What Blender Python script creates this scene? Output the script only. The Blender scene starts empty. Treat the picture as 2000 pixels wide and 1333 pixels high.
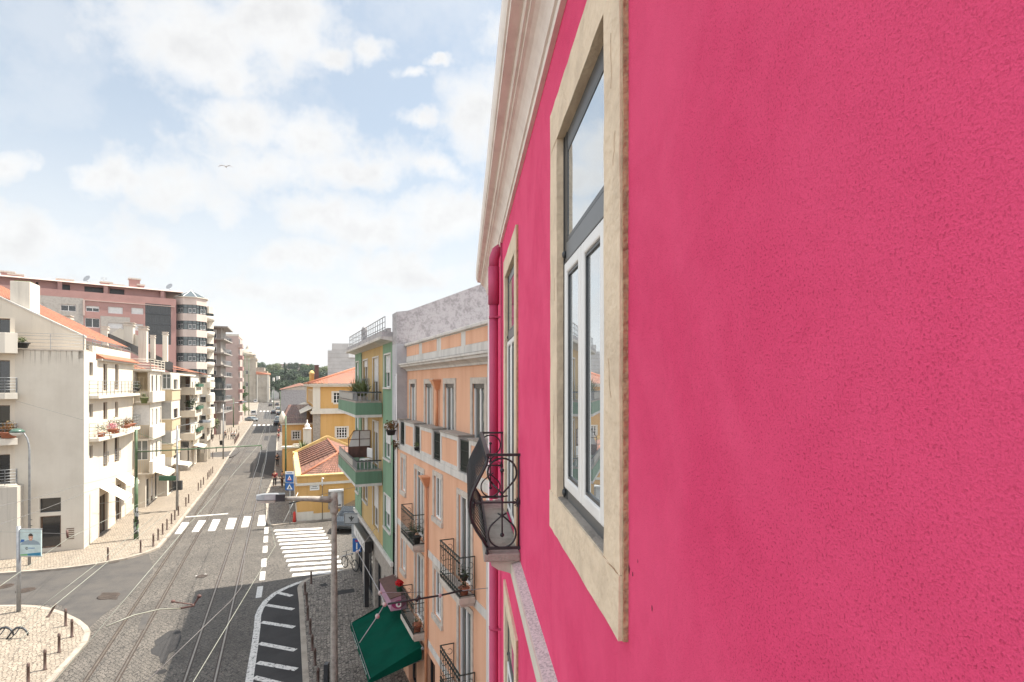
import bpy, math, random
from mathutils import Vector, Matrix
random.seed(7)
R = math.radians
SC = bpy.context.scene
COL = SC.collection
# ------------------------------------------------------------------ camera, sky, sun, exposure
H = 11.0; FP = 1100.0; CX = 1000.0; HY = 750.0
cd = bpy.data.cameras.new('camera'); cam = bpy.data.objects.new('camera', cd); COL.objects.link(cam)
cd.sensor_width = 36.0; cd.lens = FP / 2000 * 36.0; cd.shift_y = (HY - 666.5) / 2000
cd.clip_start = 0.05; cd.clip_end = 6000
cam.location = (0, 0, H); cam.rotation_euler = (R(90), 0, 0)
SC.camera = cam
SC.view_settings.view_transform = 'Standard'; SC.view_settings.look = 'None'
SC.view_settings.exposure = 1.52; SC.view_settings.gamma = 1.0
SUN_EL = R(59); SUN_AZ = math.atan2(0.87, 0.49)
SUNV = Vector((math.sin(SUN_AZ) * math.cos(SUN_EL), math.cos(SUN_AZ) * math.cos(SUN_EL), math.sin(SUN_EL)))
sl = bpy.data.lights.new('sun', 'SUN'); sl.energy = 3.7; sl.angle = R(0.5); sl.color = (1.0, 0.93, 0.82)
so = bpy.data.objects.new('sun', sl); COL.objects.link(so); so.rotation_euler = SUNV.to_track_quat('Z', 'Y').to_euler()
so.location = (20, 0, 60)

def node(nt, kind, **kw):
    n = nt.nodes.new(kind)
    for k, v in kw.items():
        if k in ('inp',):
            for a, b in v.items(): n.inputs[a].default_value = b
        else: setattr(n, k, v)
    return n
def mth(nt, op, a, b=None, c=None, clamp=False):
    n = nt.nodes.new('ShaderNodeMath'); n.operation = op; n.use_clamp = clamp
    for i, x in enumerate((a, b, c)):
        if x is None: continue
        if isinstance(x, (int, float)): n.inputs[i].default_value = x
        else: nt.links.new(x, n.inputs[i])
    return n.outputs[0]
def rampf(nt, x, a, b, va=0.0, vb=1.0, smooth=True):
    n = nt.nodes.new('ShaderNodeMapRange'); n.interpolation_type = 'SMOOTHSTEP' if smooth else 'LINEAR'
    nt.links.new(x, n.inputs[0])
    for i, v in enumerate((a, b, va, vb)): n.inputs[1 + i].default_value = v
    return n.outputs[0]
def mixc(nt, f, a, b):
    n = nt.nodes.new('ShaderNodeMix'); n.data_type = 'RGBA'
    if isinstance(f, (int, float)): n.inputs[0].default_value = f
    else: nt.links.new(f, n.inputs[0])
    for i, x in ((6, a), (7, b)):
        if isinstance(x, tuple): n.inputs[i].default_value = (x + (1,))[:4]
        else: nt.links.new(x, n.inputs[i])
    return n.outputs[2]

world = bpy.data.worlds.new('World'); SC.world = world; world.use_nodes = True
def build_world():
    nt = world.node_tree; nt.nodes.clear()
    sky = node(nt, 'ShaderNodeTexSky', sky_type='NISHITA', sun_disc=False, sun_elevation=SUN_EL, sun_rotation=SUN_AZ,
               air_density=1.0, dust_density=1.6, ozone_density=1.2)
    tc = node(nt, 'ShaderNodeTexCoord')
    sp = node(nt, 'ShaderNodeSeparateXYZ'); nt.links.new(tc.outputs['Generated'], sp.inputs[0])
    x, y, z = sp.outputs
    # domain warp so cloud edges are ragged
    nz = node(nt, 'ShaderNodeTexNoise', inp={'Scale': 5.0, 'Detail': 8.0, 'Roughness': 0.62})
    nt.links.new(tc.outputs['Generated'], nz.inputs['Vector'])
    nz2 = node(nt, 'ShaderNodeTexNoise', inp={'Scale': 16.0, 'Detail': 9.0, 'Roughness': 0.68})
    nt.links.new(tc.outputs['Generated'], nz2.inputs['Vector'])
    nw = node(nt, 'ShaderNodeTexNoise', inp={'Scale': 7.0, 'Detail': 7.0, 'Roughness': 0.6}); nt.links.new(tc.outputs['Generated'], nw.inputs['Vector'])
    ws = node(nt, 'ShaderNodeSeparateColor'); nt.links.new(nw.outputs['Color'], ws.inputs[0])
    az = mth(nt, 'ADD', mth(nt, 'ARCTAN2', x, y), mth(nt, 'MULTIPLY', mth(nt, 'SUBTRACT', ws.outputs[0], 0.5), 0.20))
    el0 = mth(nt, 'ARCSINE', z)
    el = mth(nt, 'ADD', el0, mth(nt, 'MULTIPLY', mth(nt, 'SUBTRACT', ws.outputs[1], 0.5), 0.13))
    blobs = [(370, 70, 190, 130), (455, 150, 90, 60), (560, 60, 115, 120), (505, 60, 60, 60), (640, 120, 60, 30), (715, 92, 48, 42), (790, 145, 42, 22), (845, 130, 30, 16),
             (930, 225, 110, 95), (810, 235, 45, 30), (480, 245, 150, 62), (600, 270, 150, 60), (700, 325, 190, 66), (830, 335, 75, 40),
             (225, 362, 110, 44), (380, 385, 200, 80), (520, 330, 200, 80), (620, 420, 190, 60), (20, 325, 95, 52),
             (60, 470, 330, 85), (300, 500, 330, 85), (560, 500, 160, 55), (880, 440, 170, 75), (700, 450, 160, 50), (700, 590, 260, 40), (780, 530, 210, 50),
             (480, 560, 320, 60), (60, 580, 400, 70), (1100, 60, 160, 90), (1150, 380, 260, 120), (-250, 200, 200, 90), (-400, 450, 320, 120), (250, -160, 300, 90), (800, -200, 200, 60)]
    m = None
    def azel(px, py): return math.atan2(px - CX, FP), math.atan2(HY - py, math.hypot(FP, px - CX))
    for (px, py, rx, ry) in blobs:
        a0, e0 = azel(px, py)
        ra = abs(azel(px + rx, py)[0] - azel(px - rx, py)[0]) / 2; re = abs(azel(px, py - ry)[1] - azel(px, py + ry)[1]) / 2
        dx = mth(nt, 'DIVIDE', mth(nt, 'SUBTRACT', az, a0), ra)
        dy = mth(nt, 'DIVIDE', mth(nt, 'SUBTRACT', el, e0), re)
        d2 = mth(nt, 'ADD', mth(nt, 'MULTIPLY', dx, dx), mth(nt, 'MULTIPLY', dy, dy))
        v = mth(nt, 'SUBTRACT', 1.0, mth(nt, 'SQRT', d2))
        m = v if m is None else mth(nt, 'SMOOTH_MAX', m, v, 0.15)
    # clouds over the rest of the dome
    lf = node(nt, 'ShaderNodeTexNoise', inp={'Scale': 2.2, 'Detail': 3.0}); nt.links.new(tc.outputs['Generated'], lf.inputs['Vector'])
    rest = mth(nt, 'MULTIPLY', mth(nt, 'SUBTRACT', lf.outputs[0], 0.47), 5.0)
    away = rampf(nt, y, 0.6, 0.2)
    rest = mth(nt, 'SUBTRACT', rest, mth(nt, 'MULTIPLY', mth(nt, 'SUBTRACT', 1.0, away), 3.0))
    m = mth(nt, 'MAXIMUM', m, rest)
    v = mth(nt, 'ADD', m, mth(nt, 'MULTIPLY', mth(nt, 'SUBTRACT', nz.outputs[0], 0.5), 2.0))
    v = mth(nt, 'ADD', v, mth(nt, 'MULTIPLY', mth(nt, 'SUBTRACT', nz2.outputs[0], 0.5), 1.5))
    mask = rampf(nt, v, -0.45, 0.80)
    veil = rampf(nt, el0, 0.45, 0.05, 0.16, 0.94)
    veil2 = mth(nt, 'MULTIPLY', rampf(nt, nz.outputs[0], 0.38, 0.66), 0.42)
    mask = mth(nt, 'MAXIMUM', mask, mth(nt, 'MAXIMUM', veil, veil2))
    mask = mth(nt, 'MULTIPLY', mask, 0.96)
    shade = rampf(nt, mth(nt, 'ADD', mth(nt, 'MULTIPLY', v, 0.5), nz2.outputs[0]), 0.45, 1.5, 1.03, 0.84)
    mul = node(nt, 'ShaderNodeMix', data_type='RGBA', blend_type='MULTIPLY'); mul.inputs[0].default_value = 1.0
    mul.inputs[6].default_value = (3.45, 3.45, 3.45, 1)
    cmb = node(nt, 'ShaderNodeCombineXYZ'); nt.links.new(shade, cmb.inputs[0]); nt.links.new(shade, cmb.inputs[1]); nt.links.new(shade, cmb.inputs[2])
    nt.links.new(cmb.outputs[0], mul.inputs[7])
    # thin high haze brightens the clear blue
    base = node(nt, 'ShaderNodeMix', data_type='RGBA', blend_type='ADD'); base.inputs[0].default_value = 1.0
    sk = node(nt, 'ShaderNodeMix', data_type='RGBA', blend_type='MULTIPLY'); sk.inputs[0].default_value = 1.0; sk.inputs[7].default_value = (0.36, 0.41, 0.41, 1)
    nt.links.new(sky.outputs[0], sk.inputs[6]); nt.links.new(sk.outputs[2], base.inputs[6]); base.inputs[7].default_value = (1.08, 1.16, 1.16, 1)
    c = mixc(nt, mask, base.outputs[2], mul.outputs[2])
    # added boost: unseen sky overhead, beside and behind brightened to light shaded walls
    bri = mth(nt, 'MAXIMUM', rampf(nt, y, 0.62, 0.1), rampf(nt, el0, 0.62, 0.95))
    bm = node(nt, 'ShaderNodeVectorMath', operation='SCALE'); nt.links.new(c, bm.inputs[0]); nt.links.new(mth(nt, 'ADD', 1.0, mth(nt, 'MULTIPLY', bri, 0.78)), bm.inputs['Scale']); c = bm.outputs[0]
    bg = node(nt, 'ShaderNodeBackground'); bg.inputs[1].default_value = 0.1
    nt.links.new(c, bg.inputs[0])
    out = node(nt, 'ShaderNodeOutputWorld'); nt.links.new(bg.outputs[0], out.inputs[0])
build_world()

# ------------------------------------------------------------------ materials
MATS = {}
def newmat(name):
    m = bpy.data.materials.new(name); m.use_nodes = True; nt = m.node_tree
    return m, nt, nt.nodes['Principled BSDF']
def plain(name, col, rough=0.6, metal=0.0, var=0.12, scale=3.0, bump=0.0, bscale=60.0, spec=0.5, col2=None, streak=False, fine=0.0, coat=0.0):
    """a colour broken up by soft noise (wear and dirt of the thing itself), optional grain relief"""
    if name in MATS: return MATS[name]
    m, nt, b = newmat(name)
    tc = node(nt, 'ShaderNodeTexCoord')
    vec = tc.outputs['Object']
    if streak:
        mp = node(nt, 'ShaderNodeMapping'); mp.inputs['Scale'].default_value = (1, 1, 0.12); nt.links.new(vec, mp.inputs[0]); vec2 = mp.outputs[0]
    else: vec2 = vec
    n = node(nt, 'ShaderNodeTexNoise', inp={'Scale': scale, 'Detail': 6.0, 'Roughness': 0.65}); nt.links.new(vec2, n.inputs['Vector'])
    c2 = col2 or tuple(max(0, c * (1 - 2.2 * var)) for c in col)
    f = rampf(nt, n.outputs[0], 0.38, 0.72)
    if streak:
        mpd = node(nt, 'ShaderNodeMapping'); mpd.inputs['Scale'].default_value = (2.6, 2.6, 0.16); nt.links.new(vec, mpd.inputs[0])
        nd = node(nt, 'ShaderNodeTexNoise', inp={'Scale': 1.4, 'Detail': 6.0, 'Roughness': 0.7}); nt.links.new(mpd.outputs[0], nd.inputs['Vector'])
        drip = mth(nt, 'MULTIPLY', rampf(nt, nd.outputs[0], 0.54, 0.74), 0.42)
    if fine:
        n3 = node(nt, 'ShaderNodeTexNoise', inp={'Scale': bscale, 'Detail': 3.0}); nt.links.new(vec, n3.inputs['Vector'])
        f = mth(nt, 'ADD', f, mth(nt, 'MULTIPLY', mth(nt, 'SUBTRACT', n3.outputs[0], 0.5), fine), clamp=True)
    c = mixc(nt, f, col, c2)
    if streak: c = mixc(nt, drip, c, tuple(v * 0.62 for v in c2))
    nt.links.new(c, b.inputs['Base Color'])
    b.inputs['Roughness'].default_value = rough; b.inputs['Metallic'].default_value = metal
    b.inputs['Specular IOR Level'].default_value = spec; b.inputs['Coat Weight'].default_value = coat
    if bump:
        n2 = node(nt, 'ShaderNodeTexNoise', inp={'Scale': bscale, 'Detail': 4.0}); nt.links.new(vec, n2.inputs['Vector'])
        bp = node(nt, 'ShaderNodeBump'); bp.inputs['Strength'].default_value = bump; bp.inputs['Distance'].default_value = 0.02
        nt.links.new(n2.outputs[0], bp.inputs['Height']); nt.links.new(bp.outputs[0], b.inputs['Normal'])
    MATS[name] = m; return m
def pink_plaster():
    m, nt, b = newmat('pink_plaster')
    tc = node(nt, 'ShaderNodeTexCoord'); vec = tc.outputs['Object']
    big = node(nt, 'ShaderNodeTexNoise', inp={'Scale': 1.3, 'Detail': 5.0, 'Roughness': 0.6, 'Distortion': 0.8}); nt.links.new(vec, big.inputs['Vector'])
    mid = node(nt, 'ShaderNodeTexNoise', inp={'Scale': 9.0, 'Detail': 5.0, 'Roughness': 0.65}); nt.links.new(vec, mid.inputs['Vector'])
    fine = node(nt, 'ShaderNodeTexNoise', inp={'Scale': 240.0, 'Detail': 4.0, 'Roughness': 0.62}); nt.links.new(vec, fine.inputs['Vector'])
    grain = node(nt, 'ShaderNodeTexNoise', inp={'Scale': 420.0, 'Detail': 2.0, 'Roughness': 0.5}); nt.links.new(vec, grain.inputs['Vector'])
    # brush arcs left by the float
    mp = node(nt, 'ShaderNodeMapping'); mp.inputs['Rotation'].default_value = (0, R(38), 0); mp.inputs['Scale'].default_value = (9, 9, 1.6); nt.links.new(vec, mp.inputs[0])
    br = node(nt, 'ShaderNodeTexNoise', inp={'Scale': 1.6, 'Detail': 5.0, 'Roughness': 0.7, 'Distortion': 1.5}); nt.links.new(mp.outputs[0], br.inputs['Vector'])
    pits = rampf(nt, fine.outputs[0], 0.572, 0.65)
    zone = rampf(nt, big.outputs[0], 0.36, 0.68)
    pits = mth(nt, 'MULTIPLY', pits, mth(nt, 'ADD', mth(nt, 'MULTIPLY', zone, 0.8), 0.30))
    c = mixc(nt, rampf(nt, mid.outputs[0], 0.3, 0.75), (0.81, 0.063, 0.185), (0.74, 0.053, 0.162))
    c = mixc(nt, mth(nt, 'MULTIPLY', mth(nt, 'SUBTRACT', 1.0, zone), 0.55), c, (0.86, 0.10, 0.23))
    c = mixc(nt, mth(nt, 'MULTIPLY', pits, 0.68), c, (0.44, 0.012, 0.05))
    c = mixc(nt, mth(nt, 'MULTIPLY', rampf(nt, grain.outputs[0], 0.50, 0.68), 0.30), c, (0.47, 0.02, 0.08))
    nt.links.new(c, b.inputs['Base Color'])
    b.inputs['Roughness'].default_value = 0.85; b.inputs['Specular IOR Level'].default_value = 0.25
    h = mth(nt, 'SUBTRACT', mth(nt, 'ADD', mth(nt, 'MULTIPLY', fine.outputs[0], 0.8), mth(nt, 'MULTIPLY', grain.outputs[0], 0.3)), mth(nt, 'MULTIPLY', pits, 0.7))
    h = mth(nt, 'ADD', h, mth(nt, 'MULTIPLY', br.outputs[0], 1.3))
    bp = node(nt, 'ShaderNodeBump'); bp.inputs['Strength'].default_value = 0.75; bp.inputs['Distance'].default_value = 0.006
    nt.links.new(h, bp.inputs['Height'])
    bp2 = node(nt, 'ShaderNodeBump'); bp2.inputs['Strength'].default_value = 0.35; bp2.inputs['Distance'].default_value = 0.02
    nt.links.new(mid.outputs[0], bp2.inputs['Height']); nt.links.new(bp.outputs[0], bp2.inputs['Normal'])
    nt.links.new(bp2.outputs[0], b.inputs['Normal'])
    return m
def cobbles(name, c1, c2, joint, scale, rough=0.75, bump=0.6, stain=(0.2, 0.2, 0.2), sf=0.5, stretch=(1, 1, 1), rot=0.0):
    m, nt, b = newmat(name)
    tc = node(nt, 'ShaderNodeTexCoord')
    mp = node(nt, 'ShaderNodeMapping'); mp.inputs['Rotation'].default_value = (0, 0, rot); mp.inputs['Scale'].default_value = stretch
    nt.links.new(tc.outputs['Object'], mp.inputs[0])
    v = node(nt, 'ShaderNodeTexVoronoi', inp={'Scale': scale, 'Randomness': 0.55}); nt.links.new(mp.outputs[0], v.inputs['Vector'])
    ve = node(nt, 'ShaderNodeTexVoronoi', feature='DISTANCE_TO_EDGE', inp={'Scale': scale, 'Randomness': 0.55}); nt.links.new(mp.outputs[0], ve.inputs['Vector'])
    big = node(nt, 'ShaderNodeTexNoise', inp={'Scale': 0.35, 'Detail': 6.0, 'Roughness': 0.65}); nt.links.new(tc.outputs['Object'], big.inputs['Vector'])
    sepc = node(nt, 'ShaderNodeSeparateColor'); nt.links.new(v.outputs['Color'], sepc.inputs[0])
    c = mixc(nt, sepc.outputs[0], c1, c2)
    c = mixc(nt, mth(nt, 'MULTIPLY', rampf(nt, big.outputs[0], 0.42, 0.75), sf), c, stain)
    e = rampf(nt, ve.outputs['Distance'], 0.02, 0.12)
    c = mixc(nt, e, joint, c)
    # long worn bands along the street and small dark spills
    mp2 = node(nt, 'ShaderNodeMapping'); mp2.inputs['Rotation'].default_value = (0, 0, R(-22.5)); mp2.inputs['Scale'].default_value = (1.1, 0.035, 1); nt.links.new(tc.outputs['Object'], mp2.inputs[0])
    bn = node(nt, 'ShaderNodeTexNoise', inp={'Scale': 1.0, 'Detail': 4.0}); nt.links.new(mp2.outputs[0], bn.inputs['Vector'])
    sn = node(nt, 'ShaderNodeTexNoise', inp={'Scale': 1.7, 'Detail': 5.0, 'Roughness': 0.7}); nt.links.new(tc.outputs['Object'], sn.inputs['Vector'])
    c = mixc(nt, mth(nt, 'MULTIPLY', rampf(nt, bn.outputs[0], 0.45, 0.62), 0.22), c, stain)
    c = mixc(nt, mth(nt, 'MULTIPLY', rampf(nt, sn.outputs[0], 0.62, 0.72), 0.45), c, stain)
    nt.links.new(c, b.inputs['Base Color']); b.inputs['Roughness'].default_value = rough
    bp = node(nt, 'ShaderNodeBump'); bp.inputs['Strength'].default_value = bump; bp.inputs['Distance'].default_value = 0.015
    nt.links.new(e, bp.inputs['Height']); nt.links.new(bp.outputs[0], b.inputs['Normal'])
    return m
def paint_mark(name, wear=0.5):
    m, nt, b = newmat(name)
    tc = node(nt, 'ShaderNodeTexCoord')
    n = node(nt, 'ShaderNodeTexNoise', inp={'Scale': 9.0, 'Detail': 7.0, 'Roughness': 0.75}); nt.links.new(tc.outputs['Object'], n.inputs['Vector'])
    c = mixc(nt, rampf(nt, n.outputs[0], 0.42, 0.75), (0.60, 0.58, 0.55), (0.26, 0.25, 0.23))
    nt.links.new(c, b.inputs['Base Color']); b.inputs['Roughness'].default_value = 0.7
    a = rampf(nt, n.outputs[0], 0.50 + 0.25 * (1 - wear), 0.60 + 0.25 * (1 - wear), 1.0, 0.0); nt.links.new(a, b.inputs['Alpha'])
    return m
def glass(name, col=(0.02, 0.025, 0.028), rough=0.03, ior=1.55, trans=0.0):
    m, nt, b = newmat(name)
    b.inputs['Base Color'].default_value = col + (1,); b.inputs['Roughness'].default_value = rough
    b.inputs['IOR'].default_value = ior; b.inputs['Specular IOR Level'].default_value = 0.7
    tc = node(nt, 'ShaderNodeTexCoord'); n = node(nt, 'ShaderNodeTexNoise', inp={'Scale': 1.2, 'Detail': 1.0}); nt.links.new(tc.outputs['Object'], n.inputs['Vector'])
    bp = node(nt, 'ShaderNodeBump'); bp.inputs['Strength'].default_value = 0.08; bp.inputs['Distance'].default_value = 0.01
    nt.links.new(n.outputs[0], bp.inputs['Height']); nt.links.new(bp.outputs[0], b.inputs['Normal'])
    return m
def tilemat(name, c1, c2, c3):
    m, nt, b = newmat(name)
    uv = node(nt, 'ShaderNodeUVMap'); mp = node(nt, 'ShaderNodeVectorMath', operation='FLOOR'); nt.links.new(uv.outputs[0], mp.inputs[0])
    wn = node(nt, 'ShaderNodeTexWhiteNoise', noise_dimensions='3D'); nt.links.new(mp.outputs[0], wn.inputs['Vector'])
    tc = node(nt, 'ShaderNodeTexCoord'); n = node(nt, 'ShaderNodeTexNoise', inp={'Scale': 0.9, 'Detail': 6.0, 'Roughness': 0.7}); nt.links.new(tc.outputs['Object'], n.inputs['Vector'])
    c = mixc(nt, wn.outputs['Value'], c1, c2); c = mixc(nt, rampf(nt, n.outputs[0], 0.45, 0.75, 0, 0.85), c, c3)
    nt.links.new(c, b.inputs['Base Color']); b.inputs['Roughness'].default_value = 0.85
    return m
def leafmat(name, c1, c2, c3=None):
    m, nt, b = newmat(name)
    tc = node(nt, 'ShaderNodeTexCoord'); g = node(nt, 'ShaderNodeNewGeometry')
    n = node(nt, 'ShaderNodeTexNoise', inp={'Scale': 1.0, 'Detail': 2.0}); nt.links.new(tc.outputs['Object'], n.inputs['Vector'])
    f = mth(nt, 'ADD', mth(nt, 'MULTIPLY', rampf(nt, n.outputs[0], 0.35, 0.65), 0.5), mth(nt, 'MULTIPLY', g.outputs['Random Per Island'], 0.5))
    c = mixc(nt, f, c1, c2); nt.links.new(c, b.inputs['Base Color']); b.inputs['Roughness'].default_value = 0.6
    b.inputs['Specular IOR Level'].default_value = 0.3
    return m
P = {}
P['pink'] = pink_plaster()
P['pinkpaint'] = plain('pink_paint', (0.47, 0.06, 0.145), 0.6, var=0.06, scale=4)
P['cornice'] = plain('cream_render', (0.82, 0.75, 0.68), 0.8, var=0.12, scale=3, bump=0.15, bscale=40, col2=(0.70, 0.62, 0.56), streak=False)
P['lime'] = plain('painted_limestone', (0.74, 0.60, 0.44), 0.85, var=0.12, scale=5, bump=0.55, bscale=28, col2=(0.60, 0.48, 0.35), fine=0.35)
P['lime2'] = plain('raw_stone_edge', (0.48, 0.31, 0.19), 0.9, var=0.2, scale=30, bump=0.9, bscale=45)
P['stone'] = plain('grey_stone', (0.33, 0.29, 0.25), 0.85, var=0.16, scale=6, bump=0.5, bscale=60, fine=0.3)
P['stonel'] = plain('pale_stone', (0.50, 0.44, 0.38), 0.85, var=0.12, scale=4, bump=0.2, bscale=30)
P['dark'] = plain('dark_grey_aluminium', (0.035, 0.038, 0.042), 0.35, var=0.05, scale=3)
P['alu'] = plain('slate_frame_face', (0.085, 0.09, 0.095), 0.35, var=0.06, scale=3)
P['white'] = plain('white_lacquer', (0.78, 0.77, 0.75), 0.35, var=0.03, scale=3)
P['whitew'] = plain('white_render', (0.62, 0.57, 0.49), 0.8, var=0.06, scale=2.0, streak=True)
P['trim'] = plain('white_stone_trim', (0.56, 0.53, 0.49), 0.8, var=0.12, scale=3, streak=True)
P['spk'] = plain('speckled_ledge', (0.62, 0.53, 0.52), 0.8, var=0.25, scale=60, bump=0.3, bscale=90, fine=0.6)
P['iron'] = plain('wrought_iron', (0.022, 0.022, 0.025), 0.42, var=0.2, scale=20, bump=0.3, bscale=40)
P['irong'] = plain('green_black_iron', (0.018, 0.028, 0.024), 0.5, var=0.2, scale=10)
P['peach'] = plain('peach_render', (0.65, 0.37, 0.24), 0.85, var=0.07, scale=1.2, streak=True, bump=0.1, bscale=30, col2=(0.56, 0.295, 0.18))
P['peachp'] = plain('peach_paint', (0.60, 0.27, 0.14), 0.5, var=0.08)
P['green'] = plain('green_render', (0.165, 0.275, 0.175), 0.85, var=0.10, scale=1.0, streak=True, col2=(0.13, 0.21, 0.14))
P['greenb'] = plain('balcony_green', (0.12, 0.215, 0.14), 0.8, var=0.12, scale=1.5, streak=True)
P['ochre'] = plain('ochre_render', (0.47, 0.32, 0.135), 0.85, var=0.12, scale=1.0, streak=True)
P['yellow'] = plain('yellow_render', (0.57, 0.335, 0.12), 0.85, var=0.08, scale=0.8, streak=True, col2=(0.50, 0.28, 0.075))
P['yell2'] = plain('pale_yellow_coping', (0.70, 0.50, 0.20), 0.85, var=0.12, scale=1.5)
P['greyw'] = plain('weathered_grey_render', (0.385, 0.365, 0.365), 0.9, var=0.2, scale=3.5, bump=0.6, bscale=14, col2=(0.25, 0.235, 0.235), fine=1.3)
P['greys'] = plain('smooth_grey_render', (0.42, 0.41, 0.42), 0.9, var=0.1, scale=1.5)
P['cream'] = plain('cream_wall', (0.62, 0.55, 0.45), 0.85, var=0.05, scale=0.8, streak=True, col2=(0.55, 0.49, 0.41))
def stained_cream():
    m, nt, b = newmat('stained_cream_wall'); tc = node(nt, 'ShaderNodeTexCoord'); vec = tc.outputs['Object']
    sp = node(nt, 'ShaderNodeSeparateXYZ'); nt.links.new(vec, sp.inputs[0])
    mp = node(nt, 'ShaderNodeMapping'); mp.inputs['Scale'].default_value = (3.2, 3.2, 0.10); nt.links.new(vec, mp.inputs[0])
    dr = node(nt, 'ShaderNodeTexNoise', inp={'Scale': 1.6, 'Detail': 5.0, 'Roughness': 0.7}); nt.links.new(mp.outputs[0], dr.inputs['Vector'])
    bg = node(nt, 'ShaderNodeTexNoise', inp={'Scale': 0.5, 'Detail': 5.0, 'Roughness': 0.6}); nt.links.new(vec, bg.inputs['Vector'])
    c = mixc(nt, rampf(nt, bg.outputs[0], 0.35, 0.7), (0.60, 0.55, 0.47), (0.53, 0.48, 0.405))
    c = mixc(nt, mth(nt, 'MULTIPLY', rampf(nt, dr.outputs[0], 0.45, 0.75), 0.10), c, (0.36, 0.31, 0.25))
    run = mth(nt, 'MULTIPLY', rampf(nt, sp.outputs[2], 12.0, 13.1), rampf(nt, dr.outputs[0], 0.50, 0.62))
    c = mixc(nt, mth(nt, 'MULTIPLY', run, 0.75), c, (0.20, 0.165, 0.13))
    low = mth(nt, 'MULTIPLY', rampf(nt, sp.outputs[2], 1.3, 0.0), 0.35); c = mixc(nt, low, c, (0.36, 0.31, 0.25))
    nt.links.new(c, b.inputs['Base Color']); b.inputs['Roughness'].default_value = 0.85
    gn = node(nt, 'ShaderNodeTexNoise', inp={'Scale': 25.0, 'Detail': 3.0}); nt.links.new(vec, gn.inputs['Vector']); bp = node(nt, 'ShaderNodeBump'); bp.inputs['Strength'].default_value = 0.15; bp.inputs['Distance'].default_value = 0.02
    nt.links.new(gn.outputs[0], bp.inputs['Height']); nt.links.new(bp.outputs[0], b.inputs['Normal']); return m
P['creams'] = stained_cream()
P['creamd'] = plain('grey_cream_wall', (0.50, 0.46, 0.40), 0.85, var=0.07, scale=1.0, streak=True)
P['beige'] = plain('beige_wall', (0.50, 0.40, 0.26), 0.85, var=0.07, scale=1.0)
P['pinkf'] = plain('dusty_pink_wall', (0.36, 0.205, 0.185), 0.85, var=0.07, scale=0.4)
P['church'] = plain('warm_church_stone', (0.40, 0.345, 0.28), 0.85, var=0.14, scale=0.3)
P['towerb'] = plain('tower_band', (0.56, 0.46, 0.41), 0.8, var=0.06, scale=0.6)
P['pinkl'] = plain('pale_pink_wall', (0.46, 0.35, 0.31), 0.85, var=0.06, scale=0.5)
P['greyt'] = plain('grey_tile_wall', (0.36, 0.33, 0.30), 0.6, var=0.12, scale=3.5, fine=0.6)
P['pconc'] = plain('pale_concrete', (0.50, 0.49, 0.475), 0.85, var=0.1, scale=0.4)
P['concrete'] = plain('concrete', (0.34, 0.31, 0.28), 0.85, var=0.16, scale=3, bump=0.3, bscale=30, streak=True)
P['conc2'] = plain('lamp_concrete', (0.36, 0.325, 0.285), 0.9, var=0.2, scale=6, bump=0.6, bscale=30)
P['asphalt'] = plain('asphalt', (0.076, 0.068, 0.061), 0.9, var=0.16, scale=0.7, bump=0.3, bscale=70, col2=(0.048, 0.045, 0.044), fine=0.3)
P['asph2'] = plain('dark_asphalt', (0.035, 0.033, 0.033), 0.9, var=0.16, scale=0.8, bump=0.3, bscale=70, fine=0.3)
P['road'] = cobbles('road_setts', (0.155, 0.136, 0.117), (0.100, 0.089, 0.077), (0.034, 0.030, 0.026), 10.5, stretch=(1.0, 0.6, 1), rot=R(22), stain=(0.055, 0.049, 0.043), sf=0.6, bump=0.8)
P['calc'] = cobbles('limestone_calcada', (0.34, 0.285, 0.225), (0.24, 0.20, 0.155), (0.11, 0.09, 0.07), 8.5, stain=(0.22, 0.185, 0.15), sf=0.5, rot=R(40), stretch=(1, .7, 1))
P['calcd'] = cobbles('worn_calcada', (0.30, 0.26, 0.22), (0.15, 0.13, 0.11), (0.05, 0.043, 0.037), 8.0, stain=(0.17, 0.15, 0.13), sf=0.5, rot=R(-25), stretch=(1, .7, 1))
P['kerb'] = plain('kerb_stone', (0.34, 0.295, 0.245), 0.8, var=0.16, scale=2.0, bump=0.2)
P['mark'] = paint_mark('road_paint', 0.25)
P['markw'] = paint_mark('worn_road_paint', 0.85)
P['rail'] = plain('rail_steel', (0.30, 0.27, 0.24), 0.28, metal=0.8, var=0.15, scale=2)
P['railr'] = plain('rusty_groove', (0.048, 0.033, 0.025), 0.7, var=0.2, scale=3)
P['ground'] = plain('dry_ground', (0.24, 0.21, 0.16), 0.95, var=0.2, scale=0.05)
P['grass'] = plain('park_grass', (0.09, 0.13, 0.04), 0.95, var=0.25, scale=0.6)
P['hill'] = plain('scrub_hill', (0.04, 0.06, 0.025), 0.95, var=0.3, scale=0.05)
P['bollard'] = plain('brown_cast_iron', (0.10, 0.062, 0.05), 0.55, var=0.15, scale=8)
P['polegreen'] = plain('tram_pole_green', (0.07, 0.12, 0.055), 0.5, var=0.2, scale=4)
P['galv'] = plain('galvanised_steel', (0.32, 0.33, 0.34), 0.45, metal=0.5, var=0.12, scale=5)
P['wire'] = plain('wire_grey', (0.16, 0.155, 0.15), 0.5, var=0.1)
P['wirel'] = plain('copper_wire_patina', (0.25, 0.26, 0.215), 0.45, var=0.1)
P['black'] = plain('black_rubber', (0.02, 0.02, 0.02), 0.6, var=0.1)
P['porcel'] = plain('insulator_glaze', (0.45, 0.36, 0.34), 0.3, var=0.1)
P['awng'] = plain('green_canvas', (0.001, 0.060, 0.038), 0.95, spec=0.08, var=0.12, scale=1.5)
P['awnw'] = plain('cream_canvas', (0.68, 0.62, 0.52), 0.8, var=0.08, scale=2)
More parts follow.
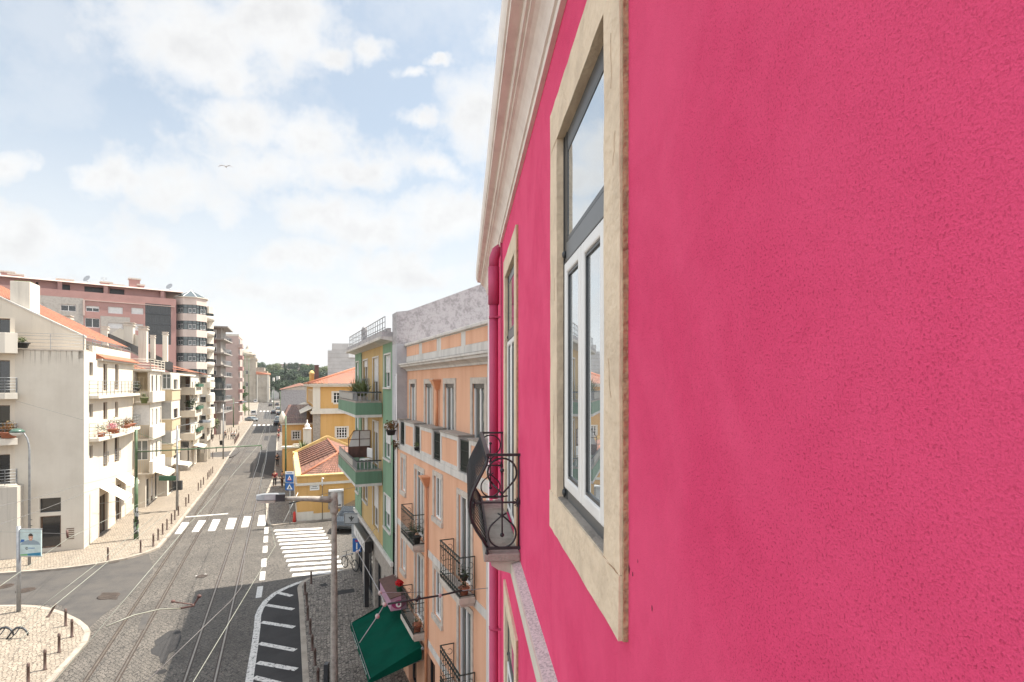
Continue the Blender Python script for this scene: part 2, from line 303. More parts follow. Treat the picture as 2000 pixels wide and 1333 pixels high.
P['blue'] = plain('sign_blue', (0.01, 0.10, 0.33), 0.4, var=0.05)
P['signw'] = plain('sign_white', (0.72, 0.72, 0.70), 0.45, var=0.04)
P['signg'] = plain('sign_grey', (0.36, 0.37, 0.37), 0.5, var=0.06)
P['red'] = plain('sign_red', (0.50, 0.03, 0.02), 0.5, var=0.05)
P['magenta'] = plain('magenta_print', (0.30, 0.03, 0.12), 0.5, var=0.05)
P['lilac'] = plain('lilac_panel', (0.42, 0.24, 0.33), 0.5, var=0.08)
P['brown'] = plain('brown_sheet', (0.115, 0.055, 0.045), 0.6, var=0.2, scale=4)
P['brownw'] = plain('brown_timber', (0.16, 0.095, 0.06), 0.6, var=0.2, scale=4)
P['shop'] = plain('dark_shop_panel', (0.030, 0.028, 0.028), 0.4, var=0.2, scale=4)
P['terra'] = plain('terracotta_pot', (0.36, 0.13, 0.07), 0.8, var=0.15, scale=10)
P['potg'] = plain('green_planter', (0.03, 0.10, 0.06), 0.6, var=0.1)
P['greenglass'] = plain('lamp_cap_green', (0.07, 0.13, 0.10), 0.35, var=0.1)
P['milk'] = plain('milky_cover', (0.66, 0.64, 0.60), 0.25, var=0.05)
P['shutter'] = plain('pale_roller_shutter', (0.58, 0.57, 0.56), 0.55, var=0.06, scale=4)
P['shutg'] = plain('grey_roller_shutter', (0.30, 0.29, 0.27), 0.55, var=0.06, scale=4)
P['curtain'] = plain('curtain_cloth', (0.42, 0.36, 0.30), 0.9, var=0.15, scale=8)
P['glass'] = glass('window_glass'); P['glassg'] = glass('grey_glass', (0.07, 0.085, 0.085), 0.06); P['glassb'] = glass('black_glass', (0.012, 0.013, 0.014), 0.08)
P['glassr'] = glass('reflecting_glass', (0.62, 0.66, 0.68), 0.012, 1.6); P['glassr'].node_tree.nodes['Principled BSDF'].inputs['Metallic'].default_value = 0.75
P['t_or'] = tilemat('orange_roof_tiles', (0.38, 0.15, 0.082), (0.22, 0.082, 0.05), (0.20, 0.11, 0.08))
P['t_br'] = tilemat('old_brown_roof_tiles', (0.27, 0.125, 0.085), (0.14, 0.065, 0.046), (0.095, 0.058, 0.045))
P['t_dk'] = tilemat('dark_brown_roof_tiles', (0.16, 0.075, 0.055), (0.10, 0.05, 0.04), (0.07, 0.045, 0.04))
P['leaf'] = leafmat('leaves', (0.022, 0.050, 0.014), (0.065, 0.11, 0.028))
P['leafd'] = leafmat('dark_leaves', (0.010, 0.022, 0.009), (0.034, 0.058, 0.020))
P['leafo'] = leafmat('olive_leaves', (0.07, 0.095, 0.03), (0.13, 0.15, 0.06))
P['leafr'] = leafmat('russet_leaves', (0.16, 0.05, 0.02), (0.12, 0.11, 0.03))
P['flowp'] = leafmat('pink_blossom', (0.60, 0.16, 0.22), (0.55, 0.35, 0.34))
P['flowr'] = leafmat('red_blossom', (0.55, 0.01, 0.015), (0.38, 0.005, 0.01))
P['bark'] = plain('bark', (0.11, 0.085, 0.06), 0.9, var=0.2, scale=6, bump=0.5)
P['skin'] = plain('skin', (0.45, 0.24, 0.16), 0.5, var=0.05)
P['chip'] = plain('chipped_pink', (0.30, 0.02, 0.06), 0.9, var=0.2)
P['hair'] = plain('dark_hair', (0.03, 0.02, 0.015), 0.5, var=0.2)
P['rim'] = plain('alloy_rim', (0.4, 0.4, 0.4), 0.35, metal=0.7, var=0.05)
P['hlamp'] = plain('headlamp_lens', (0.75, 0.76, 0.78), 0.1, var=0.02)
P['tlamp'] = plain('tail_lamp', (0.35, 0.01, 0.01), 0.2, var=0.02)
P['gull'] = plain('gull_feathers', (0.42, 0.42, 0.42), 0.8, var=0.1, scale=8)
def colr(name, c, rough=0.8, coat=0.0):
    if name not in P: P[name] = plain(name, c, rough, var=0.08, scale=3, coat=coat)
    return P[name]

# ------------------------------------------------------------------ mesh helpers
class MB:
    def __init__(s, xf=None): s.v = []; s.f = []; s.mi = []; s.xf = xf; s.uv = {}; s.sm = []
    def add(s, p):
        if s.xf: p = s.xf(*p)
        s.v.append(tuple(p)); return len(s.v) - 1
    def face(s, pts, m=0, smooth=False):
        s.f.append([s.add(p) for p in pts]); s.mi.append(m); s.sm.append(smooth)
    def box(s, x0, x1, y0, y1, z0, z1, m=0, skip=''):
        x0, x1 = min(x0, x1), max(x0, x1); y0, y1 = min(y0, y1), max(y0, y1); z0, z1 = min(z0, z1), max(z0, z1)
        i = [s.add(p) for p in ((x0, y0, z0), (x1, y0, z0), (x1, y1, z0), (x0, y1, z0), (x0, y0, z1), (x1, y0, z1), (x1, y1, z1), (x0, y1, z1))]
        fs = [('b', (3, 2, 1, 0)), ('t', (4, 5, 6, 7)), ('s', (0, 1, 5, 4)), ('e', (1, 2, 6, 5)), ('n', (2, 3, 7, 6)), ('w', (3, 0, 4, 7))]
        for k, q in fs:
            if k in skip: continue
            s.f.append([i[j] for j in q]); s.mi.append(m); s.sm.append(False)
    def hexa(s, b, t, m=0):
        i = [s.add(p) for p in b] + [s.add(p) for p in t]; n = len(b)
        s.f.append(i[:n][::-1]); s.f.append(i[n:]); s.mi += [m, m]; s.sm += [False, False]
        for k in range(n):
            s.f.append([i[k], i[(k + 1) % n], i[n + (k + 1) % n], i[n + k]]); s.mi.append(m); s.sm.append(False)
    def prism(s, poly, z0, z1, m=0): s.hexa([(x, y, z0) for x, y in poly], [(x, y, z1) for x, y in poly], m)
    def loft(s, rings, m=0, cap=True, smooth=True, closed=True):
        ids = [[s.add(p) for p in r] for r in rings]; n = len(ids[0])
        for a, b in zip(ids, ids[1:]):
            for k in range(n if closed else n - 1):
                s.f.append([a[k], a[(k + 1) % n], b[(k + 1) % n], b[k]]); s.mi.append(m); s.sm.append(smooth)
        if cap:
            s.f.append(ids[0][::-1]); s.f.append(ids[-1]); s.mi += [m, m]; s.sm += [False, False]
    def tube(s, pts, r, n=8, m=0, cap=True):
        pts = [Vector(p) for p in pts]; rings = []
        prev = None
        for i, p in enumerate(pts):
            a = pts[max(0, i - 1)]; b = pts[min(len(pts) - 1, i + 1)]; d = (b - a)
            d = d.normalized() if d.length > 1e-9 else Vector((0, 0, 1))
            if prev is None:
                u = d.orthogonal().normalized()
                if abs(d.z) < 0.9: u = d.cross(Vector((0, 0, 1))).normalized()
            else:
                u = (prev - d * prev.dot(d)); u = u.normalized() if u.length > 1e-6 else d.orthogonal().normalized()
            prev = u; w = d.cross(u)
            rr = r[i] if isinstance(r, (list, tuple)) else r
            rings.append([tuple(p + (u * math.cos(2 * math.pi * k / n + math.pi / n) + w * math.sin(2 * math.pi * k / n + math.pi / n)) * rr) for k in range(n)])
        s.loft(rings, m, cap, n > 4)
    def lathe(s, prof, c=(0, 0, 0), n=16, m=0):
        s.loft([[(c[0] + r * math.cos(2 * math.pi * k / n), c[1] + r * math.sin(2 * math.pi * k / n), c[2] + z) for k in range(n)] for r, z in prof], m)
    def ball(s, c, rx, ry=None, rz=None, n=10, m=0):
        ry = ry or rx; rz = rz or rx; k = max(4, n // 2 + 1)
        s.loft([[(c[0] + max(1e-3, math.sin(math.pi * j / k)) * rx * math.cos(2 * math.pi * i / n), c[1] + max(1e-3, math.sin(math.pi * j / k)) * ry * math.sin(2 * math.pi * i / n), c[2] - rz * math.cos(math.pi * j / k)) for i in range(n)] for j in range(k + 1)], m)
    def wall(s, u0, u1, z0, z1, holes=(), y=0.0, dep=0.2, m=0, mr=None):
        """a wall face in the plane y with real openings and reveals going inwards by dep"""
        hs = [(max(u0, min(a, b)), min(u1, max(a, b)), max(z0, min(c, d)), min(z1, max(c, d))) for a, b, c, d in holes]
        hs = [h for h in hs if h[1] - h[0] > .01 and h[3] - h[2] > .01]
        us = sorted({u0, u1, *[h[0] for h in hs], *[h[1] for h in hs]}); zs = sorted({z0, z1, *[h[2] for h in hs], *[h[3] for h in hs]})
        for j in range(len(zs) - 1):
            run = None
            for i in range(len(us) - 1):
                cu = (us[i] + us[i + 1]) / 2; cz = (zs[j] + zs[j + 1]) / 2
                hole = any(h[0] < cu < h[1] and h[2] < cz < h[3] for h in hs)
                if not hole and run is None: run = us[i]
                if run is not None and (hole or i == len(us) - 2):
                    e = us[i] if hole else us[i + 1]
                    s.face([(e, y, zs[j]), (run, y, zs[j]), (run, y, zs[j + 1]), (e, y, zs[j + 1])], m); run = None
        mr = m if mr is None else mr
        for a, b, c, d in hs:
            s.face([(a, y, c), (a, y - dep, c), (a, y - dep, d), (a, y, d)], mr); s.face([(b, y, d), (b, y - dep, d), (b, y - dep, c), (b, y, c)], mr)
            s.face([(a, y, d), (a, y - dep, d), (b, y - dep, d), (b, y, d)], mr); s.face([(b, y, c), (b, y - dep, c), (a, y - dep, c), (a, y, c)], mr)
    def build(s, name, mats, parent=None, loc=None, bevel=0.0, uv=None):
        me = bpy.data.meshes.new(name); me.from_pydata(s.v, [], s.f)
        if not isinstance(mats, (list, tuple)): mats = [mats]
        for m in mats: me.materials.append(m)
        me.polygons.foreach_set('material_index', s.mi); me.polygons.foreach_set('use_smooth', s.sm)
        if uv is not None:
            l = me.uv_layers.new(name='UVMap')
            k = 0
            for fuv in uv:
                for c in fuv: l.data[k].uv = c; k += 1
        me.update()
        o = bpy.data.objects.new(name, me); COL.objects.link(o)
        if parent is not None: o.parent = parent
        if loc is not None: o.location = loc
        if bevel:
            b = o.modifiers.new('soft', 'BEVEL'); b.width = bevel; b.segments = 2; b.limit_method = 'ANGLE'; b.angle_limit = R(40)
        return o
def tag(o, label=None, cat=None, group=None, kind=None):
    if label: o['label'] = label
    if cat: o['category'] = cat
    if group: o['group'] = group
    if kind: o['kind'] = kind
    return o
def thing(name, label, cat, loc=(0, 0, 0), rz=0.0, group=None):
    o = bpy.data.objects.new(name, None); COL.objects.link(o); o.location = loc; o.rotation_euler = (0, 0, rz); o.empty_display_size = 0.3
    return tag(o, label, cat, group)
def struct(o): o['kind'] = 'structure'; return o
def copy_tree(o, parent=None):
    c = o.copy(); COL.objects.link(c); c.parent = parent
    if parent is not None: c.matrix_parent_inverse = o.matrix_parent_inverse.copy()
    for ch in [x for x in KIDS(o)]: copy_tree(ch, c)
    return c
def KIDS(o): return [x for x in COL.objects if x.parent == o]
def again(o, label, loc, rz=0.0, scale=None):
    c = copy_tree(o); c.location = loc; c.rotation_euler = (0, 0, rz)
    if label: c['label'] = label
    if scale: c.scale = (scale,) * 3
    return c
def G(px, py, z=0.0):
    d = (H - z) * FP / (py - HY); return ((px - CX) / FP * d, d)
def at(px, py, Y): return Vector(((px - CX) / FP * Y, Y, H - (py - HY) / FP * Y))
class Fr:
    """a facade: origin, direction of local x; local y points out of the wall"""
    def __init__(s, ox, oy, dx, dy):
        L = math.hypot(dx, dy); s.o = (ox, oy); s.x = (dx / L, dy / L); s.n = (-dy / L, dx / L); s.rz = math.atan2(dy, dx)
    def uz(s, px, py=750, off=0.0):
        sx = (px - CX) / FP; on = s.o[0] * s.n[0] + s.o[1] * s.n[1]
        Y = (off + on) / (sx * s.n[0] + s.n[1]); u = (Y * sx - s.o[0]) * s.x[0] + (Y - s.o[1]) * s.x[1]
        return u, H - (py - HY) / FP * Y
    def U(s, px, off=0.0): return s.uz(px, 750, off)[0]
    def Z(s, px, py, off=0.0): return s.uz(px, py, off)[1]
    def rng(s, a, b, off=0.0): return tuple(sorted((s.U(a, off), s.U(b, off))))
    def w(s, u, off, z=0.0): return (s.o[0] + u * s.x[0] + off * s.n[0], s.o[1] + u * s.x[1] + off * s.n[1], z)
    def local(s, x, y): dx, dy = x - s.o[0], y - s.o[1]; return dx * s.x[0] + dy * s.x[1], dx * s.n[0] + dy * s.n[1]
    def root(s, name, label, cat, group=None): return thing(name, label, cat, (s.o[0], s.o[1], 0), s.rz, group)

def window(root, u0, u1, z0, z1, y=0.0, dep=0.15, fw=0.06, sw=0.0, st=0.03, mul=1, rows=(), fm='white', gm='glass', sm='stonel', xf=None, shut=0.0, shm='shutter', name='window', sill=0.0, sillm=None, far=False):
    """a window part: frame mesh, panes and stone surround as sub-parts; shut = share of the height a roller shutter covers"""
    yb = y - dep
    f = MB(xf)
    f.box(u0, u0 + fw, yb, yb + .05, z0, z1); f.box(u1 - fw, u1, yb, yb + .05, z0, z1)
    f.box(u0 + fw, u1 - fw, yb, yb + .05, z0, z0 + fw); f.box(u0 + fw, u1 - fw, yb, yb + .05, z1 - fw, z1)
    for k in range(mul):
        c = u0 + (u1 - u0) * (k + 1) / (mul + 1); f.box(c - fw * .55, c + fw * .55, yb, yb + .048, z0 + fw, z1 - fw)
    for r in rows:
        zc = z0 + (z1 - z0) * r; f.box(u0 + fw, u1 - fw, yb, yb + .046, zc - fw * .3, zc + fw * .3)
    if far:
        f.face([(u0, yb + .012, z0), (u1, yb + .012, z0), (u1, yb + .012, z1), (u0, yb + .012, z1)], 1)
        o = f.build(name, [P[fm], P[gm]], root)
        if shut:
            b = MB(xf); b.box(u0 + .02, u1 - .02, yb + .05, yb + .08, z1 - (z1 - z0) * shut, z1); b.build('roller_shutter', P[shm], o)
        return o
    o = f.build(name, P[fm], root)
    g = MB(xf); g.face([(u0, yb + .012, z0), (u1, yb + .012, z0), (u1, yb + .012, z1), (u0, yb + .012, z1)]); g.build('pane', P[gm], o)
    if sw:
        q = MB(xf); y1 = y + st; y0 = y - .01
        q.box(u0 - sw, u0, y0, y1, z0, z1 + sw); q.box(u1, u1 + sw, y0, y1, z0, z1 + sw); q.box(u0, u1, y0, y1 - .002, z1, z1 + sw)
        zb = z0 - sw
        if sill != -1: q.box(u0 - sw, u1 + sw, y0, y1 + .02 + max(0, sill), zb, z0)
        q.build('surround', P[sm], o, bevel=0.008)
    if shut:
        b = MB(xf); n = max(2, int((z1 - z0) * shut / .06)); zt = z1; 
        for k in range(n):
            za = z1 - (z1 - z0) * shut * k / n; zb = z1 - (z1 - z0) * shut * (k + 1) / n
            b.face([(u0 + .01, yb + .075, za), (u1 - .01, yb + .075, za), (u1 - .01, yb + .09, (za + zb) / 2), (u0 + .01, yb + .09, (za + zb) / 2)])
            b.face([(u0 + .01, yb + .09, (za + zb) / 2), (u1 - .01, yb + .09, (za + zb) / 2), (u1 - .01, yb + .075, zb), (u0 + .01, yb + .075, zb)])
        b.build('roller_shutter', P[shm], o)
    return o
def bars(mb, path, z0, z1, step=0.11, r=0.009, closed=False, m=0, top=0.02, bottom=True, mid=()):
    """vertical bars with top and bottom rails along a path of (x, y)"""
    for (ax, ay), (bx, by) in zip(path, path[1:]):
        L = math.hypot(bx - ax, by - ay); n = max(1, int(round(L / step)))
        for i in range(n + 1):
            t = i / n; x = ax + (bx - ax) * t; y = ay + (by - ay) * t
            mb.box(x - r, x + r, y - r, y + r, z0, z1, m, skip='tb')
        dx, dy = (bx - ax) / L, (by - ay) / L; nx, ny = -dy * top, dx * top
        for z, hh in [(z1, .025)] + ([(z0 + .05, .015)] if bottom else []) + [(q, .012) for q in mid]:
            mb.hexa([(ax + nx, ay + ny, z - hh), (bx + nx, by + ny, z - hh), (bx - nx, by - ny, z - hh), (ax - nx, ay - ny, z - hh)],
                    [(ax + nx, ay + ny, z), (bx + nx, by + ny, z), (bx - nx, by - ny, z), (ax - nx, ay - ny, z)], m)
def hrails(mb, path, zs, r=0.018, posts=1.2, z0=None, m=0):
    for z in zs: mb.tube([(x, y, z) for x, y in path], r, 5, m)
    for (ax, ay), (bx, by) in zip(path, path[1:]):
        L = math.hypot(bx - ax, by - ay); n = max(1, int(round(L / posts)))
        for i in range(n + 1):
            t = i / n; x = ax + (bx - ax) * t; y = ay + (by - ay) * t; mb.box(x - r, x + r, y - r, y + r, z0 if z0 is not None else min(zs), max(zs), m)
def arc(c, r, a0, a1, n, f): return [f(c[0] + r * math.cos(R(a0 + (a1 - a0) * k / n)), c[1] + r * math.sin(R(a0 + (a1 - a0) * k / n))) for k in range(n + 1)]
def tile_roof(name, a, b, c, d, mat, root=None, rib=0.24, course=0.38, amp=0.045, res=4):
    """roman tile roof over the quad a-b (eave) d-c (ridge side); ribs run from eave to ridge"""
    a, b, c, d = map(Vector, (a, b, c, d)); W = max((b - a).length, (c - d).length); L = max((d - a).length, (c - b).length)
    nu = max(2, int(W / rib)); nv = max(1, int(L / course)); nrm = (b - a).cross(d - a).normalized()
    if nrm.z < 0: nrm = -nrm
    mb = MB(); uvs = []; U = nu * res
    for j in range(nv):
        rows = []
        for t, lift in ((j / nv, .03), ((j + 1) / nv, 0.0)):
            l = a.lerp(d, t); r = b.lerp(c, t)
            rows.append([mb.add(tuple(l.lerp(r, i / U) + nrm * (lift + amp * abs(math.sin(math.pi * i / res)) ))) for i in range(U + 1)])
        for i in range(U):
            mb.f.append([rows[0][i], rows[0][i + 1], rows[1][i + 1], rows[1][i]]); mb.mi.append(0); mb.sm.append(False)
            cu, cv = i // res + .5, j + .5; uvs.append([(cu, cv)] * 4)
    return mb.build(name, mat, root, uv=uvs)
def leaves(mb, c, rad, n, size, m=0, flat=1.0, rnd=random, shell=0.5):
    for _ in range(n):
        while True:
            p = Vector((rnd.uniform(-1, 1), rnd.uniform(-1, 1), rnd.uniform(-1, 1)))
            if 1e-3 < p.length <= 1: break
        p = p.normalized() * (shell + (1 - shell) * rnd.random()) if shell else p
        q = Vector((c[0] + p.x * rad[0], c[1] + p.y * rad[1], c[2] + p.z * rad[2]))
        nrm = (p + Vector((rnd.uniform(-.8, .8), rnd.uniform(-.8, .8), rnd.uniform(-.5, .9)))).normalized()
        u = nrm.orthogonal().normalized(); w = nrm.cross(u); an = rnd.uniform(0, 6.28); u, w = u * math.cos(an) + w * math.sin(an), w * math.cos(an) - u * math.sin(an)
        s = size * rnd.uniform(.6, 1.3)
        mb.face([tuple(q - u * s), tuple(q - w * s * .5), tuple(q + u * s), tuple(q + w * s * .5)], m)
def blades(mb, c, n, L, spread=1.0, w=0.012, m=0, rnd=random):
    """arching strap leaves from a point"""
    for _ in range(n):
        a = rnd.uniform(0, 6.28); t = rnd.uniform(.2, 1) * spread; l = L * rnd.uniform(.6, 1.1); dx, dy = math.cos(a), math.sin(a)
        pts = [(c[0] + dx * t * l * k, c[1] + dy * t * l * k, c[2] + l * (k * 1.15 - .75 * t * k * k)) for k in (0, .35, .7, 1)]
        ws = [w * .6, w, w * .8, w * .1]
        for i in range(3):
            p, q = pts[i], pts[i + 1]; px, py = -dy, dx
            mb.face([(p[0] - px * ws[i], p[1] - py * ws[i], p[2]), (p[0] + px * ws[i], p[1] + py * ws[i], p[2]), (q[0] + px * ws[i + 1], q[1] + py * ws[i + 1], q[2]), (q[0] - px * ws[i + 1], q[1] - py * ws[i + 1], q[2])], m)
# ------------------------------------------------------------------ the ground, streets and markings
def sheet(name, pts, z, m, kind='structure'):
    mb = MB(); mb.face([(x, y, z) for x, y in pts]); o = mb.build(name, P[m]); o['kind'] = kind; return o
def slab(name, pts, m, kerb=None, kw=0.22, top=0.12):
    mb = MB(); mb.prism(pts, -0.25, top); o = mb.build(name, P[m]); o['kind'] = 'structure'
    if kerb:
        kb = MB(); k = len(kerb)
        def off(i):
            a = Vector(kerb[max(0, i - 1)]); b = Vector(kerb[min(k - 1, i + 1)]); d = (b - a).normalized(); return Vector((-d.y, d.x))
        n = len(kerb)
        for i in range(n - 1):
            a, b = Vector(kerb[i]), Vector(kerb[i + 1]); na, nb = off(i), off(i + 1)
            L = (b - a).length; s = max(1, int(L / 1.1)) if L < 40 else max(1, int(L / 4))
            for j in range(s):
                t0, t1 = j / s, (j + 1) / s - .012 / max(L / s, .1) / s
                p0, p1 = a.lerp(b, t0), a.lerp(b, t1); q0, q1 = na.lerp(nb, t0), na.lerp(nb, t1); zz = top + .006 + random.uniform(0, .006)
                r = [p0 + q0 * .03, p1 + q1 * .03, p1 - q1 * (kw - .03), p0 - q0 * (kw - .03)]
                kb.hexa([(v.x, v.y, -.2) for v in r], [(v.x, v.y, zz) for v in r])
        ko = kb.build('kerb', P['kerb']); ko['kind'] = 'structure'
    return o
z4 = lambda x, y: (250 + x / 2.6, 820 + y / 2.6)
z7 = lambda x, y: (500 + x / 3.23, 920 + y / 3.23)
z3 = lambda x, y: (x / 2.6, 820 + y / 2.6)
z5 = lambda x, y: (430 + x / 5.553, 660 + y / 5.553)
def GP(pts, z=0.0): return [G(x, y, z) for x, y in pts]
gmb = MB(); gmb.face([(-3000, -600, -.3), (3000, -600, -.3), (3000, 4500, -.3), (-3000, 4500, -.3)]); struct(gmb.build('ground', P['ground']))
roadpts = [(-70, -40), (60, -40), (60, 75), (-22, 60), (-150, 360), (-150, 700), (-400, 700), (-300, 355), (-110, 90), (-75, 30), (-70, 20)]
sheet('road', roadpts, 0.0, 'road')
# left pavement
kl = GP([(0, 1122), (84.6, 1116), (140, 1110.5), (184.6, 1104.6), (246, 1093), (277, 1084), (304, 1074), (331, 1043), (365, 1001), (419, 933.5), (448, 889), (465, 866), (481, 843), (491, 829), (500, 808), (505, 784)])
kl = [(-75, 26.5)] + kl
slab('left_pavement', kl + [(-260, 355), (-120, 100), (-75, 40)], 'calc', kerb=[(x, y) for x, y in kl])
# left side street tarmac
kk = GP([(0, 1122), (84.6, 1116), (184.6, 1104.6), (246, 1093), (290, 1080), (300, 1116), (268, 1148), (231, 1181), (200, 1203), (173, 1228), (172, 1250), (120, 1183), (40, 1180)])
sheet('side_street', [(-75, 26.5)] + kk + [(-34, 24.5), (-75, 18)], 0.005, 'asphalt')
isl = GP([(0, 1183.5), (38.5, 1182.8), (77, 1185), (100, 1190), (125, 1198), (154, 1212), (170, 1225), (175.5, 1235), (169, 1255), (146, 1281.5), (115, 1316), (101, 1333)], .1)
isl = [(-70, 22.0)] + isl + [(-14.2, 14.0), (-10.0, 5.0)]
slab('corner_pavement', isl + [(-40, 0), (-70, 5)], 'calc', kerb=isl)
# right pavement in front of the peach and green houses
kr = [(2.0, -4.0), (-7.68, 20.75)] + GP([(588, 1240), (585, 1177), (582, 1152), (588, 1142), (602, 1133.6), (639, 1126), (665, 1119), (698, 1113)])
kr += [(-6.5, 35.2), (30, 50)]
slab('right_pavement', kr + [(40, 40), (20, -5)], 'calcd', kerb=kr)
# far right pavement by the yellow houses
kf = [(30, 64), (-6, 49.5)] + GP([(700, 1009), (600, 1021), (560, 1025), (535, 1028.5), (525, 1027), (520.5, 1018), (519, 968), (534.6, 931.5), (538, 900), (540, 870), (542.6, 833), (540, 800), (536, 784)], 0.02)
slab('far_right_pavement', kf + [(-120, 360), (40, 360)], 'calcd', kerb=kf)
# tarmac patches on the road
rpts = dict(a=[z5(550, 1060), z5(615, 1060), z5(600, 1333), z4(735, 290), z4(640, 262), z4(672, 170), z4(700, 170)],
            b=[z5(485, 805), z5(625, 800), z5(628, 960), z5(575, 960), z5(585, 885), z5(468, 880)],
            c=[z5(485, 1065), z5(540, 1063), z5(525, 1115), z5(475, 1115)], d=[z4(470, 225), z4(640, 222), z4(630, 280), z4(440, 285)],
            e=[z4(672, 155), z4(705, 153), z4(700, 165), z4(668, 167)], f=[z4(700, 388), z4(728, 388), z4(722, 535), z4(712, 540)],
            g=[(301, 1253), (330, 1233), (352, 1230), (354, 1247), (345, 1268), (330, 1278), (322, 1297), (313, 1295), (311, 1283), (296, 1278), (294, 1270), (305, 1262)],
            h=[(301, 1312), (322, 1307), (327, 1310), (318, 1317), (303, 1317)], i=[z4(600, 158), z4(665, 155), z4(660, 166), z4(590, 170)])
for k, pl in rpts.items():
    sheet('tarmac_patch', GP(pl), 0.007, 'asphalt' if k in 'di' else 'asph2')
sheet('cross_street', GP([(396, 893), (396, 886), (470, 880), (462, 888), (452, 893)], .12), .128, 'asphalt')
sheet('park_lawn', GP([(454, 812), (457, 800), (478, 800), (477, 808)], .12), .13, 'grass')
sheet('park_bank', GP([(462, 800), (474, 772), (480, 772), (478, 800)], .12), .127, 'grass')
def strip(mb, a, b, w, z=0.011):
    a, b = Vector(a), Vector(b); d = (b - a).normalized(); n = Vector((-d.y, d.x)) * w / 2
    mb.face([tuple(a + n) + (z,), tuple(a - n) + (z,), tuple(b - n) + (z,), tuple(b + n) + (z,)])
# zebra over the main road
mk = MB()
for q in [((275, 522), (312, 522), (272, 580), (236, 582)), ((360, 512), (397, 512), (358, 570), (323, 572)), ((432, 507), (470, 507), (442, 565), (405, 567)),
          ((512, 500), (553, 500), (535, 556), (494, 558)), ((590, 491), (627, 491), (610, 546), (574, 548)), ((665, 486), (703, 484), (700, 538), (656, 541))]:
    mk.face([(x, y, .011) for x, y in GP([z4(*p) for p in q])])
struct(mk.build('crosswalk', P['mark']))
mk = MB(); a, b = G(*z4(283, 496)), G(*z4(508, 478)); strip(mk, a, b, .35); struct(mk.build('stop_line', P['mark']))
mk = MB()
A0, A1, B0, B1 = [Vector(G(*p)) for p in ((535, 1037), (571, 1124), (630, 1032.5), (677, 1115.5))]
for k in range(12):
    t = k / 11; strip(mk, A0.lerp(A1, t), B0.lerp(B1, t), .52)
struct(mk.build('side_crosswalk', P['mark']))
mk = MB()
for x0, y0, x1, y1 in [(520.5, 1031, 520, 1043), (519.5, 1047.5, 519, 1060), (518, 1067, 517.5, 1080), (516, 1092, 515, 1108), (513.5, 1117, 512, 1134), (508.5, 1146, 505, 1168)]:
    strip(mk, G(x0, y0), G(x1, y1), .28)
for k in range(9):
    t = k * 4.0; strip(mk, (-22.0 - .41 * t, 53.0 + t), (-22.0 - .41 * (t + 1.4), 53.0 + t + 1.4), .15)
struct(mk.build('dashed_line', P['mark']))
mk = MB(); el = GP([(606, 1133), (585, 1138), (558, 1149), (538, 1159), (519, 1175), (509, 1190), (504, 1203), (502, 1228), (497, 1266), (489, 1316), (484, 1350), (478, 1400)])
sheet('parking_bay', [tuple(p) for p in el] + [(-4.7, 14.0), (-7.6, 20.75)] + GP([(588, 1240), (585, 1177), (582, 1152)]), .006, 'asph2')
for p, q in zip(el, el[1:]): strip(mk, p, q, .27)
for p, q in [((541, 1158), (570, 1164.8)), ((520, 1182.5), (573, 1191)), ((511, 1216), (574.5, 1226)), ((506.5, 1257.5), (577, 1271)), ((503, 1295), (579, 1308.5)), ((496, 1324), (582, 1345))]:
    strip(mk, G(*p), G(*q), .26, .015)
struct(mk.build('parking_bay_lines', P['markw']))
# far zebras
mk = MB()
for (xa, xb, ya, yb) in [(493, 538, 831, 829), (506, 541, 803.5, 803), (507, 536, 784, 784)]:
    for k in range(5):
        t = (k + .25) / 5; t1 = (k + .8) / 5; x0 = xa + (xb - xa) * t; x1 = xa + (xb - xa) * t1; h = 1.4 if ya > 810 else .8
        mk.face([(x, y, .011) for x, y in GP([(x0, ya - h), (x1, ya - h), (x1 - 1, ya + h), (x0 - 1, ya + h)])])
struct(mk.build('far_crosswalks', P['mark']))
sheet('pavement_patch', GP([(656, 1155), (691, 1150), (693, 1157), (658, 1163)], .12), .127, 'asph2'); sheet('pavement_patch', GP([(624, 1143), (636, 1139), (641, 1144), (629, 1147)], .12), .127, 'asph2')
sheet('tarmac_patch', GP([(194, 1171), (199, 1158), (232, 1158), (229, 1172)]), .009, 'railr')
sheet('tarmac_patch', GP([(268, 1230), (280, 1200), (292, 1200), (283, 1230)]), .006, 'asphalt')
mk = MB(); strip(mk, G(383, 1127), G(404, 1123), .4, .009); struct(mk.build('road_scuffs', P['markw']))
# tram rails
def railline(pts, name):
    mb = MB(); mb2 = MB()
    for p, q in zip(pts, pts[1:]):
        strip(mb2, p, q, .17, .004); strip(mb, p, q, .065, .009)
    o = mb2.build(name, [P['railr']]); struct(o); o2 = mb.build('rail_head', P['rail'], o); return o
def ln(p, q, Y): t = (Y - p[1]) / (q[1] - p[1]); return (p[0] + (q[0] - p[0]) * t, Y)
rA, rB = G(359.6, 1333), G(503.8, 906.5); sA, sB = G(419, 1333), G(519, 901); tA, tB = G(250, 1291), G(477, 881.5)
d0 = Vector((rB[0] - rA[0], rB[1] - rA[1])).normalized()
def tail(p): return [p, (p[0] - .42 * 80, p[1] + 80), (p[0] - .43 * 270, p[1] + 270)]
railline([ln(rA, rB, -5), rA] + tail(rB), 'tram_rail'); railline([ln(sA, sB, -5), sA] + tail(sB), 'tram_rail')
railline([ln(tA, tB, -5), tA] + tail(tB), 'tram_rail')
uA = (tA[0] - 1.0, tA[1] - .4); uB = (tB[0] - 1.0, tB[1] - .4); railline([ln(uA, uB, -5), uA] + tail(uB), 'tram_rail')
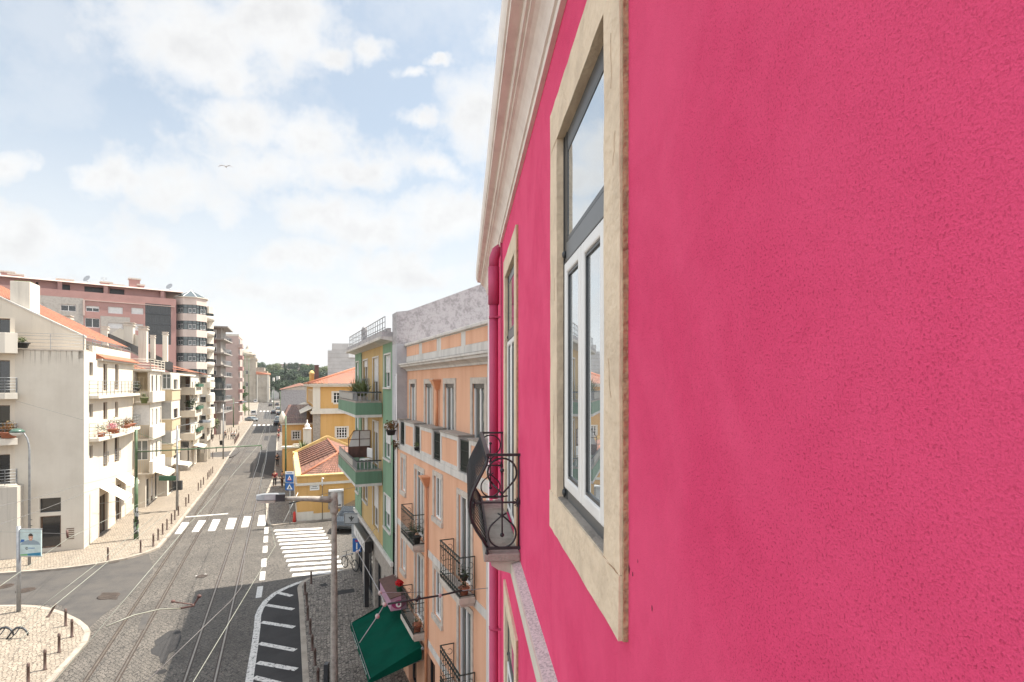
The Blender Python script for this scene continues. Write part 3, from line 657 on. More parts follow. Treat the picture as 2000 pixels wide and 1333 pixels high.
for (px, py, r) in [(50, 1153.5, .42), (8, 1146, .42), (212, 1165, .5), (394, 1126, .3), (222, 1098, .3)]:
    x, y = G(px, py); mb = MB(); mb.lathe([(r, 0), (r, .012), (r * .82, .012), (r * .8, .008), (.01, .008)], (x, y, .006), 18)
    tag(mb.build('manhole_cover', P['railr']), {50: 'round iron manhole cover beside the sign post pavement in the side street', 8: 'manhole cover at the frame edge in the side street', 212: 'reddish manhole patch in mid side street near the tram rails', 394: 'small drain cover between the tram tracks', 222: 'small drain by the rounded kerb corner of the white house'}[px], 'manhole cover', 'manhole covers in the street')

# ------------------------------------------------------------------ the pink building the camera leans out of
PK = Fr(.5, 0, -.0836, 1)
pk = PK.root('pink_house', 'hot pink plastered house filling the right side, with cream cornice and stone framed windows', 'house')
WU0, WU1, WZ0, WZ1 = 1.94, 2.93, 10.41, 12.27
D0, D1, DZ0, DZ1 = 5.50, 6.74, 9.47, 12.27
L0, L1, LZ0, LZ1 = 5.50, 6.74, 6.35, 8.37
w = MB()
w.wall(-4, 12.3, -.2, 14.2, [(a - .04, b + .04, c - .04, d + .04) for a, b, c, d in ((WU0, WU1, WZ0, WZ1), (D0, D1, DZ0 + .04, DZ1), (L0, L1, LZ0, LZ1), (1.94, 2.93, 6.35, 8.37), (9.6, 10.8, 9.5, 12.27))], 0, .30)
w.face([(-4, 0, -.2), (-4, -10, -.2), (-4, -10, 14.2), (-4, 0, 14.2)]); w.face([(12.3, 0, -.2), (12.3, 0, 14.2), (12.3, -10, 14.2), (12.3, -10, -.2)])
w.face([(-4, -10, -.2), (12.3, -10, -.2), (12.3, -10, 14.2), (-4, -10, 14.2)]); w.face([(-4, 0, 14.2), (-4, -10, 14.2), (12.3, -10, 14.2), (12.3, 0, 14.2)])
# patched repair lip and the pock marks by the lower corner of the near window
w.build('wall', P['pink'], pk)
def rough_bar(mb, u0, u1, y0, y1, z0, z1, n=14, j=.0022):
    """a stone bar whose long edges wander slightly, as hand-cut stone does"""
    lz = (z1 - z0) >= (u1 - u0); rings = []
    for k in range(n + 1):
        t = k / n; r = lambda: random.uniform(-j, j)
        if lz:
            z = z0 + (z1 - z0) * t; rings.append([(u0 + r(), y0, z), (u1 + r(), y0, z), (u1 + r(), y1 + r() * .6, z), (u0 + r(), y1 + r() * .6, z)])
        else:
            u = u0 + (u1 - u0) * t; rings.append([(u, y0, z0 + r()), (u, y1 + r() * .6, z0 + r()), (u, y1 + r() * .6, z1 + r()), (u, y0, z1 + r())])
    mb.loft(rings, 0, True, False)
def pink_window(u0, u1, z0, z1, sw=(.2, .22, .2, .22), transom=None, door=False, frame_y=-.016):
    f = MB(); fy = frame_y
    fw = .085
    f.box(u0, u0 + fw, fy - .12, fy, z0, z1); f.box(u1 - fw, u1, fy - .12, fy, z0, z1); f.box(u0 + fw, u1 - fw, fy - .12, fy, z1 - fw, z1)
    f.box(u0 + fw, u1 - fw, fy - .12, fy, z0, z0 + .06)
    zt = transom
    f.box(u0 + fw, u1 - fw, fy - .12, fy + .006, zt - .045, zt + .05)
    fo = f.build('window', P['alu'], pk, bevel=.004)
    k = MB(); k.box(u0 + .001, u0 + fw - .001, fy, fy + .0025, z0, z1); k.box(u1 - fw + .001, u1 - .001, fy, fy + .0025, z0, z1)
    # dark gaskets and inner bead round the top light
    for a in (u0 + fw, u1 - fw - .02): k.box(a, a + .02, fy - .05, fy + .003, zt + .055, z1 - fw)
    k.box(u0 + fw + .02, u1 - fw - .02, fy - .05, fy + .002, z1 - fw - .02, z1 - fw); k.box(u0 + fw + .02, u1 - fw - .02, fy - .05, fy + .002, zt + .055, zt + .075)
    k.box(u0 - .001, u0 + .02, fy - .005, fy + .006, z0, z1); k.box(u1 - .02, u1 + .001, fy - .005, fy + .006, z0, z1)
    k.build('gasket', P['dark'], fo)
    g = MB(); g.face([(u0 + fw, fy - .001, zt), (u1 - fw, fy - .001, zt), (u1 - fw, fy - .001, z1 - .03), (u0 + fw, fy - .001, z1 - .03)]); g.build('top_light', P['glassr'], fo)
    for du in (u0 + fw * .5, u1 - fw * .5):
        for zz in (zt, z0 + .035 + (0.0)):
            h = MB(); h.ball((du, fy + .008, zz), .02, .012, .02, 10); h.build('hinge_cap', P['dark'], fo)
    zc0, zc1 = z0 + .07, zt - .06; um = (u0 + u1) / 2; s = .055
    for (a, b) in ((u0 + fw + .01, um - .004), (um + .004, u1 - fw - .01)):
        c = MB(); y1 = fy + .018; y0 = fy - .03
        c.box(a, a + s, y0, y1, zc0, zc1); c.box(b - s, b, y0, y1, zc0, zc1); c.box(a + s, b - s, y0, y1, zc0, zc0 + s); c.box(a + s, b - s, y0, y1, zc1 - s, zc1)
        co = c.build('casement', P['white'], fo, bevel=.008)
        q = MB(); i = .013
        q.box(a + s, a + s + i, y0 + .01, y1 - .009, zc0 + s, zc1 - s); q.box(b - s - i, b - s, y0 + .01, y1 - .009, zc0 + s, zc1 - s); q.box(a + s + i, b - s - i, y0 + .01, y1 - .009, zc0 + s, zc0 + s + i); q.box(a + s + i, b - s - i, y0 + .01, y1 - .009, zc1 - s - i, zc1 - s)
        q.build('bead', P['dark'], co)
        g = MB(); g.face([(a + s, y1 - .017, zc0 + s), (b - s, y1 - .017, zc0 + s), (b - s, y1 - .017, zc1 - s), (a + s, y1 - .017, zc1 - s)]); g.build('pane', P['glassr'], co)
    l, r_, b_, t_ = sw
    y1 = .024
    for nm, bb in (('near_jamb', (u0 - l, u0, -.09, y1, z0 if not door else z0, z1)), ('far_jamb', (u1, u1 + r_, -.09, y1, z0, z1)), ('head', (u0 - l, u1 + r_, -.09, y1 + .001, z1, z1 + t_))) + (() if door else (('stone_sill', (u0 - l, u1 + r_, -.09, y1 + .004, z0 - b_, z0)),)):
        q = MB(); rough_bar(q, *bb, n=16); q.build('stone_' + nm.split('_')[-1], P['lime'], fo)
    # raw arris of the stone towards the plaster
    q = MB(); rough_bar(q, u0 - l - .012, u0 - l - .001, -.01, .016, z0 - (0 if door else b_), z1 + t_, 20, .003); q.build('stone_arris', P['lime2'], fo)
    return fo
nearw = pink_window(WU0, WU1, WZ0, WZ1, transom=11.66)
for cu_, cz_, L_, s_ in ((1.86, 11.02, .13, .25), (1.80, 11.75, .10, -.3), (3.02, 10.75, .16, .1), (2.2, 10.27, .14, .8), (2.7, 12.38, .1, .9), (1.84, 12.05, .18, .05), (3.0, 11.5, .12, -.15)):
    q = MB(); pts_ = []
    for k in range(6): t_ = k / 5 - .5; pts_.append((cu_ + s_ * L_ * t_ + random.uniform(-.006, .006), .0255, cz_ + L_ * t_))
    q.tube(pts_, .0007, 4); q.build('hairline_crack', P['lime2'], nearw)
q = MB(); q.tube([(1.74, .025, 10.405), (1.80, .0265, 10.412), (1.88, .0265, 10.406), (1.94, .025, 10.41)], .0018, 4); q.build('mortar_joint', P['lime2'], nearw)
sb = MB(); sb.hexa([(WU0, -.14, WZ0 - .002), (WU1, -.14, WZ0 - .002), (WU1, .018, WZ0 - .03), (WU0, .018, WZ0 - .03)], [(WU0, -.14, WZ0 + .018), (WU1, -.14, WZ0 + .018), (WU1, .018, WZ0 + .004), (WU0, .018, WZ0 + .004)]); sb.build('sill_slab', P['stone'], nearw)
pink_window(D0, D1, DZ0, DZ1, transom=11.55, door=True)
pink_window(L0, L1, LZ0, LZ1, transom=7.8)
pink_window(1.94, 2.93, 6.35, 8.37, transom=7.8)
pink_window(9.6, 10.8, 9.5, DZ1, transom=11.55, door=True)
random.seed(21)
for (px, py, r_) in ((1274, 1190, .007), (1229, 1112, .010), (1236, 1122, .006), (1226, 1120, .008), (1246, 1096, .004)):
    cu, cz = PK.uz(px, py); q = MB(); q.face([(cu + r_ * random.uniform(.5, 1.2) * math.cos(a), .0008, cz + 1.5 * r_ * random.uniform(.5, 1.2) * math.sin(a)) for a in [2 * math.pi * k / 9 for k in range(9)]]); q.build('chipped_spot', P['chip'], pk)
# cornice, a run profile in the plane (y out, z up)
prof = [(0, 12.88), (.030, 12.88), (.032, 12.93), (.046, 12.935), (.050, 12.96), (.058, 12.985), (.072, 13.015), (.092, 13.045), (.118, 13.065), (.140, 13.072), (.141, 13.095), (.160, 13.098), (.168, 13.115), (.170, 13.135),
        (.186, 13.14), (.238, 13.148), (.240, 13.18), (.252, 13.185), (.262, 13.22), (.268, 13.26), (.268, 13.40), (.22, 13.46), (0, 13.5)]
c = MB(); c.loft([[(u, y, z) for y, z in prof] for u in [-4 + k * .8 for k in range(21)]], 0, True, False)
c.build('cornice', P['cornice'], pk)
# string course below the balcony
c = MB(); c.hexa([(-4, -.01, 9.27), (12.2, -.01, 9.27), (12.2, .07, 9.27), (-4, .07, 9.27)], [(-4, -.01, 9.40), (12.2, -.01, 9.40), (12.2, .07, 9.375), (-4, .07, 9.375)]); c.build('string_course', P['spk'], pk)
c = MB(); c.box(-4, 12.2, .0702, .082, 9.262, 9.372); c.build('string_course_face', P['whitew'], pk)
# rainwater pipe
c = MB(); pu = 7.85
c.tube([(pu, .10, -.1), (pu, .10, 9.26)], .062, 16); c.tube([(pu, .10, 9.41), (pu, .10, 12.15)], .062, 16)
c.tube([(pu, .10, 12.1), (pu, .10, 12.62)], .078, 16)
c.tube([(pu, .10, 12.6), (pu, .095, 12.74), (pu, .06, 12.84), (pu, .0, 12.88)], .07, 16)
po = c.build('rainwater_pipe', P['pinkpaint'], pk)
for z in (1.5, 3.5, 5.6, 7.6, 9.9, 11.9):
    c = MB(); c.tube([(pu, .10, z), (pu, .10, z + .035)], .068, 16); c.box(pu - .09, pu - .06, -.01, .11, z + .006, z + .03); c.build('pipe_clip', P['pinkpaint'], po)
c = MB(); c.tube([(7.55, .012, 9.4), (7.55, .012, 12.9)], .011, 6); c.build('cable', P['pinkpaint'], pk)
c = MB(); c.tube([(11.2, .02, 0), (11.2, .02, 12.9)], .025, 6); c.build('corner_trim', P['white'], pk)
# balcony of the pink house
BU0, BU1, BP = 5.08, 7.42, .30
bal = MB(); bal.box(BU0, BU1, .001, BP + .03, 9.40 + .002, 9.475); bo = bal.build('balcony', P['stone'], pk, bevel=.012)
bal = MB(); bal.loft([[(u, y, z) for y, z in ((.0, 9.26), (.06, 9.26), (.10, 9.29), (.2, 9.32), (.26, 9.36), (.27, 9.40), (.0, 9.40))] for u in (BU0 + .04, BU1 - .04)], 0, True, False); bal.build('corbel', P['stonel'], bo)
def belly(t):  # t 0 bottom .. 1 top -> (out, z)
    z = 9.52 + t * .84
    o = BP - .01 + .17 * math.sin(math.pi * min(1, t * 1.05)) ** 1.2 * (1.25 - .55 * t)
    return o, z
rl = MB()
n = 14
for k in range(n + 1):
    u = BU0 + .03 + (BU1 - BU0 - .06) * k / n
    rl.tube([(u, *belly(t / 10)) for t in range(11)], .0072, 5)
for t, r in ((0, .014), (1, .018)):
    o_, z_ = belly(t); rl.box(BU0, BU1, o_ - .018, o_ + .018, z_ - .012, z_ + .012)
o_, z_ = belly(.28); rl.box(BU0, BU1, o_ + .004, o_ + .016, z_ - .006, z_ + .006)
kn = rl
for k in range(n):
    u = BU0 + .03 + (BU1 - BU0 - .06) * (k + .5) / n; o_, z_ = belly(.45); kn.tube(arc((u, z_), .03, 0, 330, 8, lambda a, b: (a, o_ + .01, b)), .005, 4)
kn.build('railing', P['iron'], bo)
def side_panel(u):
    s = MB(); top = 10.36
    s.box(u - .012, u + .012, .0, BP + .0, top - .012, top + .012); s.box(u - .012, u + .012, .0, BP - .01, 9.51, 9.535)
    s.tube([(u, .015, 9.5), (u, .015, top)], .009, 6)
    s.tube([(u, *belly(t / 10)) for t in range(11)], .013, 6)
    cy = .165
    f = lambda a, b: (u, a, b)
    s.tube(arc((cy, 10.20), .13, -50, 230, 20, f), .009, 5)               # open ring at the top
    s.tube([f(cy - .085, 10.10), f(cy - .02, 10.03), f(cy + .015, 9.985), f(cy + .05, 9.99)], .008, 5)
    s.tube([f(cy + .085, 10.10), f(cy + .02, 10.03), f(cy - .015, 9.985), f(cy - .05, 9.99)], .008, 5)
    s.tube([f(cy, 10.21), f(cy, 9.66)], .007, 5); s.ball((u, cy, 10.22), .02); s.ball((u, cy, 9.64), .02)
    s.tube(arc((cy, 9.65), .125, 130, 410, 20, f), .009, 5)
    s.tube([f(cy - .08, 9.745), f(cy - .02, 9.80), f(cy + .04, 9.835)], .008, 5); s.tube([f(cy + .08, 9.745), f(cy + .02, 9.80), f(cy - .04, 9.835)], .008, 5)
    for yy, zz in ((.02, 9.93), (BP + .12, 9.93)):
        for an in range(0, 180, 30):
            dx, dz = math.cos(R(an + 15)) * .045, math.sin(R(an + 15)) * .045; s.tube([(u, yy - dx, zz - dz), (u, yy, zz), (u, yy + dx, zz + dz)], .006, 4)
        s.ball((u, yy, zz), .017)
    s.box(u - .008, u + .008, .02, BP + .1, 9.925, 9.94)
    s.lathe([(.022, 0), (.012, .02), (.02, .05), (.008, .1)], (u, BP - .0, 9.42), 8)
    s.build('side_panel', P['iron'], bo)
side_panel(BU0 + .02); side_panel(BU1 - .02)

# ------------------------------------------------------------------ peach house
PE = Fr(5.1 - .43 * 12.6, 12.6, -.43, 1)
OFFU = -.40
pe = PE.root('peach_house', 'peach plastered house with panelled attic and iron balconies next to the pink wall', 'house')
uend = PE.U(776); uend2 = PE.U(787, OFFU); ustart = -1.2
FL = [2.88, 5.75, 8.62]
cols = {1: (783, 794), 2: (809.5, 829.5), 3: (846, 866), 4: (893, 925)}
holes = []; wins = []
def crange(c, s=.16):
    a, b = PE.rng(*cols[c]); return a + s, b - s
for fl in (0, 1):
    zf = FL[fl]
    for c in cols:
        a, b = crange(c)
        if c in (2, 4): h = (a, b, zf + .06, zf + 2.28)
        else: h = (a, b, zf + 1.0 + (.15 if fl else 0), zf + 2.42)
        holes.append(h); wins.append((c, fl, h))
    a, b = -.9, .2; holes.append((a, b, zf + .06, zf + 2.28)); wins.append((5, fl, (a, b, zf + .06, zf + 2.28)))
g0 = [(1.0, 2.2, .15, 2.3), (3.0, 4.4, .15, 2.3), (5.2, 6.3, .15, 2.3), (7.6, 8.8, .15, 2.3)]
lw = MB(); lw.wall(ustart, uend, -.2, FL[2], holes + g0, 0, .22)
lw.face([(ustart, 0, -.2), (ustart, 0, FL[2]), (ustart, -9, FL[2]), (ustart, -9, -.2)])
lw.build('wall', P['peach'], pe)
for c, fl, h in wins:
    window(pe, *h, dep=.09, fw=.055, sw=.15, st=.03, mul=1, fm='white', gm='glassg', sm='stonel', sill=-1 if c in (2, 4, 5) else .02, name='window')
for h in g0: window(pe, *h, dep=.2, fw=.05, mul=1, fm='dark', gm='glassb')
# attic storey set back behind the panelled parapet
uh = []
for a_, b_ in ((800, 813.5), (829, 846.6), (866.6, 891), (920, 952)):
    u0, u1 = PE.rng(a_, b_, OFFU); uh.append((u0 + .16, u1 - .16, FL[2] + .05, 11.0))
uh[-1] = (uh[-1][0] , uh[-1][1], uh[-1][2], uh[-1][3])
up = MB(); up.wall(ustart, uend2, FL[2], 12.1, uh, OFFU, .22); up.build('attic_wall', P['peach'], pe)
for h in uh:
    wo = window(pe, *h, y=OFFU, dep=.09, fw=.05, sw=.17, st=.03, mul=1, fm='white', gm='glassg', sm='stonel', sill=-1)
    d = MB(); d.box(h[0] + .0, h[1], OFFU - .10, OFFU - .02, h[3] - .12, h[3] - .001); d.build('blind_box', P['dark'], wo)
# floor of the setback and parapet panels with grilles
pp = MB(); pt = FL[2] + .95
pp.box(ustart, uend, -.42, -.02, FL[2] - .1, FL[2] + .02)
pp.box(ustart, uend, -.03, .045, FL[2] - .17, FL[2] + .03)
edges = []
gr = []
for h in uh:
    cen = (h[0] + h[1]) / 2; gr.append((cen - .43, cen + .43))
gr.sort(); segs = []; prev = ustart
for a, b in gr: segs.append((prev, a)); prev = b
segs.append((prev, uend))
for a, b in segs:
    if b - a < .15: continue
    q = MB()
    pw = .13
    q.box(a, a + pw, -.13, .03, FL[2] + .031, pt); q.box(b - pw, b, -.13, .03, FL[2] + .031, pt); q.box(a + pw, b - pw, -.13, .03, pt - .12, pt); q.box(a + pw, b - pw, -.13, .03, FL[2] + .031, FL[2] + .13)
    q.box(a + .002, b - .002, -.40, -.131, pt - .05, pt - .001); q.box(a, a + .06, -.40, -.131, FL[2] + .03, pt - .051); q.box(b - .06, b, -.40, -.131, FL[2] + .03, pt - .051)
    po_ = q.build('parapet', P['trim'], pe, bevel=.006)
    if b - a > .4:
        q = MB(); q.box(a + pw, b - pw, -.10, .006, FL[2] + .13, pt - .12); q.build('panel', P['peach'], po_)
    q = MB(); q.box(a - .03, b + .03, -.42, .055, pt + .001, pt + .05); q.build('coping', P['stone'], po_, bevel=.008)
pp.build('floor_band', P['trim'], pe)
for a, b in gr:
    q = MB(); bars(q, [(a, -.04), (b, -.04)], FL[2] + .05, pt - .06, .085, .010, mid=(FL[2] + .22, FL[2] + .62)); q.build('grille', P['irong'], pe)
# cornice, panel frieze and coping
q = MB(); prof = [(OFFU, 11.50), (OFFU + .06, 11.50), (OFFU + .08, 11.56), (OFFU + .18, 11.62), (OFFU + .30, 11.66), (OFFU + .31, 11.72), (OFFU + .36, 11.74), (OFFU + .36, 11.80), (OFFU, 11.86)]
q.loft([[(u, y, z) for y, z in prof] for u in (ustart, uend2 + .25)], 0, True, False); q.build('cornice', P['trim'], pe)
q = MB(); q.box(ustart, uend2 + .1, OFFU - .25, OFFU + .05, 11.861, 12.06); q.box(ustart, uend2 + .1, OFFU - .25, OFFU + .03, 12.061, 12.5)
qo = q.build('parapet', P['trim'], pe)
q = MB(); q.box(ustart, uend2 + .16, OFFU - .3, OFFU + .12, 12.501, 12.6); q.build('coping', P['trim'], qo, bevel=.02)
for pa, pb in ((794, 818), (824, 852.5), (861, 900), (909, 952)):
    a, b = PE.rng(pa, pb, OFFU + .04); q = MB(); q.box(a, b, OFFU + .032, OFFU + .036, 12.09, 12.47); q.build('panel', P['peach'], qo)
q = MB(); q.box(ustart, uend2, -2.0, OFFU - .251, 12.0, 12.06); q.build('roof_deck', P['greys'], pe)
# weathered attic wall behind
# party wall at the far end
q = MB(); q.box(uend, uend + .9, -.45, .02, 8.7, 12.6); q.build('party_wall', P['greys'], pe)
g_ = [(.02, 12.601), (.02, 13.88), (-.45, 13.95), (-6.5, 16.45), (-11, 14.6), (-11, 11.0), (-.47, 11.0), (-.47, 12.601)]
q = MB(); q.hexa([(uend, y, z) for y, z in g_], [(uend + .9, y, z) for y, z in g_]); q.build('gable_wall', P['greyw'], pe)
q = MB(); q.box(ustart, uend - .01, -9, -2.01, 8.6, 12.05); q.build('rear_rooms', P['greys'], pe)
q = MB(); q.box(uend - .06, uend + .18, -.2, .045, -.1, 8.69); q.build('corner_pilaster', P['trim'], pe)
q = MB(); q.box(ustart - .4, PE.U(949.5, .06), -.3, .06, 0, 8.40); q.box(ustart - .4, PE.U(950, OFFU + .06), OFFU - .1, OFFU + .04, 9.6, 11.5); q.build('end_pilaster', P['trim'], pe)
# floor bands
for z in (2.55, 5.45):
    q = MB(); q.box(ustart, uend - .07, -.02, .022, z, z + .22); q.build('string_course', P['trim'], pe)
# rainwater pipes with hoppers
def rain(u, y, z0, z1):
    q = MB(); q.tube([(u, y + .08, z0), (u, y + .08, z1 - .25)], .05, 10)
    q.hexa([(u - .06, y, z1 - .3), (u + .06, y, z1 - .3), (u + .06, y + .13, z1 - .3), (u - .06, y + .13, z1 - .3)], [(u - .2, y, z1), (u + .2, y, z1), (u + .2, y + .26, z1), (u - .2, y + .26, z1)])
    q.box(u - .22, u + .22, y - .0, y + .28, z1 + .001, z1 + .04)
    q.build('rainwater_pipe', P['peachp'], pe)
rain(PE.U(853, OFFU + .08), OFFU, 9.6, 11.1); rain(PE.U(832, .08), 0, .1, 8.0)
q = MB(); q.tube([(PE.U(775, .05), .06, .1), (PE.U(775, .05), .06, 11.4)], .02, 6); q.build('cable', P['white'], pe)
# iron balconies
def iron_balcony(root, u0, u1, zf, p=.45, grn='irong', h=1.0):
    s = MB(); s.box(u0, u1, .031, p, zf - .16, zf); s.box(u0 + .05, u1 - .05, .031, p - .06, zf - .24, zf - .161); so_ = s.build('balcony', P['stonel'], root, bevel=.012)
    r = MB(); bars(r, [(u0 + .03, p - .03), (u1 - .03, p - .03)], zf, zf + h, .155, .0085, mid=(zf + h - .14, zf + .16)); r.build('railing', P[grn], so_)
    for u in (u0 + .03, u1 - .03):
        r = MB(); r.box(u - .012, u + .012, .03, p - .03, zf + h - .022, zf + h + .002); r.box(u - .01, u + .01, .03, p - .03, zf + .04, zf + .06)
        r.box(u - .01, u + .01, .03, .05, zf, zf + h - .02)
        m_ = (p) / 2; f = lambda a, b: (u, a, b)
        for zc in (.22, .5, .78):
            r.tube(arc((m_ - .07, zf + zc), .075, 60, 330, 10, f), .008, 4); r.tube(arc((m_ + .09, zf + zc), .075, -150, 120, 10, f), .008, 4)
        r.build('side_panel', P[grn], so_)
    return so_
b24 = iron_balcony(pe, *PE.rng(862, 930, .42)[:1], PE.rng(862, 927, .25)[1], FL[1]) if False else None
def bal_range(c, ex=.22):
    a, b = PE.rng(*cols[c]); return a - ex, b + ex
iron_balcony(pe, *bal_range(4), FL[1]); iron_balcony(pe, *bal_range(4), FL[0]); iron_balcony(pe, *bal_range(2), FL[1]); iron_balcony(pe, *bal_range(2), FL[0])
# potted plants on the balconies (things of their own)
def pot(name, label, loc, r=.13, h=.2, mat='terra', kind='leaf', n=60, L=.25, size=.035, drop=0.0, bl=0, group='potted plants on the balconies'):
    t = thing(name, label, 'potted plant', loc, 0, group)
    q = MB(); q.lathe([(r * .7, 0), (r, h), (r * 1.08, h), (r * 1.08, h * .85), (r * .98, h * .85), (r * .9, h * .93), (.01, h * .93)], (0, 0, 0), 12); q.build('pot', P[mat], t)
    q = MB()
    if bl: blades(q, (0, 0, h * .9), bl, L * 1.6, .8, .014)
    if n: leaves(q, (0, 0, h + L * .55 - drop), (L * .9, L * .9, L * .8 + drop), n, size, shell=.2)
    q.build('foliage', P[kind], t)
    return t
def pw(u, y, z): return PE.w(u, y, z)
a, b = bal_range(2)
pot('potted_plant', 'terracotta pot with a pale plant on the balcony beside the green awning', pw(a + .2, .26, FL[0]), .15, .28, 'terra', 'leafo', 40, .2)
pot('potted_plant', 'pot of red blossom tied to the far end of the balcony above the awning', pw(b - .05, .50, FL[0] + .8), .12, .22, 'potg', 'flowr', 260, .17, .04)
pot('potted_plant', 'dark leafy plant on the upper balcony beside the green house', pw(a + .25, .25, FL[1]), .13, .25, 'black', 'leafd', 140, .32)
pot('potted_plant', 'bluish plant in the middle of the balcony beside the green house', pw((a + b) / 2, .27, FL[1]), .12, .2, 'black', 'leafo', 100, .26)
a, b = bal_range(4)
pot('potted_plant', 'terracotta pot on the near end of the widest iron balcony', pw(a + .22, .25, FL[1]), .13, .2, 'terra', 'leafd', 40, .12)
pot('potted_plant', 'hanging dark plant on the wide iron balcony near the pink wall', pw(a + .06, .30, FL[1] + .42), .1, .12, 'black', 'leafd', 130, .2, .03, .08)
pot('potted_plant', 'hanging basket of red and green leaves on the end of the panelled parapet', pw(uend - .15, .28, FL[2] + .35), .2, .2, 'black', 'leafr', 240, .32, .05, .0)
pot('potted_plant', 'trailing russet plant hanging below the parapet end', pw(uend - .55, .17, FL[2] - .1), .08, .1, 'black', 'leafr', 90, .22, .04, .1)
pot('potted_plant', 'small bunch of leaves in the second parapet grille', pw(gr[-2][0] + .1, .12, FL[2] + .12), .08, .1, 'black', 'leafo', 60, .16, .03)
# green awning over the shop
aw = PE.root('shop_awning', 'dark green canvas awning over the shop pavement below the peach house', 'awning')
au0, au1 = (18.45 - 12.6) / .9187, (22.6 - 12.6) / .9187
q = MB(); N = 16; rows = []
for j in range(9):
    t = j / 8; rows.append([(au0 + (au1 - au0) * i / N, .12 + 1.68 * t, 2.42 - .72 * t - .07 * math.sin(math.pi * t) - .055 * abs(math.sin(math.pi * i / 4)) ** .7 * math.sin(math.pi * min(1, t * .9 + .05)) + random.uniform(-.006, .006)) for i in range(N + 1)])
q.loft(rows, 0, False, True, False)
q.face([(au0, .12, 2.42), (au0, 1.8, 1.70), (au0, 1.8, 1.55), (au0, .12, 2.0)]); q.face([(au1, .12, 2.42), (au1, 1.8, 1.70), (au1, 1.8, 1.55), (au1, .12, 2.0)])
q.build('canopy', P['awng'], aw)
q = MB()
for i in range(N * 2):
    a = au0 + (au1 - au0) * i / (N * 2); b = au0 + (au1 - au0) * (i + 1) / (N * 2); d = .05 * (i % 2)
    q.hexa([(a, 1.80, 1.50 + .02 * (i % 2)), (b, 1.80, 1.50 + .02 * ((i + 1) % 2)), (b, 1.815, 1.50 + .02 * ((i + 1) % 2)), (a, 1.815, 1.50 + .02 * (i % 2))], [(a, 1.80, 1.72), (b, 1.80, 1.72), (b, 1.815, 1.72), (a, 1.815, 1.72)])
vo = q.build('valance', P['awng'], aw)
q = MB(); random.seed(3)
for s0, s1 in ((.12, .42), (.55, .84)):                      # two runs of small white lettering, unreadable at this size
    u = au0 + (au1 - au0) * s0
    while u < au0 + (au1 - au0) * s1:
        wd = random.uniform(.04, .09); hh = random.choice((.06, .06, .09)); q.box(u, u + wd * .3, 1.816, 1.819, 1.57, 1.57 + hh); q.box(u + wd * .3, u + wd, 1.816, 1.819, 1.57 + random.choice((0, .03, .045)), 1.585 + random.choice((.0, .03, .045))); u += wd + .03
q.build('lettering', P['signw'], vo)
q = MB(); q.tube([(au0 - .05, .1, 2.36), (au1 + .05, .1, 2.36)], .05, 8); q.tube([(au0, 1.79, 1.70), (au1, 1.79, 1.70)], .02, 6)
for u in (au0 + .05, au1 - .05): q.tube([(u, .05, 1.95), (u, 1.78, 1.69)], .018, 6)
q.build('frame', P['galv'], aw)

# ------------------------------------------------------------------ green house
ug0 = uend + .9; GR = Fr(*PE.w(ug0, 0)[:2], -.43, 1)
gh = GR.root('green_house', 'green and ochre plastered corner house with deep green balconies', 'house')
gl = GR.U(693.5); gz = 12.9
stripes = [(0, GR.U(747.5), 'green'), (GR.U(747.5), GR.U(706), 'ochre'), (GR.U(706), gl, 'green')]
gw = []
FG = [3.95, 7.0, 10.1]
for zf in FG:
    gw += [('green', GR.rng(763, 751), zf + .75, zf + 2.15), ('ochre', GR.rng(738, 727.5), zf + .05, zf + 2.15), ('ochre', GR.rng(717, 708.5), zf + .75, zf + 2.15), ('g2', GR.rng(700.5, 695.5), zf + .75, zf + 2.15)]
for i, (a, b, m) in enumerate(stripes):
    hs = [(w_[1][0], w_[1][1], w_[2], w_[3]) for w_ in gw if a - .01 <= (w_[1][0] + w_[1][1]) / 2 <= b + .01]
    q = MB(); q.wall(a, b, 3.55, gz, hs, 0 if m == 'green' else -.03, .2); q.build('wall', P[m], gh)
for s_, (a, b), z0, z1 in gw:
    wo = window(gh, a, b, z0, z1, y=0 if s_ != 'ochre' else -.03, dep=.14, fw=.05, sw=.08, st=.03, mul=1, fm='white', gm='glass', sm='trim', shut=random.choice((.25, .55, .8)) if s_ != 'green' else .55, sill=-1 if z1 - z0 > 2 else .03)
q = MB(); q.box(0, gl, -9, -.2, 3.55, gz - .01); q.box(.3, gl, -9, -.25, -.2, 3.55); q.build('inner_walls', P['greys'], gh)
q = MB(); q.box(gl - .12, gl, -9, .0, -.2, 12.9); q.build('side_wall', P['green'], gh)
# roof slab, cornice and terrace rail
q = MB(); q.loft([[(u, y, z) for y, z in ((-.1, 12.72), (.18, 12.80), (.50, 12.84), (.52, 12.95), (-.1, 12.95))] for u in (-.02, gl + .35)], 0, True, False); q.build('cornice', P['trim'], gh)
q = MB(); q.box(-.02, gl + .3, -9, .46, 12.951, 13.15); q.build('roof_edge', P['greyw'], gh)
q = MB(); q.box(0.1, gl * .62, .05, .2, 13.151, 13.32); q.build('roof_upstand', P['greyw'], gh)
q = MB(); bars(q, [(0.1, .3), (gl + .1, .3), (gl + .1, -5)], 13.15, 13.8, .6, .014, mid=(13.35, 13.58)); q.build('terrace_railing', P['galv'], gh)
q = MB(); q.box(gl * .55 - .12, gl * .55 + .12, .1, .34, 13.151, 13.7); q.lathe([(.13, 0), (.16, .05), (.11, .2), (.02, .26)], (gl * .55, .22, 13.7), 10); q.build('roof_vent', P['greyw'], gh)
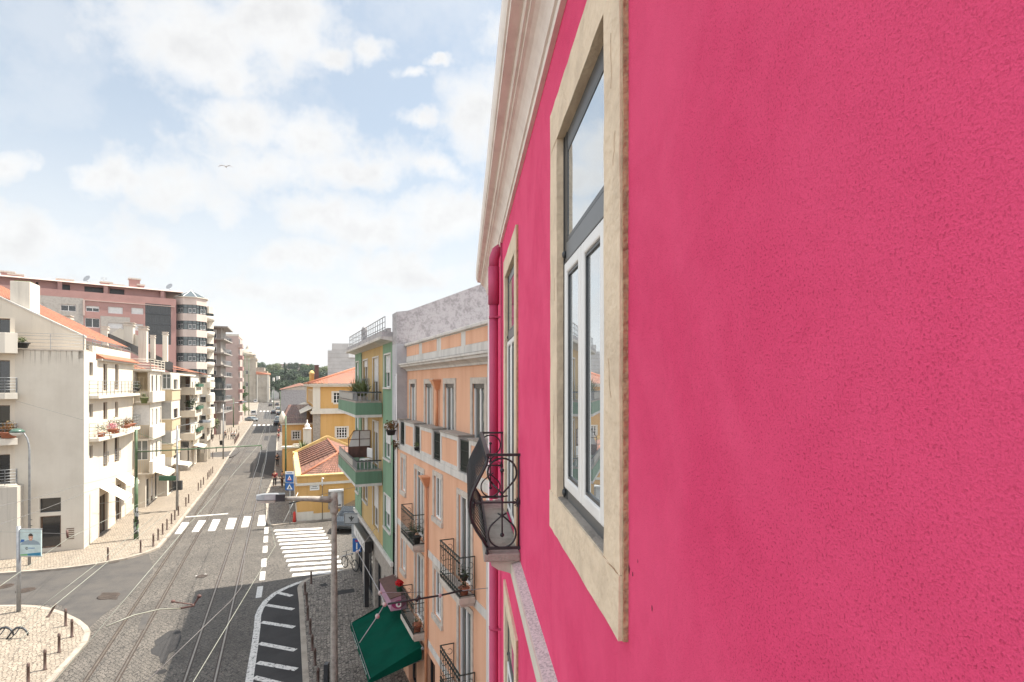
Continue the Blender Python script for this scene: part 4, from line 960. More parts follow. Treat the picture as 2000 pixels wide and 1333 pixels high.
# balconies
bu0, bu1 = (25.6 - GR.o[1]) / .919, (25.6 - GR.o[1]) / .919 + 6.9
for zf in (10.1, 7.0):
    q = MB(); q.box(bu0, bu1, .001, 1.18, zf - .62, zf - .5); bo_ = q.build('balcony', P['trim'], gh)
    q = MB(); q.box(bu0, bu1, .001, 1.17, zf - .499, zf + .04, skip='t'); q.face([(bu0, .001, zf - .02), (bu1, .001, zf - .02), (bu1, 1.17, zf - .02), (bu0, 1.17, zf - .02)]); q.build('apron', P['greenb'], bo_)
    q = MB(); q.box(bu0 + .02, bu1 - .02, 1.06, 1.15, zf + .041, zf + .12); q.box(bu0 + .02, bu0 + .1, .02, 1.06, zf + .041, zf + .12); q.box(bu1 - .1, bu1 - .02, .02, 1.06, zf + .041, zf + .12); q.build('kerb', P['stone'], bo_)
    q = MB(); bars(q, [(bu0 + .06, .03), (bu0 + .06, 1.1)], zf + .12, zf + .50, .16, .012); bars(q, [(bu0 + .06, 1.1), (bu0 + 2.2, 1.1)], zf + .12, zf + .50, .16, .012)
    bars(q, [(bu0 + 2.2, 1.1), (bu1 - .06, 1.1), (bu1 - .06, .03)], zf + .12, zf + .50, .3, .012); q.build('railing', P['galv'], bo_)
    q = MB(); q.box(bu0 + 1.2, bu1 - .1, 1.125, 1.14, zf + .15, zf + .46); q.build('railing_panel', P['shutg'], bo_)
    q = MB(); q.tube([(bu0 + .04, .02, zf + .52), (bu0 + .04, 1.12, zf + .52), (bu1 - .04, 1.12, zf + .52)], .025, 6); q.build('handrail', P['dark'], bo_)
# terrace plants and trellis on the top balcony
t = thing('planter_box', 'long planter of spiky agave leaves on the top green balcony', 'planter', GR.w(bu0 + 1.4, .75, 10.12), GR.rz)
q = MB(); q.box(-.9, 1.4, -.15, .15, 0, .3); q.build('box', P['stone'], t)
q = MB()
for k in range(12): blades(q, (-.85 + k * .19, random.uniform(-.08, .12), .27), 17, random.uniform(.75, 1.1), .95, .024)
q.build('foliage', P['leafo'], t)
t = thing('trellis', 'dark lattice trellis standing behind the balcony plants', 'trellis', GR.w(bu0 + 1.1, .55, 10.1), GR.rz)
q = MB()
for k in range(-2, 7):
    q.tube([(-.7 + k * .3, .0, .1), (-.7 + k * .3 + .95, 0, 1.15)], .012, 4); q.tube([(-.7 + k * .3 + .95, 0.02, .1), (-.7 + k * .3, .02, 1.15)], .012, 4)
q.build('lattice', P['galv'], t)
# partition screen on the second balcony
t = thing('balcony_screen', 'white glazed partition with maroon lower panel on the lower green balcony', 'screen', GR.w(bu0 + 3.2, .02, 7.0), GR.rz)
q = MB(); q.box(-.02, .02, .0, 1.05, .3, .86); q.build('panel', P['brown'], t)
q = MB(); q.hexa([(-.015, .0, .861), (.015, .0, .861), (.015, 1.05, .861), (-.015, 1.05, .861)], [(-.015, 0, 1.65), (.015, 0, 1.65), (.015, .8, 1.65), (-.015, .8, 1.65)]); q.build('glazing', P['shutter'], t)
q = MB()
for p_, r_ in (((0, 0), (0, 1.65)), ((1.06, 0), (1.06, 1.25)), ((.53, .02), (.53, 1.65))): q.tube([(-.03, p_[0], p_[1] + .02), (-.03, r_[0], r_[1])], .022, 4)
q.tube([(-.03, 1.06, 1.25), (-.03, .8, 1.65), (-.03, 0, 1.65)], .022, 4); q.tube([(-.03, 0, 1.22), (-.03, 1.06, 1.22)], .02, 4); q.build('frame', P['brown'], t)
t = thing('chair', 'white slatted chair on the lower green balcony', 'chair', GR.w(bu0 + 1.4, .5, 6.99), GR.rz + R(20), None)
q = MB(); q.box(-.22, .22, -.22, .22, .42, .46); q.build('seat', P['white'], t)
q = MB(); [q.box(-.2 + k * .1, -.15 + k * .1, -.22, -.19, .5, .9) for k in range(5)]; q.box(-.22, .22, -.225, -.185, .9, .95); q.build('backrest', P['white'], t)
for sx in (-.2, .2):
    for sy in (-.2, .2): q = MB(); q.box(sx - .018, sx + .018, sy - .018, sy + .018, 0, .42); q.build('leg', P['white'], t)
# white band and ground floor shops
q = MB(); q.box(0, gl + .05, -.02, .09, 3.42, 3.60); q.build('string_course', P['trim'], gh)
q = MB(); q.wall(.0, gl, -.2, 3.42, [(.4, 1.9, .1, 2.5), (2.6, 4.3, .1, 2.6), (5.0, 7.6, .1, 2.6), (8.3, gl - .5, .1, 2.6)], 0, .25); q.build('shop_wall', P['stone'], gh)
for a, b in ((.4, 1.9), (2.6, 4.3), (5.0, 7.6), (8.3, gl - .5)): window(gh, a, b, .1, 2.5, dep=.2, fw=.07, mul=2 if b - a > 2 else 1, fm='dark', gm='glassb', name='shop_window')
fa = GR.root('shop_fascia', 'dark projecting shop fascia along the green house with pale square lamps', 'shop sign')
f0, f1 = (27.6 - GR.o[1]) / .919, (31.3 - GR.o[1]) / .919
q = MB(); q.box(f0, f1, .09, .40, 2.72, 3.3); q.build('box', P['shop'], fa)
q = MB(); q.box(f0 + .1, f1, .401, .415, 2.74, 3.22); q.build('front_panel', P['shutter'], fa)
q = MB()
for k in range(5): q.box(f0 + .35 + k * .62, f0 + .62 + k * .62, .416, .422, 2.85, 3.1)
q.build('lamp_panels', P['shutg'], fa)
q = MB(); q.box(f0 - .06, f0 - .001, .25, .45, .12, 3.30); q.build('side_panel', P['shop'], fa)
q = MB(); q.box(f0 + .5, f0 + .55, .32, .4, .12, 2.71); q.build('corner_prop', P['galv'], fa)
# optician's box sign
sg = PE.root('box_sign', 'lilac box sign with an eye emblem and rusty brown top above a shop door', 'sign')
s0, s1 = (20.75 - 12.6) / .919, (22.75 - 12.6) / .919
q = MB(); q.hexa([(s0, .06, 2.72), (s1, .06, 2.72), (s1, .64, 2.72), (s0, .64, 2.72)], [(s0, .06, 3.28), (s1, .06, 3.28), (s1, .64, 3.15), (s0, .64, 3.15)]); q.build('box', P['lilac'], sg)
q = MB(); q.hexa([(s0 - .03, .05, 3.29), (s1 + .03, .05, 3.29), (s1 + .03, .68, 3.16), (s0 - .03, .68, 3.16)], [(s0 - .03, .05, 3.32), (s1 + .03, .05, 3.32), (s1 + .03, .68, 3.19), (s0 - .03, .68, 3.19)]); q.build('cover', P['brown'], sg)
q = MB(); cy, cz = .35, 2.93
q.face([(s0 - .004, cy + .26 * math.cos(a), cz + .16 * math.sin(a) * abs(math.sin(a)) ** .4) for a in [2 * math.pi * k / 24 for k in range(24)]]); q.build('eye_emblem', P['magenta'], sg)
q = MB(); q.face([(s0 - .008, cy + .11 * math.cos(a), cz + .11 * math.sin(a)) for a in [2 * math.pi * k / 20 for k in range(20)]]); q.build('eye_ring', P['signw'], sg)
q = MB(); q.face([(s0 - .012, cy + .05 * math.cos(a), cz + .05 * math.sin(a)) for a in [2 * math.pi * k / 14 for k in range(14)]]); q.build('pupil', P['magenta'], sg)
# hanging signs at the far end of the green house, facing the camera
def hang(name, label, px0, py0, px1, py1, Y, m, cat='sign'):
    a = at(px0, py0, Y); b = at(px1, py1, Y); t = thing(name, label, cat, (a.x, Y, b.z), R(-3))
    W = b.x - a.x; Hh = a.z - b.z
    q = MB(); q.box(0, W, -.04, .04, 0, Hh); q.build('board', P[m], t, bevel=.01)
    q = MB(); q.box(W, W + .9, -.015, .015, Hh * .8, Hh * .8 + .03); q.build('bracket', P['dark'], t)
    return t, W, Hh
t, W, Hh = hang('hanging_sign', 'pale hanging shop sign with a black lily emblem', 672, 1002, 702, 1024, 32.2, 'signg')
q = MB(); e = -.045; cx_, cz_ = W / 2, Hh / 2
for ang in (0, 55, -55):
    q.face([(cx_ + math.sin(R(ang)) * r * Hh + math.cos(R(ang)) * s * Hh, e, cz_ - .02 + math.cos(R(ang)) * r * Hh - math.sin(R(ang)) * s * Hh) for r, s in ((0, -.03), (.18, -.07), (.32, 0), (.18, .07), (0, .03))])
q.box(cx_ - .13 * Hh, cx_ + .13 * Hh, e - .001, e, cz_ - .1 * Hh, cz_ - .05 * Hh); q.face([(cx_ - .03 * Hh, e - .002, cz_ - .05 * Hh), (cx_ - .1 * Hh, e - .002, cz_ - .3 * Hh), (cx_, e - .002, cz_ - .2 * Hh), (cx_ + .1 * Hh, e - .002, cz_ - .3 * Hh), (cx_ + .03 * Hh, e - .002, cz_ - .05 * Hh)])
q.build('lily_emblem', P['dark'], t)
q = MB(); [q.box(*bb) for bb in ((0.03, W - .03, e - .002, e, Hh - .06, Hh - .03), (.03, W - .03, e - .002, e, .03, .06), (.03, .055, e - .002, e, .06, Hh - .06), (W - .055, W - .03, e - .002, e, .06, Hh - .06))]; q.build('border', P['dark'], t)
t, W, Hh = hang('hanging_sign', 'small plain grey sign hanging below the lily sign', 687, 1025, 700, 1050, 32.0, 'signg')
t, W, Hh = hang('hanging_sign', 'blue square sign with a white upright mark by the shop corner', 689, 1052, 706, 1078, 31.8, 'blue')
q = MB(); q.box(W * .42, W * .56, -.044, -.041, Hh * .2, Hh * .68); q.box(W * .75, W * .9, -.044, -.041, Hh * .08, Hh * .2); q.build('symbol', P['signw'], t)
q = MB(); q.box(W * .3, W * .7, -.046, -.0445, Hh * .76, Hh * .92); q.build('red_bar', P['magenta'], t)
# ------------------------------------------------------------------ left side of the street
dL = (.371, -.928)                     # local x runs back towards the camera, outward is towards the street
LA = Fr(-28.2, 37.1, *dL)
ah = LA.root('white_corner_house', 'cream plastered corner house with blank end wall, corner terrace and flowered balconies', 'house')
END = lambda x, y, z: (y, -x, z)       # end wall: x to the left, y towards the camera
AE = Fr(-28.2, 37.1, -.928, -.371)
def E(px, py, off=0.0): return AE.uz(px, py, off)
def erng(a, b, off=0.0): return AE.rng(a, b, off)
EL = AE.U(33)                          # the end wall runs to the balcony stack
TOPA = 13.15
door = erng(77.5, 119) + (1.05 - .75, 3.05); tl = erng(77.5, 119) + (3.5, 4.75)
door = (door[0], door[1], AE.Z(100, 1071), AE.Z(100, 1008)); tl = (tl[0], tl[1], AE.Z(100, 1001), AE.Z(100, 973))
q = MB(END); q.wall(0, EL + .1, -.2, TOPA, [door, tl], 0, .3)
q.build('end_wall', P['creams'], ah)
window(ah, *door, dep=.22, fw=.09, mul=0, fm='brownw', gm='glassb', xf=END, name='door'); window(ah, *tl, dep=.22, fw=.05, mul=0, fm='dark', gm='glassb', xf=END)
q = MB(END); gv = erng(130, 145)
for k in range(6): z = AE.Z(137, 1032 + k * 3.9); q.box(gv[0], gv[1], .002, .03, z - .05, z)
q.build('air_grille', P['brownw'], ah)
# street side
strip_end = LA.U(187.5); fend = LA.U(262)
hs = []
for (a, b, t, bt) in [(174.7, 181.6, 708, 734), (174.7, 181.6, 790, 816), (175, 181.5, 871, 896)]:
    r = LA.rng(a, b); hs.append(r + (LA.Z(178, bt), LA.Z(178, t)))
for (a, b, t, bt) in [(202, 209.7, 711, 763.6), (225, 231.6, 712, 762), (202, 209.7, 786, 820), (225, 231, 785, 816), (202, 209.6, 861, 912), (224, 232.7, 853, 903), (195, 209.6, 966, 1050), (225.8, 237, 947, 1019)]:
    r = LA.rng(a, b); m_ = (a + b) / 2; hs.append(r + (LA.Z(m_, bt), LA.Z(m_, t)))
q = MB(); q.wall(fend, 0, -.2, TOPA - .5, hs, 0, .25)
q.box(strip_end, 0, -.3, -.001, TOPA - .5, TOPA); q.build('street_wall', P['cream'], ah)
for i, h in enumerate(hs): window(ah, *h, dep=.2, fw=.05, mul=1 if h[1] - h[0] > 1.2 else 0, fm='brownw' if i > 2 else 'dark', gm='glassb', name='door' if h[3] - h[2] > 1.9 else 'window')
q = MB(); q.box(fend, -.31, -12, -.3, 0, TOPA - .1, skip='n'); q.build('inner_walls', P['creamd'], ah)
# terrace: floor, parapet lines, set-back gable wall
q = MB(END); q.box(.0, EL + .1, -1.6, .05, TOPA + .001, TOPA + .07); q.build('terrace_slab', P['stonel'], ah)
q = MB()
z0t = TOPA + .07
hrails(q, [(.02, -EL), (.02, -.02), (-2.4, -.02)], [z0t + .2, z0t + .42, z0t + .64, z0t + .86, z0t + 1.02], .013, 1.7, z0t); q.build('terrace_railing', P['galv'], ah)
gx = -1.5
zA = AE.Z(155, 656, gx); uA_ = AE.U(155, gx); zB = AE.Z(0, 583, gx); uB_ = AE.U(0, gx)
sl_ = (zB - zA) / (uB_ - uA_); u_r = 14.0; zr = zA + sl_ * (u_r - uA_)
q = MB(END)
q.hexa([(uA_ - .3, gx, TOPA - .5), (u_r, gx, TOPA - .5), (u_r, gx - .25, TOPA - .5), (uA_ - .3, gx - .25, TOPA - .5)], [(uA_ - .3, gx, zA - .1), (u_r, gx, zr), (u_r, gx - .25, zr), (uA_ - .3, gx - .25, zA - .1)])
q.build('gable_wall', P['cream'], ah)
q = MB(END); q.hexa([(uA_ - .35, gx - .27, zA - .13), (u_r, gx - .27, zr), (u_r, gx + .07, zr), (uA_ - .35, gx + .07, zA - .13)], [(uA_ - .35, gx - .27, zA - .03), (u_r, gx - .27, zr + .09), (u_r, gx + .07, zr + .09), (uA_ - .35, gx + .07, zA - .03)]); q.build('gable_coping', P['trim'], ah)
# roof over the street front
ev = -(uA_ - .2)
tile_roof('roof', (fend, ev, zA - .12), (gx - .28, ev, zA - .12), (gx - .28, -u_r, zr + .1), (fend, -u_r, zr + .1), P['t_or'], ah)
q = MB(); q.box(fend, gx - .25, -1.3, -.9, TOPA - .5, zA - .2); q.build('upper_wall', P['cream'], ah)
q = MB(); q.box(fend - .2, strip_end - .3, -1.1, .28, TOPA - .5, TOPA - .38); q.build('eave_slab', P['creamd'], ah)
q = MB(); q.loft([[(u, y, z) for y, z in ((.36, TOPA - .38), (.36, TOPA - .30), (-.25, TOPA + .03), (-.25, TOPA - .38))] for u in (fend - .2, strip_end - .5)], 0, True, False); q.build('eave_tiles', P['terra'], ah)
q = MB(); q.box(fend, strip_end - .3, -.5, -.28, TOPA - .3, TOPA + .55); q.build('parapet', P['whitew'], ah)
q = MB(); hrails(q, [(strip_end - .4, -.3), (fend, -.3)], [TOPA + .75, TOPA + .95], .02, 2, TOPA + .5); q.build('roof_railing', P['galv'], ah)
# big white chimney on the gable
a, b = AE.rng(20, 59, gx - .3); q = MB(END); q.box(a, b, gx - 1.9, gx - .26, 13.5, AE.Z(40, 550, gx - .3)); q.build('chimney', P['whitew'], ah, bevel=.02)
q = MB(END); q.box(a + .1, b - .15, gx - 1.2, gx - .45, AE.Z(40, 550, gx - .3) + .001, AE.Z(40, 550, gx - .3) + .07); q.build('chimney_cap', P['leafo'], ah)
# corner balcony stack at the left edge
SB = 1.5
q = MB(END); s0 = AE.U(33.5, .9) ; s1 = s0 + 4
q.box(s0, s1, .001, .9, -.2, AE.Z(15, 952, .9)); q.build('ground_bay', P['creamd'], ah)
wl = [(AE.Z(15, 1078, 0), 0)]
hs2 = [(EL + .35, EL + 1.6, AE.Z(10, 975), AE.Z(10, 888)), (EL + .35, EL + 1.6, AE.Z(10, 862), AE.Z(10, 792)), (EL + .35, EL + 1.6, AE.Z(10, 770), AE.Z(10, 704)), (EL + .35, EL + 1.6, AE.Z(10, 672), AE.Z(10, 622))]
q = MB(END); q.wall(EL + .1, EL + 8, -.2, 15.2, hs2, -.002, .3); q.build('bay_wall', P['cream'], ah)
for h in hs2: window(ah, *h, dep=.25, fw=.06, mul=1, fm='brownw', gm='glassb', xf=END, name='door')
for i, (pyt, pyb, solid) in enumerate([(650, 690, 1), (768, 780, 0), (857, 870, 0), (948, 953, 0)]):
    zt = AE.Z(20, pyt, .9); zb = AE.Z(20, pyb, .9); e0 = AE.U(31.5, .9)
    q = MB(END)
    pl = [(EL - .02, .001), (e0, .7), (e0 + .55, .92), (e0 + 4, .92), (e0 + 4, .001)]
    q.prism([(x, y) for x, y in pl], zb, zt if not solid else zt); bo_ = q.build('balcony', P['whitew'], ah, bevel=.01)
    if not solid:
        q = MB(END); path = [(EL + .02, .05), (e0 + .04, .66), (e0 + .57, .86), (e0 + 4, .86)]
        hrails(q, path, [zt + .2, zt + .38, zt + .56, zt + .74, zt + .95], .015, 1.1, zt); q.build('railing', P['galv'], bo_)
def lw_(u, y, z): return LA.w(u, y, z)
def ew(u, y, z): x, yy, zz = END(u, y, z); return LA.w(x, yy, zz)
pot('flower_planter', 'terracotta planter overflowing with red and orange flowers behind the green capped lamp', ew(AE.U(16, .7), .62, AE.Z(15, 857, .9) + .02), .5, .38, 'terra', 'leafr', 420, .55, .06, group='flowers on the corner house')
pot('planter', 'black planter of green shrubs on the corner terrace rail', ew(AE.U(43, .05), .12, TOPA + .12), .42, .34, 'black', 'leafo', 200, .33, .05, group='flowers on the corner house')
# street balconies of the corner house
def curved_balcony(root, u0, u1, p, z, mt='whitew', th=.22, rail='galv', zs=(.25, .5, .75, 1.0), bow=.0):
    pts = [(u0, .001), (u0, p)] + [(u0 + (u1 - u0) * k / 6, p + bow * math.sin(math.pi * k / 6)) for k in range(1, 6)] + [(u1, p), (u1, .001)]
    q = MB(); q.prism(pts[::-1], z - th, z); b = q.build('balcony', P[mt], root)
    if rail: q = MB(); hrails(q, [(x, y - .05 if y > .1 else y) for x, y in pts], [z + v for v in zs], .016, 1.0, z); q.build('railing', P[rail], b)
    return b
u0, u1 = fend + .3, LA.U(200, .7) + .2
curved_balcony(ah, u0, u1, .55, LA.Z(228, 771, .5), th=.2); curved_balcony(ah, u0, u1, .55, LA.Z(228, 846, .5), bow=.35)
for k, (a, b) in enumerate(((202, 209.7), (224, 232.7))):
    r = LA.rng(a, b); z = LA.Z((a + b) / 2, 905 if k == 0 else 897); q = MB(); hrails(q, [(r[0] - .05, .06), (r[1] + .05, .06)], [z - .0, z + .2, z + .4, z + .6, z + .8], .015, 1.0, z - .0); q.build('window_railing', P['galv'], ah)
zf = LA.Z(228, 846, .5)
um = lambda px: LA.U(px, .6)
pot('flower_planter', 'planter of pink geraniums at the near end of the curved flower balcony', lw_(um(213), .8, zf + .25), .35, .22, 'terra', 'flowp', 260, .42, .05, group='flowers on the corner house')
pot('flower_planter', 'leafy shrub in the middle of the curved flower balcony', lw_(um(228), .5, zf), .3, .3, 'terra', 'leafo', 260, .7, .06, group='flowers on the corner house')
pot('flower_planter', 'terracotta trough of red flowers and leaves along the curved balcony rail', lw_(um(238), .85, zf + .3), .4, .22, 'terra', 'leafr', 240, .4, .05, group='flowers on the corner house')
pot('flower_planter', 'green plant beside the door of the curved flower balcony', lw_(um(205), .4, zf), .25, .3, 'terra', 'leafo', 160, .5, .05, group='flowers on the corner house')
pot('flower_planter', 'terracotta trough at the far end of the curved flower balcony', lw_(um(250), .75, zf + .3), .4, .22, 'terra', 'leafr', 200, .35, .05, group='flowers on the corner house')
# shop awnings
def slope_awning(label, fr, u0, u1, z1, z0, p, m='awnw'):
    t = fr.root('shop_awning', label, 'awning', 'cream shop awnings on the left pavement')
    q = MB(); n = 5
    q.loft([[(u0 + (u1 - u0) * i / 8, .02 + p * j / n, z1 + (z0 - z1) * j / n + .03 * math.sin(i * math.pi / 2) * (j / n)) for i in range(9)] for j in range(n + 1)], 0, False, True, False)
    q.face([(u0, .02, z1), (u0, p, z0), (u0, p, z0 - .15)]); q.build('canopy', P[m], t)
    q = MB(); q.box(u0, u1, p, p + .01, z0 - .22, z0); q.build('valance', P[m], t); q = MB(); q.tube([(u0, p, z0), (u1, p, z0)], .03, 6); q.tube([(u1 - .05, .03, z0 - .1), (u1 - .05, p, z0)], .02, 5); q.build('frame', P['galv'], t); return t
slope_awning('cream awning over the nearer shop door of the white corner house', LA, LA.U(213), LA.U(194), 3.6, 2.55, 1.5)
slope_awning('cream awning over the farther shop door of the white corner house', LA, LA.U(246), LA.U(226), 3.7, 2.9, .95)

# terraced flats further along: blocks that step out towards the street
hs_names = []
def block(name, label, px_face0, offs0, offs1, px_end, ztop, rows, seed, base_mat='whitew', ground=3.0, cat='house', depth=10, faces=None, floor_h=3.05, z_first=3.3, n=3, street_w=(2, .9, 1.3), group='terraced flats on the left'):
    """camera-facing return wall at px_face0 from offs0 to offs1, then a street wall to px_end"""
    u0 = LA.U(px_face0, offs0); u1 = LA.U(px_end, offs1)
    o = LA.w(u0, 0); fr = Fr(o[0], o[1], *dL); t = fr.root(name, label, cat, group); L = u1 - u0  # L is negative
    rnd = random.Random(seed)
    hs = []; W = -L
    nw, ww, wh = street_w
    for k in range(n):
        zf = z_first + k * floor_h
        for j in range(nw):
            c = -W * (j + .5) / nw; hs.append((c - ww / 2, c + ww / 2, zf + (.9 if (k + j) % 2 else .15), zf + (.9 + wh if (k + j) % 2 else .15 + wh + .7)))
    g = []
    for j in range(nw): c = -W * (j + .5) / nw; g.append((c - ww * .7, c + ww * .7, .15, 2.5))
    q = MB(); q.wall(-W, 0, ground, ztop, hs, offs1, .2); q.wall(-W, 0, -.2, ground, g, offs1 - .35, .3); q.face([(-W, offs1, ground), (0, offs1, ground), (0, offs1 - .36, ground), (-W, offs1 - .36, ground)])
    q.face([(0, -depth, -.2), (0, offs1 - .35, -.2), (0, offs1 - .35, ground), (0, -depth, ground)])
    q.face([(0, -depth, ztop), (-W, -depth, ztop), (-W, offs1, ztop), (0, offs1, ztop)])
    q.face([(-W, -depth, -.2), (-W, offs1, -.2), (-W, offs1, ztop), (-W, -depth, ztop)])
    q.build('street_wall', P[base_mat], t)
    for h in hs + g:
        window(t, *h, y=offs1 if h[2] > ground - .4 else offs1 - .35, dep=.15, fw=.05, mul=rnd.choice((0, 1)), fm=rnd.choice(('white', 'brownw', 'dark')), gm='glassb', far=True, shut=rnd.choice((0, 0, .4, .8)))
    # end wall facing the camera: plane x = 0, local x' -> y
    SIDE = lambda x, y, z: (y, x, z)
    return t, fr, W, SIDE
# first block
b1, f1, W1, SD = block('white_terrace_house', 'white house with a railed loggia, closed panels and glazed bays beyond the flowered balconies', 262, 0, 1.2, 317, 12.15, None, 11, street_w=(3, .7, 1.5))
F1z = lambda py: f1.uz(277, py, .6)[1]
def zpx(px, py, fr, off=0.0): return fr.uz(px, py, off)[1]
q = MB(SD)
z = lambda py: H - (py - HY) / FP * 49.3
q.wall(-.3, 1.2, 3.0, 12.15, [(0.05, 1.0, z(765), z(727)), (.05, 1.05, z(900), z(861))], 0, .9, mr=0)
q.build('return_wall', P['creamd'], b1)
q = MB(SD); q.box(.05, 1.0, -.88, -.86, z(765), z(727)); q.build('loggia_back', P['beige'], b1)
q = MB(SD); q.box(0, 1.15, .001, .03, z(832), z(792)); pn = q.build('shutter_panel', P['shutter'], b1)
window(b1, .05, 1.05, z(900), z(861), dep=.1, fw=.06, rows=(.5,), fm='white', gm='glassg', xf=SD)
for (pa, pb, m, br) in ((787, 765, 'creamd', 0), (860, 834, 'creamd', 1), (927, 902, 'creamd', 1)):
    q = MB(); q.box(-W1 + .05, .5, 1.21, 1.5, z(pa), z(pb)); q.box(.001, .5, .1, 1.209, z(pa), z(pa) + .12); q.build('balcony', P['whitew'], b1, bevel=.02)
    q = MB(SD); bars(q, [(.1, .46), (1.2, .46)], z(pa) + .1, z(pb) + .15, .16, .014); q.build('railing', P['beige'], b1)
q = MB(SD); bars(q, [(.05, .03), (1.05, .03)], z(765), z(737), .33, .012); q.build('loggia_railing', P['beige'], b1)
q = MB(); hrails(q, [(.35, -.5), (.35, 1.3), (-W1 - .5, 1.3)], [12.45, 12.7, 12.95, 13.15], .03, 1.6, 12.15); q.build('roof_railing', P['whitew'], b1)
q = MB(); q.box(-W1, .4, -2.0, 1.4, 12.151, 12.3); q.build('roof_slab', P['whitew'], b1)
tile_roof('roof', (-W1 - 9, -1.2, 12.3), (2.5, -1.2, 12.3), (2.5, -4.2, 13.5), (-W1 - 9, -4.2, 13.5), P['t_or'], b1)
pot('garden_basket', 'lime green basket behind the railing of the white terrace house', LA.w(LA.U(283, 1.3), 1.25, z(787)), .3, .5, 'leafo', 'leafo', 60, .3, .06, group='flowers on the left terrace')
pot('potted_plant', 'dark shrub inside the open loggia of the white terrace house', LA.w(LA.U(268, .5), .45, z(764)), .25, .25, 'black', 'leafd', 160, .4, .05, group='flowers on the left terrace')
slope_awning('pale awning over the pavement below the glazed bay of the first terrace house', Fr(*f1.w(0, 1.1)[:2], *dL), -4.5, -.4, 3.3, 2.75, 1.3)
# second block with beige bands
b2, f2, W2, _ = block('banded_terrace_house', 'white house with beige banded corner bay and tall glazed loggia', 316, 1.2, 2.0, 351, 11.9, None, 5, street_w=(1, 2.2, 1.3), n=3, floor_h=3.0)
z = lambda py: H - (py - HY) / FP * 54.6
q = MB(SD); q.wall(.3, 2.0, 3.0, 11.9, [(1.25, 1.95, z(760), z(728))], 0, .3); q.build('return_wall', P['creamd'], b2)
window(b2, 1.25, 1.95, z(760), z(728), dep=.06, fw=.05, mul=1, rows=(.68,), fm='white', gm='glassg', xf=SD)
for (pa, pb) in ((783, 762), (841, 820), (893, 868)):
    q = MB(); q.box(-W2, .03, 2.01, 2.06, z(pa), z(pb)); q.box(.001, .05, .35, 2.009, z(pa), z(pb)); q.build('beige_band', P['beige'], b2)
    q = MB(); q.box(-W2, .12, 2.061, 2.14, z(pb) + .001, z(pb) + .08); q.box(.051, .12, .3, 2.06, z(pb) + .001, z(pb) + .08); q.build('ledge', P['whitew'], b2)
for pa, pb in ((818, 787), (866, 845)): q = MB(SD); q.box(1.2, 1.96, .002, .04, z(pa), z(pb)); q.build('shutter_panel', P['shutg'], b2)
q = MB(); q.box(-W2 - 12, -1, -9, .0, 0, 11.95); q.box(-W2 - 12, .1, -3, 1.9, 11.901, 12.1); q.build('roof_deck', P['whitew'], b2)
slope_awning('small white canopy over the doorway under the banded bay', Fr(*f2.w(0, 1.5)[:2], *dL), -5, -2.2, 3.0, 2.7, 1.6)
# third block: balconies with planters
b3, f3, W3, _ = block('balcony_terrace_house', 'white gabled house with three stacked balconies of green planters', 351, 0.0, 1.2, 390, 12.2, None, 21, street_w=(3, .8, 1.5), n=3, floor_h=2.85, z_first=3.2)
z = lambda py: H - (py - HY) / FP * 70.8
q = MB(SD); q.wall(-.1, 1.2, .0, 12.2, [(.05, 1.15, z(757), z(728)), (.05, 1.15, z(802), z(770)), (.05, 1.15, z(845), z(816)), (.1, 1.0, z(900), z(862))], 0, 1.0); q.build('return_wall', P['creamd'], b3)
q = MB(SD); [q.box(.5, .9, -.98, -.96, z(a), z(b)) for a, b in ((757, 730), (802, 772), (845, 818))]; q.build('loggia_doors', P['brownw'], b3)
for i, (pa, pb) in enumerate(((772, 757), (815, 802), (860, 846))):
    q = MB(); q.box(-W3 * .75, .35, 1.21, 1.75, z(pa), z(pb)); q.box(.001, .35, .05, 1.209, z(pa), z(pb)); q.build('balcony', P['cream'], b3, bevel=.03)
    q = MB(); hrails(q, [(.3, .1), (.3, 1.7), (-W3 * .75, 1.7)], [z(pb) + .15, z(pb) + .35], .02, 1.2, z(pb)); q.build('railing', P['galv'], b3)
    for j, (px, m, n_, L_) in enumerate(((377, 'potg', 0, 0), (364, 'black', 260, .75))):
        if m == 'potg':
            tt = thing('planter_box', ('top', 'middle', 'bottom')[i] + ' green planter box on the balconies of the gabled white house', 'planter', f3.w(-W3 * .36, 1.80, z(pb) + .05), f3.rz + 0, 'green planters of the gabled white house')
            qq = MB(); qq.box(-W3 * .3, W3 * .3, -.13, .22, 0, .38); qq.build('box', P['potg'], tt); qq = MB()
            for k in range(9): leaves(qq, (-W3 * .28 + k * W3 * .07, .05, .42), (.22, .2, .18), 18, .05)
            qq.build('foliage', P['leafd'], tt)
        elif i == 1: pot('potted_plant', 'big dark plants filling the middle balcony of the gabled white house', f3.w(-.2, 1.2, z(pb) + .1), .3, .3, 'black', 'leafd', 300, .85, .1, group='flowers on the left terrace')
q = MB(); q.hexa([(-W3, 1.25, 12.2), (0, 1.25, 12.2), (0, -9, 12.2), (-W3, -9, 12.2)], [(-W3, 1.2, 12.45), (0, 1.2, 12.45), (0, -9, 12.4), (-W3, -9, 12.4)]); q.build('roof_slab', P['whitew'], b3)
tile_roof('roof', (-W3 - 4, 1.6, 12.4), (1.4, 1.6, 12.4), (1.4, -4, 13.4), (-W3 - 4, -4, 13.4), P['t_or'], b3, rib=.4, course=.6)
slope_awning('long cream canopy at street level below the balconies of the gabled house', Fr(*f3.w(0, 1.0)[:2], *dL), -6, -2.0, 3.1, 2.75, 1.3)
